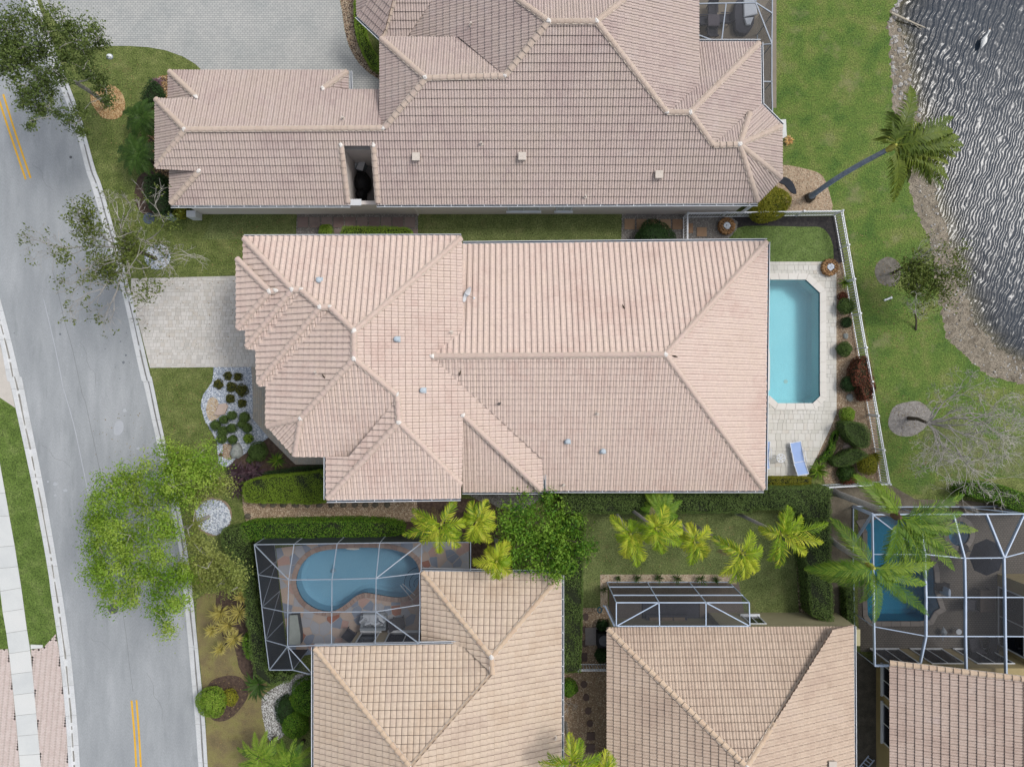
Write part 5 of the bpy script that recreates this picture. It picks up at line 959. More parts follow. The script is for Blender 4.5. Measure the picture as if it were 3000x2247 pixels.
def patio_chair(px, rz_, label, z=.0, w_=.62):
    c = P(px, .4); c.z = 0; t = thing('patio_chair', c, label, 'chair'); m3 = Matrix.Rotation(rz_, 3, 'Z'); T = lambda x, y, z: c+m3 @ Vector((x, y, z))
    mb = MB(); mb.prism([T(x, y, 0).xy for x, y in ((-w_/2,-.3),(w_/2,-.3),(w_/2*.9,.32),(-w_/2*.9,.32))], .34, .44, top=.03); mb.build('seat', m_char, t)
    vs = [T(x, y, z) for y, z in ((-.26,.40),(-.44,.86),(-.36,.40),(-.52,.86)) for x in (-w_/2, w_/2)]
    MB().add(vs, [[0,1,3,2],[4,6,7,5],[2,3,7,6],[0,2,6,4],[1,5,7,3]]).build('backrest', m_char, t)
    for x in (-w_/2+.03, w_/2-.03):
        for y in (-.28, .26): MB().bar(T(x,y,0), T(x,y,.36), .035, .035).build('leg', m_blk, t)
        MB().bar(T(x,-.3,.58), T(x,.25,.58), .05, .035).build('arm', m_char, t)
patio_chair(B(1110,1190), 2.5, 'dark lounge chair left of the windows by the kidney pool'); patio_chair(B(1690,1045), -1.4, 'dark lounge chair right of the pale patio sofa')
c = P(B(485,1130), .6); t = thing('storage_bench', (c.x,c.y,0), 'pale grey storage bench with dark side at the patio edge', 'bench')
MB().prism(W2(L(B,(428,960),(520,960),(552,1180),(552,1290),(420,1290)), .55), 0, .5).build('box', M('bench_side', ['#4a4e52', '#5a5e62'], scale=3), t); MB().prism(W2(L(B,(424,955),(514,955),(548,1180),(548,1295),(416,1295)), .6), .5, .58, top=.01).build('lid', M('bench_lid', ['#aab3ad', '#b7bfba'], scale=3, fine=.05), t)
t = thing('pool_ladder', P(B(1790,690)), 'bent metal handrail at the steps of the kidney pool', 'handrail')
for dx in (0, 26): MB().tube([P(B(1850+dx,775-dx*2),.02), P(B(1850+dx,775-dx*2),.7), P(B(1712+dx,612-dx*.6),.75), P(B(1706+dx,606-dx*.6),-.3)], .022, 6).build('rail', m_white, t)
for rr in (75, 130, 190):
    q = [B(1930-rr*math.cos(a), 610-rr*1.0*math.sin(a)) for a in np.linspace(-.4, 1.35, 10)]; mb = MB(); W_ = [P(p) for p in q]
    mb.tube([Vector((p.x, p.y, -.45+.12*(rr < 100))) for p in W_], .02, 5); mb.build('step_edge', M('step_line', ['#35506a', '#40607a'], scale=3), pl_kid)
o = MB(); o.prism(W2(smooth(L(B,(1090,178),(1230,178),(1225,192),(1160,200),(1095,192)),3)), -.1, .02, top=.005).build('skimmer_ledge', m_cop, pl_kid)
o = thing('pool_cleaner', P(B(878,498)), 'small pale suction cleaner lying on the kidney pool floor', 'pool cleaner'); cc = P(B(878,498)); MB().blob((cc.x, cc.y, -1.15), .16, .14, .1, 8, 5, .05).build('body', m_cush, o); MB().tube([(cc.x, cc.y, -1.08), (cc.x+.1, cc.y+.3, -.9), (cc.x+.05, cc.y+.5, -.5)], .015, 5).build('hose', m_cush, o)
# furniture of the upper lanai
c = P(TR(432,285), .72); t = thing('dining_table', (c.x,c.y,0), 'square dark dining table in the upper lanai', 'table')
MB().prism([(c.x+a*.32, c.y+b_*.32) for a, b_ in ((-1,-1),(1,-1),(1,1),(-1,1))], .68, .73, top=.008).build('tabletop', M('slate_top', ['#5b565c', '#67626a'], scale=3), t)
for a in (-1,1):
    for b_ in (-1,1): MB().bar((c.x+a*.27,c.y+b_*.27,0),(c.x+a*.27,c.y+b_*.27,.68),.05,.05).build('leg', m_blk, t)
for px, rz_, lb in ((TR(415,140),math.pi,'top'),(TR(300,290),-math.pi/2,'left'),(TR(405,430),0,'bottom'),(TR(580,265),math.pi/2,'right')):
    patio_chair(px, rz_, 'dark padded chair on the %s side of the square lanai table' % lb, w_=.56)
c = P(TR(880,260), .5); t = thing('daybed', (c.x,c.y,0), 'long dark wicker daybed with pale grey cushions in the upper lanai', 'daybed')
MB().prism(W2(smooth(L(TR,(725,80),(800,-20),(960,-20),(1000,100),(990,330),(900,460),(830,460),(730,410)),2), .4), 0, .38, top=.04).build('base', m_char, t)
MB().prism(W2(L(TR,(845,-10),(1010,-10),(1040,200),(850,240)), .5), .385, .52, top=.04).build('cushion', m_cush, t); MB().prism(W2(L(TR,(855,255),(985,240),(940,350),(880,350)), .5), .385, .52, top=.04).build('cushion', m_cush, t)
# upper house courtyard: covered grill, boxes, hose
c = P(b0(995,1500), .7); t = thing('covered_grill', (c.x,c.y,0), 'lumpy black covered grill in the narrow courtyard', 'grill cover')
MB().blob((c.x,c.y+.2,.45), .50, .62, .62, 12, 8, .06, -.72).build('cover', m_blk, t); MB().blob((c.x-.1,c.y-.45,.35), .34, .36, .42, 10, 6, .07, -.8).build('side_cover', m_blk, t)
for px, rz_, lb, z in ((b0(930,1320),.35,'upper left',.5),(b0(985,1340),.3,'middle',.75),(b0(915,1430),.05,'lower left',.25)):
    c = P(px, z); t = thing('storage_box', (c.x,c.y,0), 'pale grey storage box in the courtyard, the %s one of three' % lb, 'box'); MB().box((c.x,c.y,0), .34, .5, z-.03, -rz_).build('body', M('box_grey', ['#8f979d', '#9ea6ac'], scale=3), t); MB().box((c.x,c.y,z-.03), .37, .53, .03, -rz_).build('lid', m_light, t)
t = thing('garden_hose', P(b0(1010,1620)), 'coiled black hose at the courtyard wall', 'hose'); MB().tube([P(b0(1010+24*math.cos(a), 1620+18*math.sin(a)), .05+.01*a) for a in np.arange(-2.5, 6, .5)], .03, 6).build('coil', m_blk, t)
# garden odds and ends
def slab(px_ring, z, mat, name, label, cat, top=.02): 
    q = W2(px_ring); o = MB(); o.prism(q, 0, z, top=top); return o.build(name, mat, label=label, cat=cat)
m_rock = M('grey_boulder', ['#8e9390', '#a4a8a3', '#7c807c'], scale=3, bscale=20, fine=.15); m_rockp = M('pink_flagstone', ['#c0ab9f', '#cab7ab'], scale=3, bscale=20, fine=.1)
slab(L(G,(370,680),(400,660),(480,650),(505,690),(480,750),(460,800),(380,815),(310,800),(350,750)), .14, m_rockp, 'flat_rock', 'flat pinkish stone lying in the white gravel', 'rock')
o = MB(); c = P(G(628,1290)); o.blob((c.x,c.y,.1), .38, .44, .38, 9, 6, .09, -.3); o.build('boulder', m_rock, label='large grey boulder at the south end of the white bed', cat='rock')
for px, r, lb in ((d1(765,1200),.16,'grey rock by the pool border shrubs, upper one'),(d2(797,178),.22,'round pale rock by the red shrub in the pool border'),(d2(775,585),.3,'flat tan rock among the clipped border shrubs')):
    o = MB(); c = P(px); o.blob((c.x,c.y,.03), r, r*1.05, r*.5, 9, 6, .08, -.3); o.build('garden_rock', m_rock if 'tan' not in lb else m_rockp, label=lb, cat='rock')
m_path_rock = M('dark_edge_rock', ['#5f5a4e', '#736d60', '#4f4b42'], scale=4, rnd=.7, fine=.15)
for i, x in enumerate((75,200,280,360,460,555,655,750,850,940,1025,1105,1200)):
    c = P(b2(x, 1045 if i else 1135)); o = MB(); o.cur = R.random(); o.blob((c.x,c.y,.05), .19, .17, .14, 8, 5, .1, -.4); o.build('edging_rock', m_path_rock, label=('dark rounded rock alone at the west end of the gravel path' if i == 0 else 'dark rounded edging rock, number %s from the west in the row along the gravel path' % ('zero one two three four five six seven eight nine ten eleven twelve'.split()[i])), cat='rock', group='rocks edging the southern gravel path')
t = thing('drain_pipe', P(d1(1108,900)), 'short white pipe lying on the lakeside lawn', 'pipe'); MB().tube([P(d1(1078,912),.06), P(d1(1135,890),.06)], .055, 8).build('tube', m_white, t); MB().tube([P(d1(1128,893),.06), P(d1(1140,888),.06)], .075, 8).build('collar', m_white, t)
t = thing('lawn_marker', P(a0(890,462)), 'white dome marker on the lawn by the forecourt', 'marker'); c = P(a0(890,462)); MB().blob((c.x,c.y,.06), .17, .14, .12, 10, 6, .02, -.4).build('dome', m_white, t); MB().prism(ell((c.x,c.y),.19,.16,14), .0, .03).build('rim', m_alu, t)
c = P(a1(1400,235)); t = thing('irrigation_box', c, 'pale green utility pedestal beside the dark bush', 'utility box'); MB().box((c.x,c.y,0), .3, .5, .55, .6).build('cabinet', M('pedestal_green', ['#9db0ab', '#b0c0bb'], scale=3), t); MB().box((c.x,c.y,.55), .34, .54, .05, .6).build('lid', M('pedestal_lid', ['#b5c5c2', '#c2d0cd'], scale=3), t)
c = P(a1(1205,250)); t = thing('access_cover', c, 'round dark blue-grey access cover in the grass', 'access cover'); MB().prism(ell((c.x,c.y),.34,.32,22), 0, .03, top=.01).build('lid', M('cover_plastic', ['#4f5b68', '#5d6975'], scale=5, fine=.2), t); MB().prism(ell((c.x,c.y),.08,.08,10), .03, .045).build('boss', m_iron, t)
t = thing('air_conditioner', P(c3(1000,635)), 'dark air conditioning unit on a pad by the lower middle house', 'air conditioner'); c = P(c3(1025,635), .8); MB().box((c.x-.02,c.y,.08), .75, .8, .72).build('cabinet', m_blk, t); MB().box((P(c3(960,632)).x, c.y, 0), 1.3, 1.0, .08).build('pad', M('ac_pad', ['#8d8681', '#9a938e'], scale=3), t)
MB().prism(ell((c.x-.02,c.y),.3,.3,18), .8, .82).build('fan_grille', m_iron, t)
t = thing('downspout', P(c3(1070,430)), 'white downspout bent over the edge of the small patio', 'downspout'); MB().tube([P(c3(1105,515),3.0), P(c3(1030,355),2.4), P(c3(1015,352),2.3)], .05, 6).build('pipe', m_alub, t); t = thing('garden_hose', P(c3(985,385)), 'teal hose bundle hanging beside the small patio', 'hose'); MB().tube([P(c3(985+16*math.cos(a),385+22*math.sin(a)), .5+.03*a) for a in np.arange(0, 13, .5)], .035, 6).build('coil', M('teal_hose', ['#2f5f70', '#3c7080'], scale=4), t)
# furniture of the right-hand lanai
c = P(E3(1790,1000), 2.2); t = thing('patio_umbrella', (c.x,c.y,0), 'closed-looking navy patio umbrella in the right-hand lanai', 'umbrella'); n_ = 8; vs = [(c.x,c.y,2.5)]+[(c.x+.95*math.cos(k*.785), c.y+1.0*math.sin(k*.785), 2.1) for k in range(8)]; MB().add(vs, [[0,1+k,1+(k+1) % 8] for k in range(8)]).build('canopy', M('navy_canvas', ['#161c2a', '#1d2433'], scale=3), t); MB().tube([(c.x,c.y,0),(c.x,c.y,2.5)], .03, 8).build('pole', m_alu, t)
MB().prism(ell((c.x,c.y),.3,.3,14), 0, .08).build('base', m_blk, t)
c = P(E3(1275,1340), .4); t = thing('lanai_table', (c.x,c.y,0), 'low dark table beside the teal pool edge', 'table'); MB().box((c.x,c.y,.34), .75, .45, .06).build('tabletop', m_blk, t)
for a in (-1,1):
    for b_ in (-1,1): MB().bar((c.x+a*.3,c.y+b_*.17,0),(c.x+a*.3,c.y+b_*.17,.34),.04,.04).build('leg', m_blk, t)
c = P(E3(1345,1410), .9); t = thing('paddle_board', (c.x,c.y,0), 'narrow pale board leaning beside the low dark table', 'board'); MB().prism(ell((c.x,c.y),.08,.26,16), .05, .95, top=.02).build('board', m_alub, t); MB().prism(ell((c.x,c.y),.1,.28,16), 0, .05).build('fin_base', m_blk, t)
patio_chair(E4(1595,440), -1.57, 'pale-seated chair left of the brown table in the right-hand lanai', w_=.6); patio_chair(E4(1640,890), .2, 'black chair by the sliding doors, left one', w_=.65); patio_chair(E4(1850,890), -.2, 'black chair by the sliding doors, right one', w_=.55)
c = P(E4(1790,400), .7); t = thing('lanai_table', (c.x,c.y,0), 'square brown table in the right-hand lanai', 'table'); MB().prism([(c.x+a*.42,c.y+b_*.62) for a,b_ in ((-1,-1),(1,-1),(1,1),(-1,1))], .66, .71, top=.008).build('tabletop', M('brown_top', ['#4e453f', '#5a504a'], scale=3), t)
for a in (-1,1):
    for b_ in (-1,1): MB().bar((c.x+a*.36,c.y+b_*.55,0),(c.x+a*.36,c.y+b_*.55,.66),.05,.05).build('leg', m_blk, t)
c = P(E4(1455,750), .4); t = thing('wire_stool', (c.x,c.y,0), 'round pale wire stool near the sliding doors', 'stool'); MB().prism(ell((c.x,c.y),.16,.16,16), .4, .43).build('seat', m_cush, t); 
for k in range(8): a = k*.785; MB().tube([(c.x+.15*math.cos(a),c.y+.15*math.sin(a),.4),(c.x+.1*math.cos(a),c.y+.1*math.sin(a),.2),(c.x+.17*math.cos(a),c.y+.17*math.sin(a),0)], .008, 4).build('wire', m_alu, t)
c = P(E4(1305,770), .5); t = thing('folded_umbrella', (c.x,c.y,0), 'grey pointed folded umbrella lying by the sliding doors', 'umbrella'); MB().tube([(c.x,c.y-.3,.25),(c.x,c.y,.3),(c.x,c.y+.28,.28)], [.03,.19,.02], 8).build('canvas', m_wick, t); MB().tube([(c.x,c.y-.5,.2),(c.x,c.y+.3,.28)], .02, 6).build('pole', m_alu, t)
# things seen through the small patio screen
c = P(c3(1530,490), .4); t = thing('patio_sofa', (c.x,c.y,0), 'dark patio sofa with tan cushions inside the small screened patio', 'sofa'); MB().box((c.x,c.y,0), 2.3, .85, .36).build('base', m_char, t); MB().box((c.x,c.y-.36,.36), 2.3, .13, .4).build('backrest', m_char, t)
for k in (-1,0,1): MB().box((c.x+k*.68,c.y+.05,.365), .62, .55, .12).build('cushion', M('tan_cushion', ['#8d7a63', '#9a8870'], scale=3), t)
c = P(c3(1560,410)); t = thing('patio_rug', c, 'dark rug on the floor of the small screened patio', 'rug'); MB().prism([(c.x+a*1.6,c.y+b_*.6) for a,b_ in ((-1,-1),(1,-1),(1,1),(-1,1))], .008, .022).build('pile', m_char, t); MB().prism([(c.x+a*1.66,c.y+b_*.66) for a,b_ in ((-1,-1),(1,-1),(1,1),(-1,1))], .008, .016).build('border', m_blk, t)
c = P(c3(2060,500), .5); t = thing('drying_rack', (c.x,c.y,0), 'grey folding rack inside the small screened patio, right end', 'rack')
for s_ in (-1,1): MB().bar((c.x-.35,c.y+s_*.3,0),(c.x,c.y+s_*.3,.9),.05,.05).build('leg', m_alu, t); MB().bar((c.x+.35,c.y+s_*.3,0),(c.x,c.y+s_*.3,.9),.05,.05).build('leg', m_alu, t)
for k in range(4): MB().bar((c.x-.3+.09*k,c.y-.3,.12+.24*k),(c.x-.3+.09*k,c.y+.3,.12+.24*k),.04,.03).build('rung', m_alu, t)
t = thing('ladder', P(d3(940,1620)), 'pale folded ladder lying between the lower houses', 'ladder'); A, Bq = P(d3(885,1690),.15), P(d3(975,1580),.2); dd = (Bq-A); n_ = Vector((-dd.y,dd.x,0)).normalized()
for s_ in (-1,1): MB().bar(A+n_*s_*.2,Bq+n_*s_*.2,.05,.04).build('rail', m_alub, t)
for k in range(5): MB().bar(A+dd*(.1+.2*k)-n_*.2,A+dd*(.1+.2*k)+n_*.2,.04,.03).build('rung', m_alub, t)
# lake: floating log, white bird
t = thing('fallen_branch', P(d0(1290,170)), 'pale fallen branch reaching from the shore into the lake', 'branch'); MB().tube([P(d0(1135,105),.1), P(d0(1220,145),.06), P(d0(1330,195),-.02), P(d0(1430,235),-.22)], [.06,.055,.045,.02], 6).build('wood', M('bleached_wood', ['#b3a995', '#cbc3b2'], scale=4), t); MB().tube([P(d0(1290,178),.0), P(d0(1380,240),-.15)], [.03,.012], 5).build('twig', MATS['bleached_wood'], t)
c = P(d0(1875,345), 0.0); t = thing('white_bird', c, 'white wading bird on the lake near the top right', 'bird'); wb = M('white_feather', ['#e6e6e2', '#f2f2ef'], scale=6, fine=.05)
dv = Vector((.35,1,0)).normalized(); pts = [c-dv*.42+Vector((0,0,.04)), c-dv*.25+Vector((0,0,.07)), c+Vector((0,0,.1)), c+dv*.2+Vector((0,0,.1)), c+dv*.3+Vector((0,0,.14)), c+dv*.42+Vector((0,0,.24)), c+dv*.54+Vector((0,0,.30)), c+dv*.60+Vector((0,0,.30))]
MB().tube(pts, [.015,.09,.16,.13,.07,.045,.06,.03], 10).build('body', wb, t, sm=True)
for s_ in (-1,1):
    n_ = Vector((-dv.y,dv.x,0))*s_; MB().tube([c+dv*.15+n_*.09+Vector((0,0,.12)), c+n_*.115+Vector((0,0,.13)), c-dv*.3+n_*.05+Vector((0,0,.08))], [.03,.055,.012], 6).build('wing', wb, t)
MB().tube([c+dv*.60+Vector((0,0,.30)), c+dv*.72+Vector((0,0,.285))], [.018,.004], 6).build('beak', M('orange_beak', ['#c98a2e', '#d79a3f'], scale=3), t)
# ================================================================ vegetation
def leafM(name, cols, trans=.28, rough=.55): return M(name, cols, scale=.9, rnd=.7, fine=.18, bscale=9, trans=trans, rough=rough, spec=.3)
lf_oak = leafM('oak_leaf', ['#45562a', '#5d7034', '#778845', '#687a3c']); lf_bright = leafM('bright_leaf', ['#4e7816', '#6d9722', '#8fb238', '#adc452', '#5d861a'])
lf_pale = leafM('pale_leaf', ['#7c8a3c', '#94a04e', '#a9b060', '#8a9848']); lf_mango = leafM('mango_leaf', ['#2c5410', '#467818', '#649424', '#8cb03a', '#386610'])
lf_hedge = leafM('hedge_leaf', ['#4c6430', '#66803e', '#7f984e', '#587034']); lf_hedge_b = leafM('bright_hedge_leaf', ['#6b8c1c', '#86a52c', '#9ab63c', '#779824']); lf_box = leafM('topiary_leaf', ['#4d672c', '#5f7a38', '#728a46']); lf_moss = leafM('tuft_leaf', ['#4b531d', '#5f6426', '#757334', '#566022'])
lf_dark = leafM('dark_bush_leaf', ['#2a4420', '#385628', '#466832']); lf_red = leafM('croton_leaf', ['#4a2a22', '#7a3f30', '#96523c', '#5f5030', '#a86a4a']); lf_yel = leafM('yellow_bush_leaf', ['#6f7a1c', '#949a28', '#b3ac3a', '#7d8420']); lf_sparse = leafM('sparse_leaf', ['#4e6022', '#667630', '#7a863c', '#42541c'])
lf_palm = leafM('palm_leaflet', ['#587c10', '#80a416', '#a6be24', '#cdd040', '#6a8e12'], .35); lf_coco = leafM('coconut_leaflet', ['#43561a', '#5e7420', '#7b8a2a', '#969838'], .3); lf_queen = leafM('queen_leaflet', ['#3c5e14', '#57801c', '#769c28', '#9ab43c', '#486c16'], .32); lf_dkpalm = leafM('dark_palm_leaflet', ['#2f4a1c', '#40601f', '#54752c'], .3)
lf_purple = leafM('purple_strap', ['#2e2228', '#453039', '#5a4048'], .15); lf_pink = leafM('rosette_strap', ['#5a3a46', '#80606a', '#a58c92'], .15); lf_gold = leafM('gold_strap', ['#a59a45', '#c0b35c', '#d2c676', '#8f9144'], .3); lf_brom = leafM('orange_bract', ['#b5813f', '#d9a95f', '#e9cd92', '#c06a3a'], .2)
m_bark = M('grey_bark', ['#8b877e', '#a09c93', '#b5b1a8'], scale=5, fine=.2, bscale=30); m_barkd = M('dark_bark', ['#4b4238', '#5f564a'], scale=5, fine=.2, bscale=30); m_barkb = M('pale_branch', ['#9a958c', '#b0aba3', '#c2bdb6'], scale=5, fine=.15, bscale=30)
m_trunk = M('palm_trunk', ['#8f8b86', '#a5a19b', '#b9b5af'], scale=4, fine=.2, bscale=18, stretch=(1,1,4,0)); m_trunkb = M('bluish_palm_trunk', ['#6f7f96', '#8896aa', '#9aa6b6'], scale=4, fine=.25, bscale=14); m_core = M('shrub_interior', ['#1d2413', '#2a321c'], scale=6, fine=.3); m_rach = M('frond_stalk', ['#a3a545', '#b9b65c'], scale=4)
def leafmesh(name, C, Nrm, size, mat, parent, asp=.5, jit=.7, rnd=None, **kw):
    C = np.asarray(C, float); N = len(C); Nrm = np.asarray(Nrm, float)+NP.normal(0, jit, (N, 3)); Nrm /= np.linalg.norm(Nrm, axis=1)[:, None]+1e-9
    t = np.cross(Nrm, NP.normal(0, 1, (N, 3))); t /= np.linalg.norm(t, axis=1)[:, None]+1e-9; b = np.cross(Nrm, t); s = size*NP.uniform(.65, 1.35, N)[:, None]
    V = np.stack([C-t*s*.5, C+b*s*asp*.5+Nrm*s*.06, C+t*s*.5-Nrm*s*.08, C-b*s*asp*.5+Nrm*s*.06], 1).reshape(-1, 3)
    return npmesh(name, V, np.arange(4*N).reshape(N, 4), NP.random(N) if rnd is None else rnd, mat, parent, **kw)
def ball(px, r, label, mat=lf_box, name='ball_shrub', cat='shrub', zc=None, size=.06, dens=1.0, flat=.85, group=None, z0=0.0, ry=None, rough=.05):
    zt = z0+2*r*flat if zc is None else zc; c = P(px, zt*.6); rx = r; ry = ry or r; rz_ = max(.1, (zt-z0)/2); cc = np.array((c.x, c.y, z0+rz_))
    t = thing(name, (c.x, c.y, z0), label, cat, group)
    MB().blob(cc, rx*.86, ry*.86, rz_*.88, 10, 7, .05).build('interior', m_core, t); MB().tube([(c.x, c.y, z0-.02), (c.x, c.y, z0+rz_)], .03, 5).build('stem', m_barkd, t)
    n = int(dens*4*math.pi*r*r/(size*size*.28)); d = NP.normal(0, 1, (n, 3)); d /= np.linalg.norm(d, axis=1)[:, None]; d[:, 2] = np.where(d[:, 2] < -.5, -d[:, 2], d[:, 2])
    ph = NP.uniform(0, 6.28, 6); lump = 1+rough*(np.sin(d[:,0]*5+ph[0])+np.sin(d[:,1]*6+ph[1])+np.sin(d[:,2]*5+ph[2]))+NP.normal(0, .03, n)
    leafmesh('foliage', cc+d*np.array((rx, ry, rz_))*lump[:, None], d, size, mat, t, jit=.55); return t
def hedge(px, h, label, mat=lf_hedge, size=.075, dens=1.0, name='hedge', cat='hedge', z0=0.0, lump=.17, group=None):
    ring = ccw([(P(p, h*.8).x, P(p, h*.8).y) for p in px]); a = np.array(ring); c = a.mean(0); t = thing(name, (c[0], c[1], z0), label, cat, group)
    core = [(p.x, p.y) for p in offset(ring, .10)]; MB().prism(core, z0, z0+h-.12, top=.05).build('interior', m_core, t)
    ar = abs(area2(ring))/2; n = int(dens*ar/(size*size*.26)); pts = np.array(ipoly(ring, n)); C = np.zeros((n, 3)); C[:, :2] = pts
    w_ = np.sin(pts[:,0]*2.3+c[0])+np.sin(pts[:,1]*2.9+1)+np.sin(pts[:,0]*5.1+pts[:,1]*4.3); C[:, 2] = z0+h+lump*w_*.33+NP.normal(0, .035, n)-np.abs(NP.normal(0, .05, n)); Nn = np.tile((0., 0., 1.), (n, 1))
    Cs, Ns = [C], [Nn]
    for i in range(len(ring)):
        p, q = np.array(ring[i-1]), np.array(ring[i]); ln = np.linalg.norm(q-p); m_ = int(dens*ln*h/(size*size*.40))
        if m_ == 0: continue
        u = NP.random(m_)[:, None]; e = (q-p)/max(ln, 1e-6); nn = np.array((e[1], -e[0])); zz = NP.random(m_)*h; pp = p+(q-p)*u-nn*(.07*np.clip((zz/h-.75)*4, 0, 1)[:, None]+np.abs(NP.normal(0, .05, m_))[:, None])+nn*.02
        Cs.append(np.column_stack([pp, z0+zz])); Ns.append(np.tile((*nn, .3), (m_, 1)))
    leafmesh('foliage', np.concatenate(Cs), np.concatenate(Ns), size, mat, t, jit=.6); return t
def tree(px, label, clusters, mat, size=.13, per=260, bark=m_bark, top=None, r_tr=.14, name='tree', cat='tree', zoff=0.0, split=.45, mat2=None, mats2=()):
    base = P(px); t = thing(name, base, label, cat); C = [(P(p, z), r) for p, z, r in clusters]; cen = sum((c for c, _ in C), Vector())/len(C)
    fork = Vector((base.x+(cen.x-base.x)*.3, base.y+(cen.y-base.y)*.3, cen.z*split)) if top is None else P(*top)
    MB().tube([base, base.lerp(fork, .5)+Vector((R.uniform(-.1,.1), R.uniform(-.1,.1), 0)), fork], [r_tr, r_tr*.85, r_tr*.75], 8).build('trunk', bark, t)
    br = MB(); P1, P2, N1, N2, Q1, Q2 = [], [], [], [], [], []
    nodes = [(fork, 0)]; order = sorted(range(len(C)), key=lambda i: (C[i][0]-fork).length)
    for i in order:
        c = C[i][0]; par, dp = min(nodes, key=lambda q: (q[0]-c).length+.12*(q[0]-fork).length); nodes.append((c, dp+1)); r_b = max(.016, r_tr*.42*.72**dp)
        mid = par.lerp(c, .5)+Vector((R.uniform(-.18,.18), R.uniform(-.18,.18), R.uniform(-.05,.2))); br.tube([par, mid, c], [r_b, r_b*.8, r_b*.62], 5, False)
    for i, (c, r) in enumerate(C):
        k = max(3, int(8.5*r*r)); 
        for j in range(k):
            d = NP.normal(0, 1, 3); d /= np.linalg.norm(d); cc = np.array(c)+d*np.array((r, r, r*.6))*(R.random()**.45); s = R.uniform(.14, .30)*min(1.2, r/.8+.3)
            if j % 2 == 0: br.tube([c, c.lerp(Vector(cc), .55)+Vector((0,0,.06)), Vector(cc)], [.022, .014, .006], 4, False)
            m_ = int(per*s*R.uniform(.6, 1.3)); q = NP.normal(0, 1, (m_, 3))*np.array((s, s, s*.55)); n_ = q+d*s*.6+np.array((0, 0, .35*s))
            (P2 if i in mats2 else P1).append(cc+q); (N2 if i in mats2 else N1).append(n_/(np.linalg.norm(n_, axis=1)[:, None]+1e-6)); (Q2 if i in mats2 else Q1).append((R.random()*.75+NP.random(m_)*.25) % 1)
    br.build('branches', bark, t); cr = leafmesh('crown', np.concatenate(P1), np.concatenate(N1), size, mat, t, asp=.55, jit=.5, rnd=np.concatenate(Q1))
    if P2: leafmesh('crown', np.concatenate(P2), np.concatenate(N2), size, mat2, t, asp=.55, jit=.5, rnd=np.concatenate(Q2))
    return t
def bare_tree(px, label, start, dirs, bark=m_barkb, depth=5, L0_=2.4, r0=.075, leaf=None, nleaf=0, lclus=(), size=.1, name='bare_tree', spread=.55, grav=.0, sub=(2,3)):
    base = P(px); t = thing(name, base, label, 'tree'); st = P(*start); MB().tube([base, base.lerp(st, .45)+Vector((.05,.08,0)), st], [r0*1.7, r0*1.4, r0*1.1], 7).build('trunk', m_barkd if bark is m_barkb else bark, t)
    br = MB(); tips = []
    def grow(p, d, ln, r, k):
        n_ = 3; pts = [p]; q = p
        for i in range(n_):
            d = (d+Vector((R.gauss(0,.16), R.gauss(0,.16), R.gauss(0,.12)-grav*i))).normalized(); q = q+d*ln/n_; pts.append(q)
        br.tube(pts, [r*(1-.13*i) for i in range(n_+1)], 5 if k > 2 else 3, False)
        if k == 0: tips.append(q); return
        for j in range(R.randint(*sub)):
            dd = (d+Vector((R.gauss(0, spread), R.gauss(0, spread), R.gauss(.05, spread*.7)))).normalized(); grow(pts[-1] if j < 2 else pts[-2], dd, ln*R.uniform(.58,.82), max(r*.6, .0085), k-1)
    for tp, z, s in dirs: e = P(tp, z); grow(st, (e-st).normalized(), max((e-st).length*.42, L0_*.3)*s, r0*.8, depth)
    br.build('branches', bark, t)
    C, Nn = [], []
    for p, z, r, m_ in lclus:
        c = np.array(P(p, z)); k = max(2, int(m_/35))
        for _ in range(k): cc = c+NP.normal(0, 1, 3)*np.array((r, r, r*.4))*.6; q = NP.normal(0, 1, (35, 3))*.2; C.append(cc+q); Nn.append(q+np.array((0,0,.3)))
    for p in tips:
        if R.random() < nleaf: q = NP.normal(0, 1, (6, 3))*.1; C.append(np.array(p)+q); Nn.append(q+np.array((0,0,.2)))
    if C: leafmesh('crown', np.concatenate(C), np.concatenate(Nn), size, leaf, t, jit=.8)
    return t
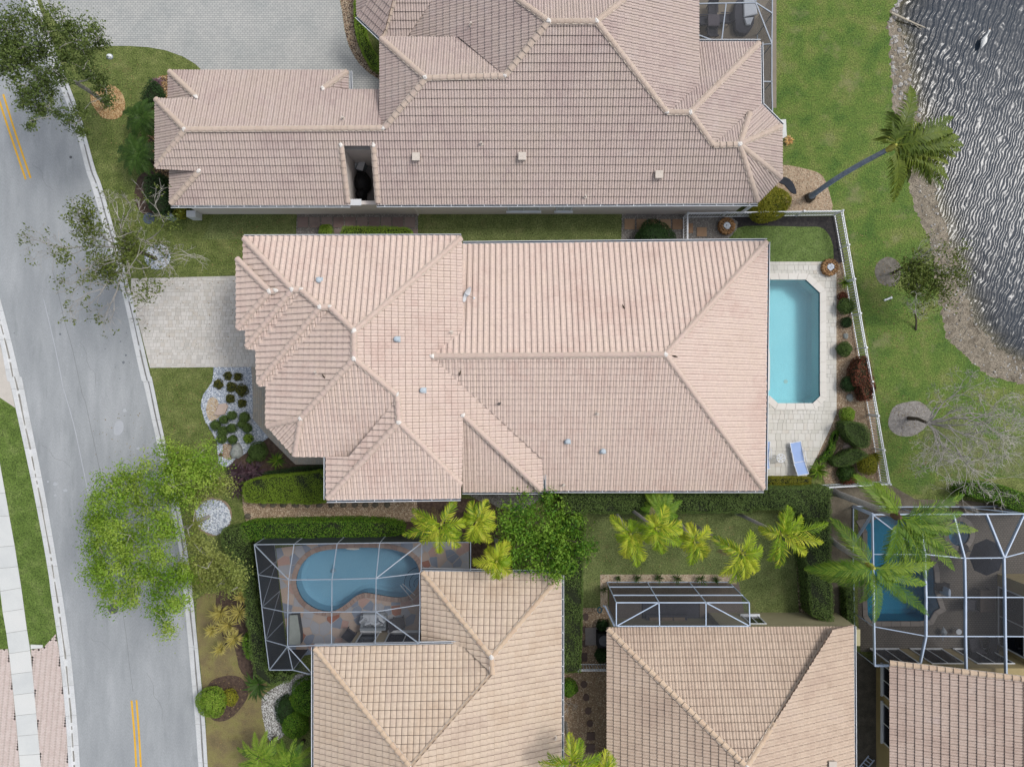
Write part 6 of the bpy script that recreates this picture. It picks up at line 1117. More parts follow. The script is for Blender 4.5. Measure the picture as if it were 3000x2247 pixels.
def frond_mesh(t, root, tip, arch, nl, ll, lw, mat, droop=.35, vee=.35, base=.12, taper=True, fwd=.45):
    root, tip = Vector(root), Vector(tip); ctrl = root.lerp(tip, .5)+Vector((0, 0, arch)); pts = []
    for i in range(13): u = i/12; pts.append(root*(1-u)**2+ctrl*2*u*(1-u)+tip*u*u)
    mb = MB(); mb.cur = R.random(); mb.tube(pts, [.03*(1-.8*i/12) for i in range(13)], 4, False); V, Fq, rn = [], [], []; base_r = R.random()
    for i in range(nl):
        u = base+(1-base)*(i+.5)/nl; a = root*(1-u)**2+ctrl*2*u*(1-u)+tip*u*u; d = ((ctrl-root)*(1-u)+(tip-ctrl)*u).normalized(); sd_ = d.cross(Vector((0,0,1)))
        if sd_.length < .05: sd_ = Vector((1,0,0))
        sd_.normalize(); up = sd_.cross(d); prof = (math.sin(math.pi*min(1, .18+.82*u))**.6 if taper else 1)*(1 if u < .9 else .75)
        for s_ in (-1, 1):
            l = ll*prof*R.uniform(.85, 1.12); dr = (sd_*s_*(1-.25*u)+d*(fwd+.6*u)+up*vee*R.uniform(.4,1.2)+Vector((R.gauss(0,.07),R.gauss(0,.07),R.gauss(0,.07)))).normalized(); mid = a+dr*l*.5; end = mid+(dr-Vector((0,0,droop*R.uniform(.7,1.4)))).normalized()*l*.5
            w = dr.cross(up); w = (w.normalized() if w.length > .05 else d)*lw*.5
            b = len(V); V += [a-w*.6, a+w*.6, mid+w, mid-w, end+w*.15, end-w*.15]; Fq += [[b, b+1, b+2, b+3], [b+3, b+2, b+4, b+5]]; rn += [(base_r+R.uniform(0,.35)) % 1]*2
    nv = len(mb.v); mb.v += [tuple(v) for v in V]; mb.f += [[k+nv for k in f] for f in Fq]; mb.r += rn
    return mb.build('frond', mat, t)
def palm(base, crown, z, label, tips, mat, trunkm=m_trunk, r=.14, nl=34, ll=.55, lw=.05, arch=.6, droop=.5, name='palm_tree', vee=.35, crownm=None, fwd=.45, shaft=True, curve=0.0):
    b, c = P(base), P(crown, z); t = thing(name, b, label, 'palm'); pts = []
    sidev = Vector((-(c-b).y, (c-b).x, 0)); sidev = sidev.normalized() if sidev.length > .05 else Vector((1,0,0))
    for i in range(9): u = i/8; pts.append(b.lerp(c, u)+sidev*curve*math.sin(math.pi*u))
    MB().tube(pts, [r*(1.35 if i == 0 else 1.0-.25*i/8) for i in range(9)], 9).build('trunk', trunkm, t)
    if shaft: MB().tube([c-Vector((0,0,.25)), c+Vector((0,0,.1)), c+Vector((0,0,.5))], [r*.8, r*1.05, r*.35], 8).build('crown_shaft', crownm or m_rach, t)
    for tp, dz in tips:
        e = P(tp, z+dz); frond_mesh(t, c+Vector((0,0,.25)), e, arch*R.uniform(.75,1.25), nl, ll, lw, mat, droop, vee, fwd=fwd)
    return t
def rosette(px, n, ln, wd, label, mat, z0=0.0, elev=.5, name='rosette_plant', cat='plant', droop=.25, hgt=0.1, group=None):
    c = P(px, z0+hgt); c0_ = Vector((c.x, c.y, z0)); t = thing(name, c0_, label, cat, group); MB().tube([c0_, c0_+Vector((0,0,hgt+.05))], .04, 6).build('stem', m_barkd, t)
    for i in range(n):
        a = 2.4*i+R.uniform(-.25,.25); el = elev*R.uniform(.4,1.5)*(1-.3*i/n); l = ln*R.uniform(.75,1.15); d = Vector((math.cos(a), math.sin(a), 0)); sd_ = Vector((-d.y, d.x, 0))*wd/2; p0 = c0_+Vector((0,0,hgt)); p1 = p0+d*l*.5+Vector((0,0,l*.5*math.tan(min(el,1.2)))); p2 = p0+d*l+Vector((0,0,l*.5*math.tan(min(el,1.2))*1.3-droop*l))
        mb = MB(); mb.cur = R.random(); f = Vector((0,0,wd*.18)); mb.add([p0-sd_*.6, p0, p0+sd_*.6, p1-sd_+f, p1, p1+sd_+f, p2], [[0,1,4,3],[1,2,5,4],[3,4,6],[4,5,6]]); mb.build('leaf', mat, t)
    return t
# ---------------------------------------------------------------- topiary bed
tuft = ((495,280,55,'northernmost of the tufts'),(630,295,55,'tuft nearest the walkway corner'),(367,395,65,'tuft nearest the lawn'),(540,430,68,'middle tuft touching its right neighbour'),(680,480,78,'largest tuft'),(525,590,60,'tuft next to the flat pink stone'),(683,650,57,'southernmost tuft'))
for x, y, r, lb in tuft: ball(G(x, y), r*.217*S*.98, 'brownish-green grassy tuft in the white gravel, '+lb, lf_moss, 'grass_tuft', 'plant', size=.09, flat=.55, rough=.09)
pom = ((550,815,63,'northernmost'),(440,870,62,'upper left, beside the tan pebbles'),(720,838,72,'upper right of the right-hand trio'),(685,930,62,'middle of the right-hand trio'),(755,985,65,'lower right of the right-hand trio'),(325,945,72,'westernmost'),(548,985,65,'centre of the cluster'),(425,1030,72,'below the westernmost one'),(410,1130,68,'lower left'),(560,1140,65,'just above the grey boulder'))
for x, y, r, lb in pom: ball(G(x, y), r*.217*S*.95, 'clipped dark green topiary ball in the white gravel, '+lb, lf_box, 'topiary_ball', 'topiary', zc=R.uniform(.55,.85), size=.045)
ball(G(765,1125), .27, 'bright green loose tuft east of the topiary balls', lf_bright, 'grass_tuft', 'plant', size=.09, flat=.6)
ball(G(900,1300), .52, 'large round olive-green shrub at the corner of the mulch bed', lf_box, size=.055, flat=.75)
rosette(G(1165,1420), 40, .55, .05, 'bright green spiky clump in the dark mulch', lf_queen, elev=.7)
ball(G(790,1410), .2, 'small green shrub tucked under the round olive shrub', lf_box, flat=.6)
rosette(G(400,1345), 14, .16, .05, 'tiny dark red bromeliad at the edge of the white gravel', lf_red, elev=.6)
for x, y, lb in ((620,1580,'left'),(760,1600,'middle'),(880,1560,'right')): rosette(G(x, y), 26, .75, .09, 'dark purple strap-leaved plant by the bright clipped hedge, %s one' % lb, lf_purple, elev=.6, hgt=.3, name='cordyline')
rosette(a2(1920,900), 26, .8, .09, 'dark purple strap-leaved plant at the west end of the clipped hedge', lf_purple, elev=.5, hgt=.3, name='cordyline')
hedge(L(G,(900,1600),(1200,1540),(1500,1500),(1830,1490),(1830,1640),(1400,1640)), .45, 'low dark shrubs between the mulch and the bright hedge', lf_dark, dens=.7)
# ---------------------------------------------------------------- hedges
hedge(smooth(L(b2,(35,900),(70,850),(200,815),(400,795),(560,782),(712,778),(712,1025),(400,1030),(120,1030),(50,1000)),2), 1.1, 'bright green clipped hedge with rounded end', lf_hedge_b, size=.055)
hedge(smooth(L(b2,(20,1200),(200,1180),(450,1172),(700,1168),(950,1165),(1150,1172),(1310,1200),(1320,1280),(1150,1310),(900,1315),(500,1315),(200,1325),(60,1330)),2), 1.5, 'long mixed green hedge north of the kidney pool enclosure', lf_mango, dens=.9)
hedge(smooth(L(a2,(1800,1240),(1960,1210),(2040,1300),(2055,1450),(2080,1657)) + L(a3,(2080,200),(2110,400),(2150,640),(2180,880),(2209,920)) + L(b3,(330,880),(450,890),(420,960),(250,990),(130,900)) + L(a3,(2020,600),(1990,300),(1940,60)) + L(a2,(1870,1500),(1800,1350)),1), 1.5, 'dark rough hedge along the street side of the pool enclosure', lf_hedge, dens=.8, lump=.2)
hedge(L(c2,(682,940),(2209,935)) + L(d2,(100,905),(635,903),(635,1165),(420,1165),(330,1080),(0,1085)) + L(c2,(2209,1108),(1500,1112),(865,1112),(682,1112)), 1.7, 'long dark clipped hedge behind the south wall of the central house', lf_hedge)
hedge(L(c2,(682,1190),(740,1150),(860,1160),(850,1657)) + L(c3,(850,300),(842,600),(832,880),(700,895),(680,600),(680,0)), 1.5, 'tall narrow hedge between the two lower houses', lf_hedge, dens=.9)
hedge(L(d2,(430,1170),(635,1170),(640,1657)) + L(d3,(650,250),(650,460),(560,465),(470,420),(440,100),(425,0)) + L(d2,(420,1500)), 1.6, 'tall dark hedge west of the right-hand pool enclosure', lf_hedge)
hedge(smooth(L(d2,(1720,900),(1850,868),(2000,880),(2150,930),(2300,1000),(2300,1130),(2120,1085),(2000,1030),(1850,1000),(1730,960)),2), 1.4, 'dark green hedge curving above the right-hand enclosure', lf_mango)
hedge(L(d3,(760,220),(835,220),(835,500),(770,500)), 1.0, 'short dark hedge strip beside the right-hand enclosure wall', lf_hedge)
hedge(smooth(L(b1,(850,318),(1000,316),(1200,318),(1340,322),(1395,345),(1400,400),(1200,420),(850,420)),2), .8, 'bright green low hedge on the gravel between the houses', lf_bright, size=.055)
ball(b1(703,355), .42, 'bright green box-shaped shrub west of the low hedge', lf_bright, size=.055, flat=.85)
hedge(smooth(L(b0,(935,-60),(928,150),(955,320),(1000,440),(1060,540),(1142,592),(1142,470),(1085,400),(1040,300),(1010,180),(965,120),(960,-60)),1), .7, 'bright green curved hedge in front of the upper house bay', lf_bright, size=.06)
hedge(L(d2,(100,820),(400,818),(488,825),(488,880),(300,890),(100,892)), .6, 'low yellow-green hedge south of the pool deck', lf_yel, size=.055)
ball(c1(1430,420), 1.05, 'large dark round bush under the north eave', lf_dark, size=.08, flat=.6)
hedge(smooth(L(a0,(1190,1440),(1300,1400),(1370,1560),(1385,1657)) + L(a1,(1400,150),(1330,220),(1230,190),(1180,100),(1175,0)),1), 1.3, 'dark dense bush at the south-west corner of the upper house', lf_dark, dens=.9, name='bush', cat='bush')
ball(a1(1470,185), .45, 'yellow-green bush at the end of the upper house wall', lf_yel, size=.07)
hedge(smooth(L(a0,(1150,760),(1230,640),(1300,720),(1310,800),(1260,830),(1160,830)),2), .8, 'dark green shrub below the purple rosette', lf_dark, name='bush', cat='bush')
ball(d1(130,120), 1.25, 'large yellow-green bush under the east corner of the upper house', lf_yel, size=.085, flat=.55, ry=1.05)
# ---------------------------------------------------------------- pool border
rosette(d1(755,770), 46, .5, .03, 'bright green grassy clump at the north end of the pool border', lf_queen, elev=1.0, hgt=.15)
ball(d1(770,960), .44, 'dark green round shrub beside the white fence, upper one', lf_box, size=.07); ball(d1(775,1090), .3, 'small dark shrub between the two round border shrubs', lf_dark, size=.07); ball(d1(758,1305), .42, 'dark green clipped ball beside the grey rock', lf_box, size=.055)
ball(d1(745,880), .26, 'small reddish shrub in the pool border', lf_red, size=.07)
hedge(smooth(L(d1,(880,1380),(940,1370),(975,1500),(985,1657)) + L(d2,(985,60),(975,190),(910,200),(870,90)) + L(d1,(830,1600),(830,1480)),2), 1.1, 'dark red-leaved croton bush against the white fence', lf_red, size=.09, name='croton_bush', cat='bush', lump=.2)
ball(d1(790,1590), .42, 'dark green shrub left of the red croton', lf_dark, size=.08)
ball(d2(785,315), .42, 'bright yellow-green shrub at the bend of the pool border', lf_bright, size=.06)
hedge(smooth(L(d2,(740,390),(800,370),(900,390),(950,460),(955,560),(900,590),(830,560),(760,480)),2), 1.2, 'clipped dark green cloud shrub, upper lobe', lf_box, size=.05, name='cloud_shrub', cat='shrub'); hedge(smooth(L(d2,(650,680),(720,650),(800,600),(880,590),(930,640),(860,690),(780,730),(690,740)),2), 1.0, 'clipped dark green cloud shrub, lower lobe', lf_box, size=.05, name='cloud_shrub', cat='shrub')
t = MB().tube([P(d2(660,650),.1), P(d2(720,570),.4), P(d2(800,545),.6), P(d2(860,575),.8)], [.06,.05,.045,.03], 6).build('twisted_branch', m_barkd, label='dark twisted trunk between the two lobes of the cloud shrub', cat='branch')
rosette(d2(535,765), 44, .62, .06, 'yellow-green spiky clump at the south end of the deck', lf_queen, elev=.8, hgt=.15)
ball(d2(950,720), .55, 'yellow and green mottled bush at the fence corner', lf_yel, size=.08); ball(d2(1020,660), .25, 'small yellow bush poking over the fence', lf_yel, size=.08); ball(d2(790,845), .45, 'brownish-red shrub at the bottom of the pool border', lf_red, size=.09, flat=.5)
hedge(smooth(L(d2,(690,440),(715,470),(690,560),(660,640),(600,700),(540,690),(620,600),(650,500)),2), .35, 'low flowering ground cover along the deck edge', lf_mango, size=.06, name='ground_cover', cat='plants')
ball(d2(770,790), .5, 'dark green loose shrub left of the brownish-red one', lf_dkpalm, size=.09, flat=.6)
# ---------------------------------------------------------------- yards of the lower houses
ball(a3(1710,1130), .82, 'large round bright green bush at the kerb', lf_bright, size=.075, flat=.6); ball(a3(1858,1095), .45, 'yellowish bush touching the large round bush', lf_yel, size=.075, flat=.6)
ball(b3(455,1320), .75, 'round olive-green bush near the white shell path, lowest of three', lf_mango, size=.075, flat=.55); ball(b3(375,1195), .55, 'dark oval bush beside the white shell path', lf_dark, size=.075, flat=.55, ry=.85); ball(b3(545,1090), .85, 'large dark green bush against the lower left house', lf_mango, size=.08, flat=.6, ry=1.1); ball(b3(440,1110), .3, 'small bright green shrub between the dark bushes', lf_bright, size=.07)
hedge(smooth(L(a3,(1960,600),(2050,620),(2080,780),(2000,760)),2) , 1.0, 'loose green shrubs between the gold rosettes and the hedge', lf_mango, name='bush', cat='bush', lump=.2)
for x, y, l, lb in ((1790,400,.62,'westernmost large'),(1940,400,.6,'nearest the hedge'),(1850,500,.62,'in the middle of the clump'),(1900,610,.55,'lower right'),(1720,545,.4,'small, lower left'),(1790,690,.4,'small, lowest'),(1960,270,.4,'highest, by the red pot')): rosette(a3(x, y), 64, l*1.1, .045, 'pale gold spiky rosette on the street-side bank, '+lb, lf_gold, elev=.9, hgt=1.0, name='gold_rosette')
t = thing('flower_pot', P(a3(1985,275)), 'dark red clay pot beside the street-side hedge', 'pot'); c = P(a3(1985,275),.4); MB().tube([(c.x,c.y,0),(c.x,c.y,.35),(c.x,c.y,.42)], [.16,.24,.25], 12).build('body', M('red_clay', ['#6f4038', '#7f4c42'], scale=4), t); MB().tube([(c.x+.24*math.cos(k*.45),c.y+.24*math.sin(k*.45),.42) for k in range(15)], .025, 5).build('rim', MATS['red_clay'], t)
rosette(a3(2090,985), 30, .95, .12, 'dark green sago palm at the foot of the street-side hedge', lf_dkpalm, elev=.6, hgt=.3, name='sago_palm', cat='palm')
for k, (x, y) in enumerate(((1133,125),(1285,125),(1462,122),(1608,128),(1797,130),(1922,135))): rosette(c3(x, y), 34, (.2,.33,.33,.36,.42,.3)[k], .03, 'small green grassy clump in the gravel by the small patio, %s from the left' % ('first second third fourth fifth sixth'.split()[k]), lf_dkpalm, elev=1.1, hgt=.12, name='grass_clump', group='grassy clumps along the small patio')
rosette(c3(1020,215), 24, .3, .03, 'small dark grass clump left of the small patio', lf_dkpalm, elev=1.1, name='grass_clump')
ball(c3(1008,515), .34, 'dark green shrub above the air conditioning unit', lf_dark, size=.07); ball(c3(1005,750), .42, 'dark green shrub below the air conditioning unit', lf_dark, size=.07); ball(c3(735,1020), .5, 'bright green shrub by the gravel side path', lf_mango, size=.075, flat=.7)
bare_tree(c3(735,1150), 'small leafless pale shrub beside the gravel side path', (c3(735,1150), .3), [(c3(700,1100),.8,1),(c3(770,1110),.8,1),(c3(720,1220),.8,1),(c3(780,1190),.7,1)], depth=3, L0_=.6, r0=.018, name='bare_shrub')
ball(c2(590,985), .36, 'pale yellow-green shrub at the house corner', lf_pale, size=.07)
# ---------------------------------------------------------------- upper house planting
rosette(a0(1275,675), 26, .38, .11, 'purple-pink rosette plant on orange gravel', lf_pink, elev=.6, hgt=.15)
rosette(d0(305,1140), 34, .3, .09, 'orange bromeliad beside the bay of the upper house', lf_brom, elev=.7, hgt=.1, name='bromeliad')
c = P(d0(262,1060)); MB().prism(W2(L(d0,(220,975),(278,972),(285,1110),(250,1130))), 0, .12, top=.015).build('bay_step', m_conc, label='pale concrete step at the bay of the upper house', cat='step')
MB().prism(W2(smooth(L(d0,(215,1475),(255,1435),(310,1450),(350,1500),(368,1570),(320,1560),(270,1500)),2)), 0, .05, top=.02).build('garden_mat', M('black_mat', ['#2b2f36', '#383c44'], scale=4, fine=.2), label='dark curved weed mat in the tan lakeside bed', cat='mat')
def pyg(px, z, lb, n, l, mat=lf_queen, nm='pygmy_date_palm', ph=0.0, ll=.32, lw=.035, nl=26):
    tips = []
    for k in range(n): a = ph+2*math.pi*k/n+R.uniform(-.15,.15); rr = l*R.uniform(.8,1.1); tips.append(((px[0]+rr*math.cos(a)/S, px[1]+rr*math.sin(a)/S), -R.uniform(0,.35)))
    b = P(px, z); return palm((CX+b.x/S, CY-b.y/S), px, z, lb, tips, mat, m_barkd, .09, nl, ll, lw, .45, .3, nm, shaft=False)
pyg(a0(1160,965), 1.5, 'dark green feather palm at the west wall of the upper house, upper one', 17, 1.15, lf_dkpalm); pyg(a0(1140,1255), 1.6, 'dark green feather palm at the west wall of the upper house, lower one', 18, 1.3, lf_dkpalm)
pyg(c2(1480,1080), 2.1, 'dark blue-green feather palm growing out of the long clipped hedge', 16, 1.25, lf_queen)
pyg(b3(190,1560), 2.0, 'green feather palm at the bottom left corner garden, left one', 13, 1.5, lf_queen); pyg(b3(430,1600), 2.2, 'green feather palm at the bottom left corner garden, right one', 13, 1.5, lf_queen)
# ---------------------------------------------------------------- yellow-green fan-crowned palms
def adon(base, crown, z, lb, n=8, l=1.25, ph=0.0, skip=None, nm='yellow_palm', tipsx=None):
    if tipsx: tips = [(q, -R.uniform(.2,.6)) for q in tipsx]
    else: tips = [((crown[0]+l*R.uniform(.8,1.1)*math.cos(ph+2*math.pi*k/n)/S/.88, crown[1]+l*R.uniform(.8,1.1)*math.sin(ph+2*math.pi*k/n)/S/.88), -R.uniform(.2,.7)) for k in range(n)]
    return palm(base, crown, z, lb, tips, lf_palm, m_trunk, .10, 20, .56, .046, .7, .85, nm, vee=.8, fwd=.55)
adon(b2(1720,1050), b2(1640,1195), 5.0, 'yellow-green palm over the enclosure, left of the trio', tipsx=L(b2,(1750,1010),(1870,1180),(1790,1390),(1620,1440),(1470,1350),(1390,1160),(1400,1080),(1320,1290),(1550,1200),(1800,1290)))
adon(b2(1960,1040), b2(1925,1175), 4.8, 'yellow-green palm over the enclosure, right of the trio', tipsx=L(b2,(2010,1000),(2070,1110),(2080,1220),(2040,1350),(1930,1350),(1850,1340),(1880,1010),(1820,1130)))
adon(b2(2080,1330), b2(2085,1490), 4.6, 'yellow-green palm beside the mango tree, lowest of the trio', tipsx=L(b2,(2180,1330),(2200,1480),(2195,1600),(2080,1640),(1990,1570),(1890,1500),(2010,1390),(2120,1350)))
adon(c2(1095,1085), c2(1225,1270), 5.6, 'yellow-green palm in the back garden, westernmost of five', tipsx=L(c2,(1070,1130),(1120,1310),(1160,1450),(1200,1480),(1290,1550),(1350,1500),(1340,1320),(1250,1170)))
adon(c2(1215,1065), c2(1430,1225), 6.4, 'yellow-green palm in the back garden, second from the west', tipsx=L(c2,(1520,1050),(1650,1190),(1660,1260),(1640,1370),(1500,1440),(1440,1410),(1340,1330),(1390,1130),(1300,1230)))
adon(c2(1620,1170), c2(1735,1335), 5.4, 'yellow-green palm in the back garden, small middle one', tipsx=L(c2,(1700,1190),(1870,1220),(1860,1430),(1830,1470),(1720,1530),(1650,1390),(1640,1290)))
adon(c2(1730,1200), c2(2120,1430), 6.6, 'yellow-green palm in the back garden, tall one right of the middle', tipsx=L(c2,(1890,1300),(1960,1340),(1950,1620),(2040,1680),(2150,1650)) + L(d2,(20,1560),(90,1400),(40,1590),(0,1250)))
adon(c2(2090,1110), d2(225,1275), 6.4, 'yellow-green palm in the back garden, easternmost of five', tipsx=L(d2,(300,1050),(270,1130),(410,1130),(630,1190),(590,1350),(450,1450),(200,1560),(140,1500),(60,1230),(250,1110)))
adon(c3(705,1300), c3(760,1600), 5.6, 'yellow-green palm at the bottom edge between the lower houses', tipsx=L(c3,(740,1370),(830,1420),(560,1540),(490,1610),(1000,1540),(970,1640),(850,1760),(650,1760)))
adon(c3(980,1560), c3(1000,1680), 5.0, 'smaller yellow-green palm at the bottom edge, right of the other', tipsx=L(c3,(1040,1510),(1090,1560),(1080,1650),(940,1600),(920,1750),(1060,1780)))
lf_brown = leafM('dead_leaflet', ['#7a6548', '#94805e', '#a89470'], .2)
for nm, cr, z, tps in (('yellow-green palm in the back garden, second from the west', c2(1430,1225), 6.2, L(c2,(1405,1060),(1375,1180))), ('yellow-green palm over the enclosure, left of the trio', b2(1640,1195), 4.8, L(b2,(1560,1060))), ('yellow-green palm in the back garden, tall one right of the middle', c2(2120,1430), 6.3, L(c2,(1930,1420)))):
    t = next(o for o in bpy.data.objects if o.get('label') == nm)
    for q in tps: frond_mesh(t, P(cr, z), P(q, z-1.2), .3, 16, .34, .04, lf_brown, .9, .2)['label'] = 'brown dead frond'
# ---------------------------------------------------------------- big feather palms
palm(d0(470,1600), d0(1130,1200), 9.4, 'tall lakeside coconut palm with bluish trunk', [(p, dz) for p, dz in zip(L(d0,(1290,690),(1640,945),(1725,1180),(1660,1275),(1600,1460),(1150,1640),(990,1130),(1460,1500),(1690,1110),(1560,1530),(1190,1560),(1380,1010),(1100,900),(1340,1360),(1500,1200),(1700,1220),(1640,1060),(1450,1420),(1270,1480),(1600,1330),(1050,1050)), (-.3,-.9,-.8,-1.1,-1.3,-1.4,-1.0,-1.4,-.5,-1.6,-1.8,-.2,-.6,-1.2,-.2,-.6,-.3,-1.0,-1.5,-.9,-.9))], lf_coco, m_trunkb,   .15, 46, .70, .062, 1.0, 1.0, 'coconut_palm', vee=.15, curve=-.12)
MB().blob(P(d0(470,1600))+Vector((0,0,.15)), .30, .3, .35, 9, 6, .12).build('root_boss', m_barkd, label='dark root boss at the foot of the lakeside palm', cat='root')
palm(d2(660,940), d2(1170,1135), 7.0, 'large feather palm over the right-hand enclosure, upper one', [(p, dz) for p, dz in zip(L(d2,(1000,870),(1730,960),(1840,1255),(1700,1480),(1650,1580),(1420,1660),(1270,1690),(1010,1650),(1720,1110),(1500,1300),(830,800),(1080,1500),(1350,1520),(1560,1420),(1200,1620),(1620,1280),(1450,1560)), (-.2,-.3,-.9,-1.2,-1.4,-1.6,-1.5,-1.2,-.3,-.5,-.4,-1.0,-1.3,-.8,-1.7,-.4,-1.5))], lf_queen, m_trunk, .19, 54, .84, .030, .9, 1.2, 'feather_palm', fwd=.8, vee=.2, crownm=M('palm_fibre', ['#5a4632', '#75604a'], scale=6, fine=.3))
palm(d2(640,1330), d2(960,1540), 6.5, 'large feather palm over the right-hand enclosure, lower one', [(p, dz) for p, dz in zip(L(d2,(640,1150),(430,1560),(560,1640),(1500,1510)) + L(d3,(1000,490),(1440,430),(430,60),(1130,200),(1420,180),(700,180),(880,330),(1250,330),(560,20),(1300,60)), (-.5,-.7,-1.0,-.6,-1.3,-1.1,-.9,-.9,-.7,-1.1,-1.3,-1.2,-.5,-.5))], lf_queen, m_trunk, .17, 54, .82, .030, .9, 1.15, 'feather_palm', fwd=.8, vee=.2)
# ---------------------------------------------------------------- broadleaf trees
def CL(f, z, lst): return [(f(x, y), z+R.uniform(-1.0,.6), r) for x, y, r in lst]
tree(a0(880,850), 'olive-green spreading street tree at the top left', CL(a0, 6.6, [(40,250,.9),(160,180,.8),(330,170,.7),(400,260,.8),(530,160,.65),(560,260,.7),(740,260,.65),(800,300,.5),(60,400,.9),(200,380,.9),(330,400,.7),(480,390,.6),(620,330,.6),(100,560,.8),(240,520,.8),(420,560,.6),(560,500,.6),(680,560,.6),(60,480,.8),(210,690,.7),(300,650,.6),(400,720,.6),(520,640,.5),(190,820,.6),(270,780,.6),(400,850,.6),(480,930,.45),(240,980,.45),(330,900,.5)]) + CL(a0, 4.5, [(760,620,.55),(830,700,.6),(700,480,.6),(620,400,.5),(870,780,.4),(600,1000,.4),(640,940,.4),(660,1060,.35)]), lf_oak, .13, 600, m_bark, r_tr=.13, split=.6)
tree(a2(1690,1140), 'big bright green street tree leaning over the road', CL(a2, 5.2, [(1360,620,.75),(1480,600,.75),(1600,650,.8),(1700,780,.7),(1450,720,.8),(1340,780,.8),(1200,760,.6),(1100,800,.7),(1000,830,.6),(900,880,.7),(950,980,.8),(1100,930,.85),(1250,900,.85),(1400,900,.85),(1550,850,.85),(820,1050,.75),(780,1200,.7),(900,1160,.85),(1050,1120,.9),(1200,1060,.9),(1350,1040,.85),(1500,1000,.8),(800,1340,.7),(900,1300,.85),(1050,1290,.85),(1200,1220,.85),(1350,1180,.75),(830,1440,.75),(960,1440,.8),(1080,1430,.6),(1250,1370,.7),(1340,1300,.6),(800,1560,.7),(920,1600,.8),(1060,1560,.7),(1200,1540,.6),(1350,1500,.7),(1480,1550,.7)]) + CL(a3, 5.0, [(820,120,.7),(880,230,.7),(910,320,.55),(1000,280,.65),(1100,200,.75),(1120,320,.65),(1250,120,.8),(1270,250,.7),(1380,180,.75),(1300,430,.6),(1390,400,.55),(1350,520,.6),(1440,300,.55),(1480,60,.7)]) + CL(a2, 4.3, [(1780,830,.7),(1830,900,.6),(1700,900,.7),(1600,980,.6),(1560,1200,.6),(1540,1330,.6),(1620,1420,.7),(1750,1500,.75),(1850,1580,.7),(1680,1560,.75),(1600,1590,.7)]) + CL(a3, 4.3, [(1600,80,.7),(1750,60,.75),(1880,110,.7),(1920,200,.6),(1780,170,.6),(1640,170,.5)]), lf_bright, .12, 740, m_barkb, r_tr=.11, split=.62, mat2=lf_pale, mats2=set(range(52, 69)))
tree(c2(560,1250), 'dense rich green mango tree beside the kidney pool enclosure', CL(c2, 3.6, [(200,1190,.55),(300,1130,.6),(420,1080,.65),(520,1040,.6),(600,1100,.65),(480,1190,.8),(350,1230,.75),(250,1290,.65),(580,1240,.75),(700,1230,.6),(780,1190,.55),(830,1220,.45),(660,1340,.8),(520,1340,.8),(400,1360,.75),(300,1400,.7),(780,1340,.75),(860,1390,.6),(430,1480,.75),(560,1470,.8),(690,1450,.75),(810,1470,.6),(340,1520,.65),(470,1580,.6),(600,1560,.65),(720,1560,.55),(200,1560,.4),(640,1600,.4)]), lf_mango, .15, 470, m_barkd, r_tr=.11, split=.5)
bare_tree(a1(1260,575), 'nearly bare street tree in the white pebble ring', (a1(1010,500), 3.2), [(a1(650,230),5.5,1),(a1(350,480),6,1),(a1(550,620),6,1),(a1(780,950),6,1),(a1(1180,260),5,1),(a1(1500,420),5,1),(a1(1280,780),5.5,1),(a1(1000,850),6,1),(a1(930,180),5.5,1),(a1(1150,20),5,.9),(a1(870,1060),6,.9)], m_barkb, 5, 2.2, .07, lf_sparse, .25, [(a1(x,y), z, r, n) for x,y,z,r,n in ((720,200,5.5,.6,420),(700,330,5.3,.7,500),(780,400,5.2,.5,260),(860,600,5.2,.6,420),(820,650,5,.5,300),(1050,430,4.6,.7,420),(1010,600,4.8,.7,480),(1120,560,4.5,.7,380),(1250,360,4.5,.7,200),(1350,330,4.5,.6,120),(850,720,5,.5,250),(1180,800,5,.7,220),(600,230,5.5,.4,120),(500,560,5.8,.6,140),(1080,850,5,.5,120),(1300,500,4.3,.5,100))], .15, 'street_tree')
bare_tree(d1(1150,690), 'thin leaning tree with sparse leaves on the lakeside lawn', (d1(1260,640), 2.2), [(d1(1480,570),3.4,1),(d1(1650,575),3.8,1),(d1(1500,760),3.2,1),(d1(1650,720),3.5,1),(d1(1560,860),3.4,1),(d1(1400,760),3,1),(d1(1420,440),3,.8)], m_barkb, 4, 1.6, .05, lf_sparse, .35, [(d1(x,y),z,r,n) for x,y,z,r,n in ((1280,640,2.6,.4,200),(1300,720,2.6,.5,420),(1380,690,2.9,.6,520),(1430,760,3,.6,520),(1360,800,2.7,.5,360),(1250,760,2.5,.4,200),(1500,700,3.2,.6,240),(1600,700,3.4,.6,260),(1640,620,3.5,.5,180),(1680,700,3.5,.5,160),(1560,900,3.2,.5,140),(1650,540,3.5,.35,100),(1450,920,3,.5,140))], .15, 'sparse_tree')
bare_tree(d1(1335,1150), 'small pale dead sapling on the lakeside lawn', (d1(1325,1000), .9), [(d1(1370,850),1.6,1),(d1(1250,960),1.5,1),(d1(1440,920),1.6,1),(d1(1400,1010),1.3,1),(d1(1300,930),1.5,1)], m_barkb, 3, 1.0, .035, lf_sparse, .1, (), .08, 'dead_sapling')
MB().flat([(p.x,p.y) for p in W2(smooth(L(d1,(1000,680),(1030,600),(1110,560),(1190,600),(1215,680),(1180,780),(1120,800),(1040,770)),3))], .012).build('mulch_ring', M('grey_mulch', ['#5f5a52', '#757067', '#8a857b'], scale=4, bscale=30, fine=.4), kind='structure')
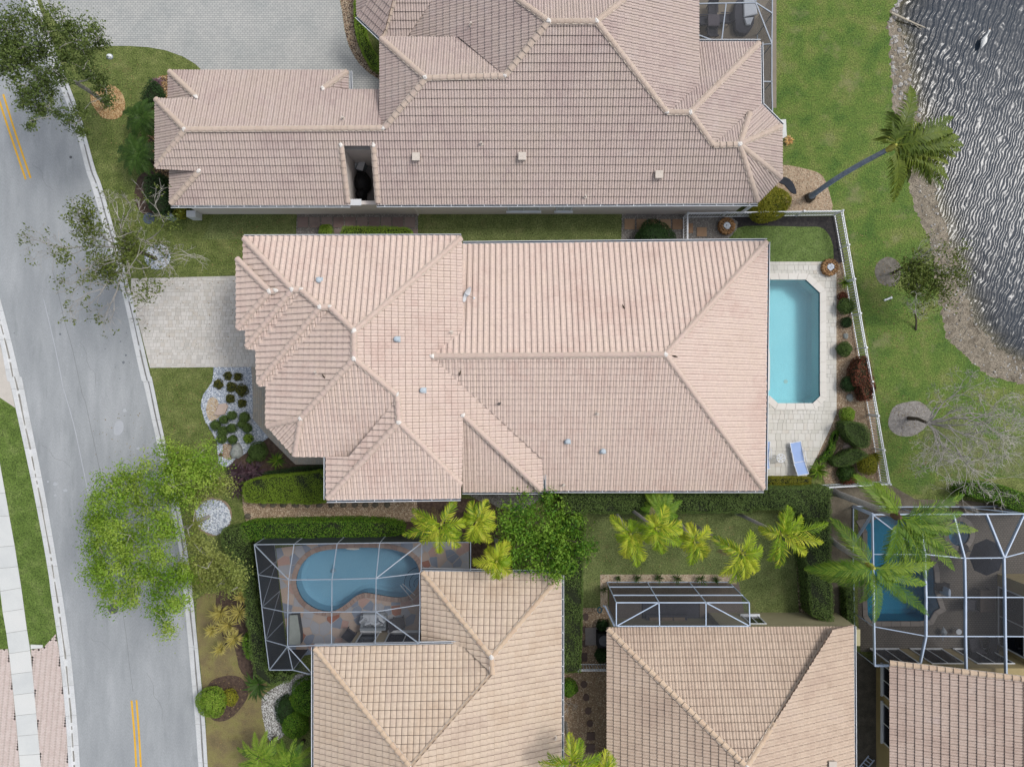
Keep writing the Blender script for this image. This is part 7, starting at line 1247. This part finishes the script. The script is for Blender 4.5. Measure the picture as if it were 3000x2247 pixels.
MB().flat([(p.x,p.y) for p in W2(smooth(L(d2,(1110,400),(1150,260),(1260,215),(1360,210),(1440,270),(1470,340),(1400,430),(1300,490),(1180,480)),3))], .012).build('mulch_ring', M('ash_grey_mulch', ['#7d7872', '#95908a', '#aba6a0'], scale=5, bscale=22, fine=.45, bump=.02), kind='structure')
bare_tree(d2(1275,345), 'large leafless grey tree leaning right over the lakeside lawn', (d2(1430,385), 1.9), [(d2(1640,350),3.2,1.1),(d2(1780,100),4.5,1.1),(d2(1850,380),4.3,1.1),(d2(2000,200),5,1.1),(d2(2100,450),5,1.1),(d2(1800,600),4.5,1.1),(d2(2000,700),5,1.1),(d2(1720,640),4,1),(d2(2180,620),5.3,1),(d2(1600,200),3.8,1),(d2(1900,820),4.8,1),(d2(2250,150),5.5,1)], m_barkb, 6, 2.4, .07, name='leafless_tree', spread=.68)
m_twig = M('drift_twig', ['#a29a8c', '#bdb5a6', '#8d8678'], scale=4, rnd=.6)
tw = MB()
for k in range(150):
    i = R.randint(14, NS-40); u = R.uniform(.1,1.0); p = l0[i].lerp(l1[i], u); a = R.uniform(0,3.14); l = R.uniform(.08,.35); d = Vector((math.cos(a), math.sin(a), 0))*l; z = -.03-.13*u+.04; tw.cur = R.random(); tw.tube([Vector((p.x,p.y,z))-d, Vector((p.x,p.y,z+.03)), Vector((p.x,p.y,z))+d], [.008,.016,.006], 4, False)
tw.build('driftwood_twigs', m_twig, kind='stuff', label='bleached twigs scattered along the lake shore', cat='twigs')
st = MB()
for k in range(420):
    i = R.randint(10, NS-40); u = R.betavariate(1.2,1.2); p = l0[i].lerp(l1[i], u); r = R.uniform(.03,.11)*(1.5 if i < 75 else .8); st.cur = R.random(); st.blob((p.x,p.y,-.03-.13*u), r, r*R.uniform(.7,1.1), r*.6, 6, 4, .14)
st.build('shore_stones', M('shore_stone', ['#8d8a86', '#aaa7a2', '#c5c2bd', '#77736d'], scale=6, rnd=.8), kind='stuff', label='grey stones along the lake edge', cat='stones')

# fallen leaves on paving, lawn and roofs
lit = []
for ring, n_, z in ((W2(L(a1,(1150,750),(1900,730),(1900,1440),(1230,1440))), 60, .032), (W2(L(a0,(650,450),(1150,450),(1150,1300),(900,1500))), 160, .02), (W2(L(a2,(1250,60),(1700,60),(1700,560),(1400,560))), 120, .02), (W2(L(a3,(1650,750),(1950,750),(2100,1500),(1720,1500))), 260, .03), (W2(L(d1,(850,300),(1450,600),(1550,1200),(1050,1600))), 260, .02), (W2(L(d2,(1050,150),(2100,100),(2100,800),(1200,850))), 380, .02), (W2(L(a2,(700,300),(1200,300),(1300,1600),(800,1600))), 120, -.08), (W2(L(b1,(-150,240),(440,240),(440,380),(-250,700))), 80, .02), (W2(L(c2,(870,1130),(2100,1130),(2100,1600),(870,1600))), 200, .02)):
    lit += [(x, y, z) for x, y in ipoly(ring, n_)]
lit = np.array(lit); leafmesh('fallen_leaves', lit, np.tile((0., 0., 1.), (len(lit), 1)), .085, M('fallen_leaf', ['#5d4a33', '#86704c', '#a08c60', '#6d6a3c'], scale=3, rnd=.9), None, jit=.25, kind='stuff', label='dry fallen leaves scattered over lawns and paving', cat='leaves')
for px, pl_, lb in ((b1(1790,1500),'MS','dark dry leaf lying near the valley of the pink roof'),(b1(690,1525),'W4','dark dry leaf on the west slope of the pink roof'),(c1(1590,1365),'ME','dark dry leaf below the east ridge of the pink roof'),(c1(1175,965),'MN','pale twig lying on the north slope of the pink roof')):
    p = hm.pl[pl_].on(px)+Vector((0,0,.11)); a = R.uniform(0,3); d = Vector((math.cos(a),math.sin(a),.1))*.16; MB().tube([p-d,p+Vector((0,0,.03)),p+d], [.012,.045,.006], 5).build('fallen_leaf', M('leaf_debris', ['#43382e', '#5a4c3e'], scale=4), label=lb, cat='leaf')

# look-alikes that stand together share a group
GROUPS = {'grass_tuft': 'grassy tufts in the white gravel bed', 'topiary_ball': 'topiary balls in the white gravel bed', 'yellow_palm': 'yellow-green garden palms', 'feather_palm': 'large feather palms over the right-hand enclosure', 'pygmy_date_palm': 'low feather palms', 'cordyline': 'purple strap-leaved plants', 'gold_rosette': 'gold rosettes on the street-side bank', 'sun_lounger': 'blue loungers on the pool deck', 'patio_chair': 'dark patio chairs', 'storage_box': 'boxes in the courtyard', 'hedge': 'garden hedges', 'ball_shrub': 'rounded garden shrubs', 'bush': 'loose garden bushes', 'cloud_shrub': 'lobes of clipped cloud shrubs', 'screen_enclosure': 'screen enclosures', 'picket_fence': 'white picket fences', 'swimming_pool': 'swimming pools', 'garden_rock': 'rocks in the pool border', 'fallen_leaf': 'dry leaves on the pink roof', 'grass_clump': 'grassy clumps along the small patio', 'rosette_plant': 'small rosette plants'}
for o in list(bpy.data.objects):
    k = o.name.split('.')[0]
    if o.parent is None and k in GROUPS and o.get('label') and not o.get('group'): o['group'] = GROUPS[k]
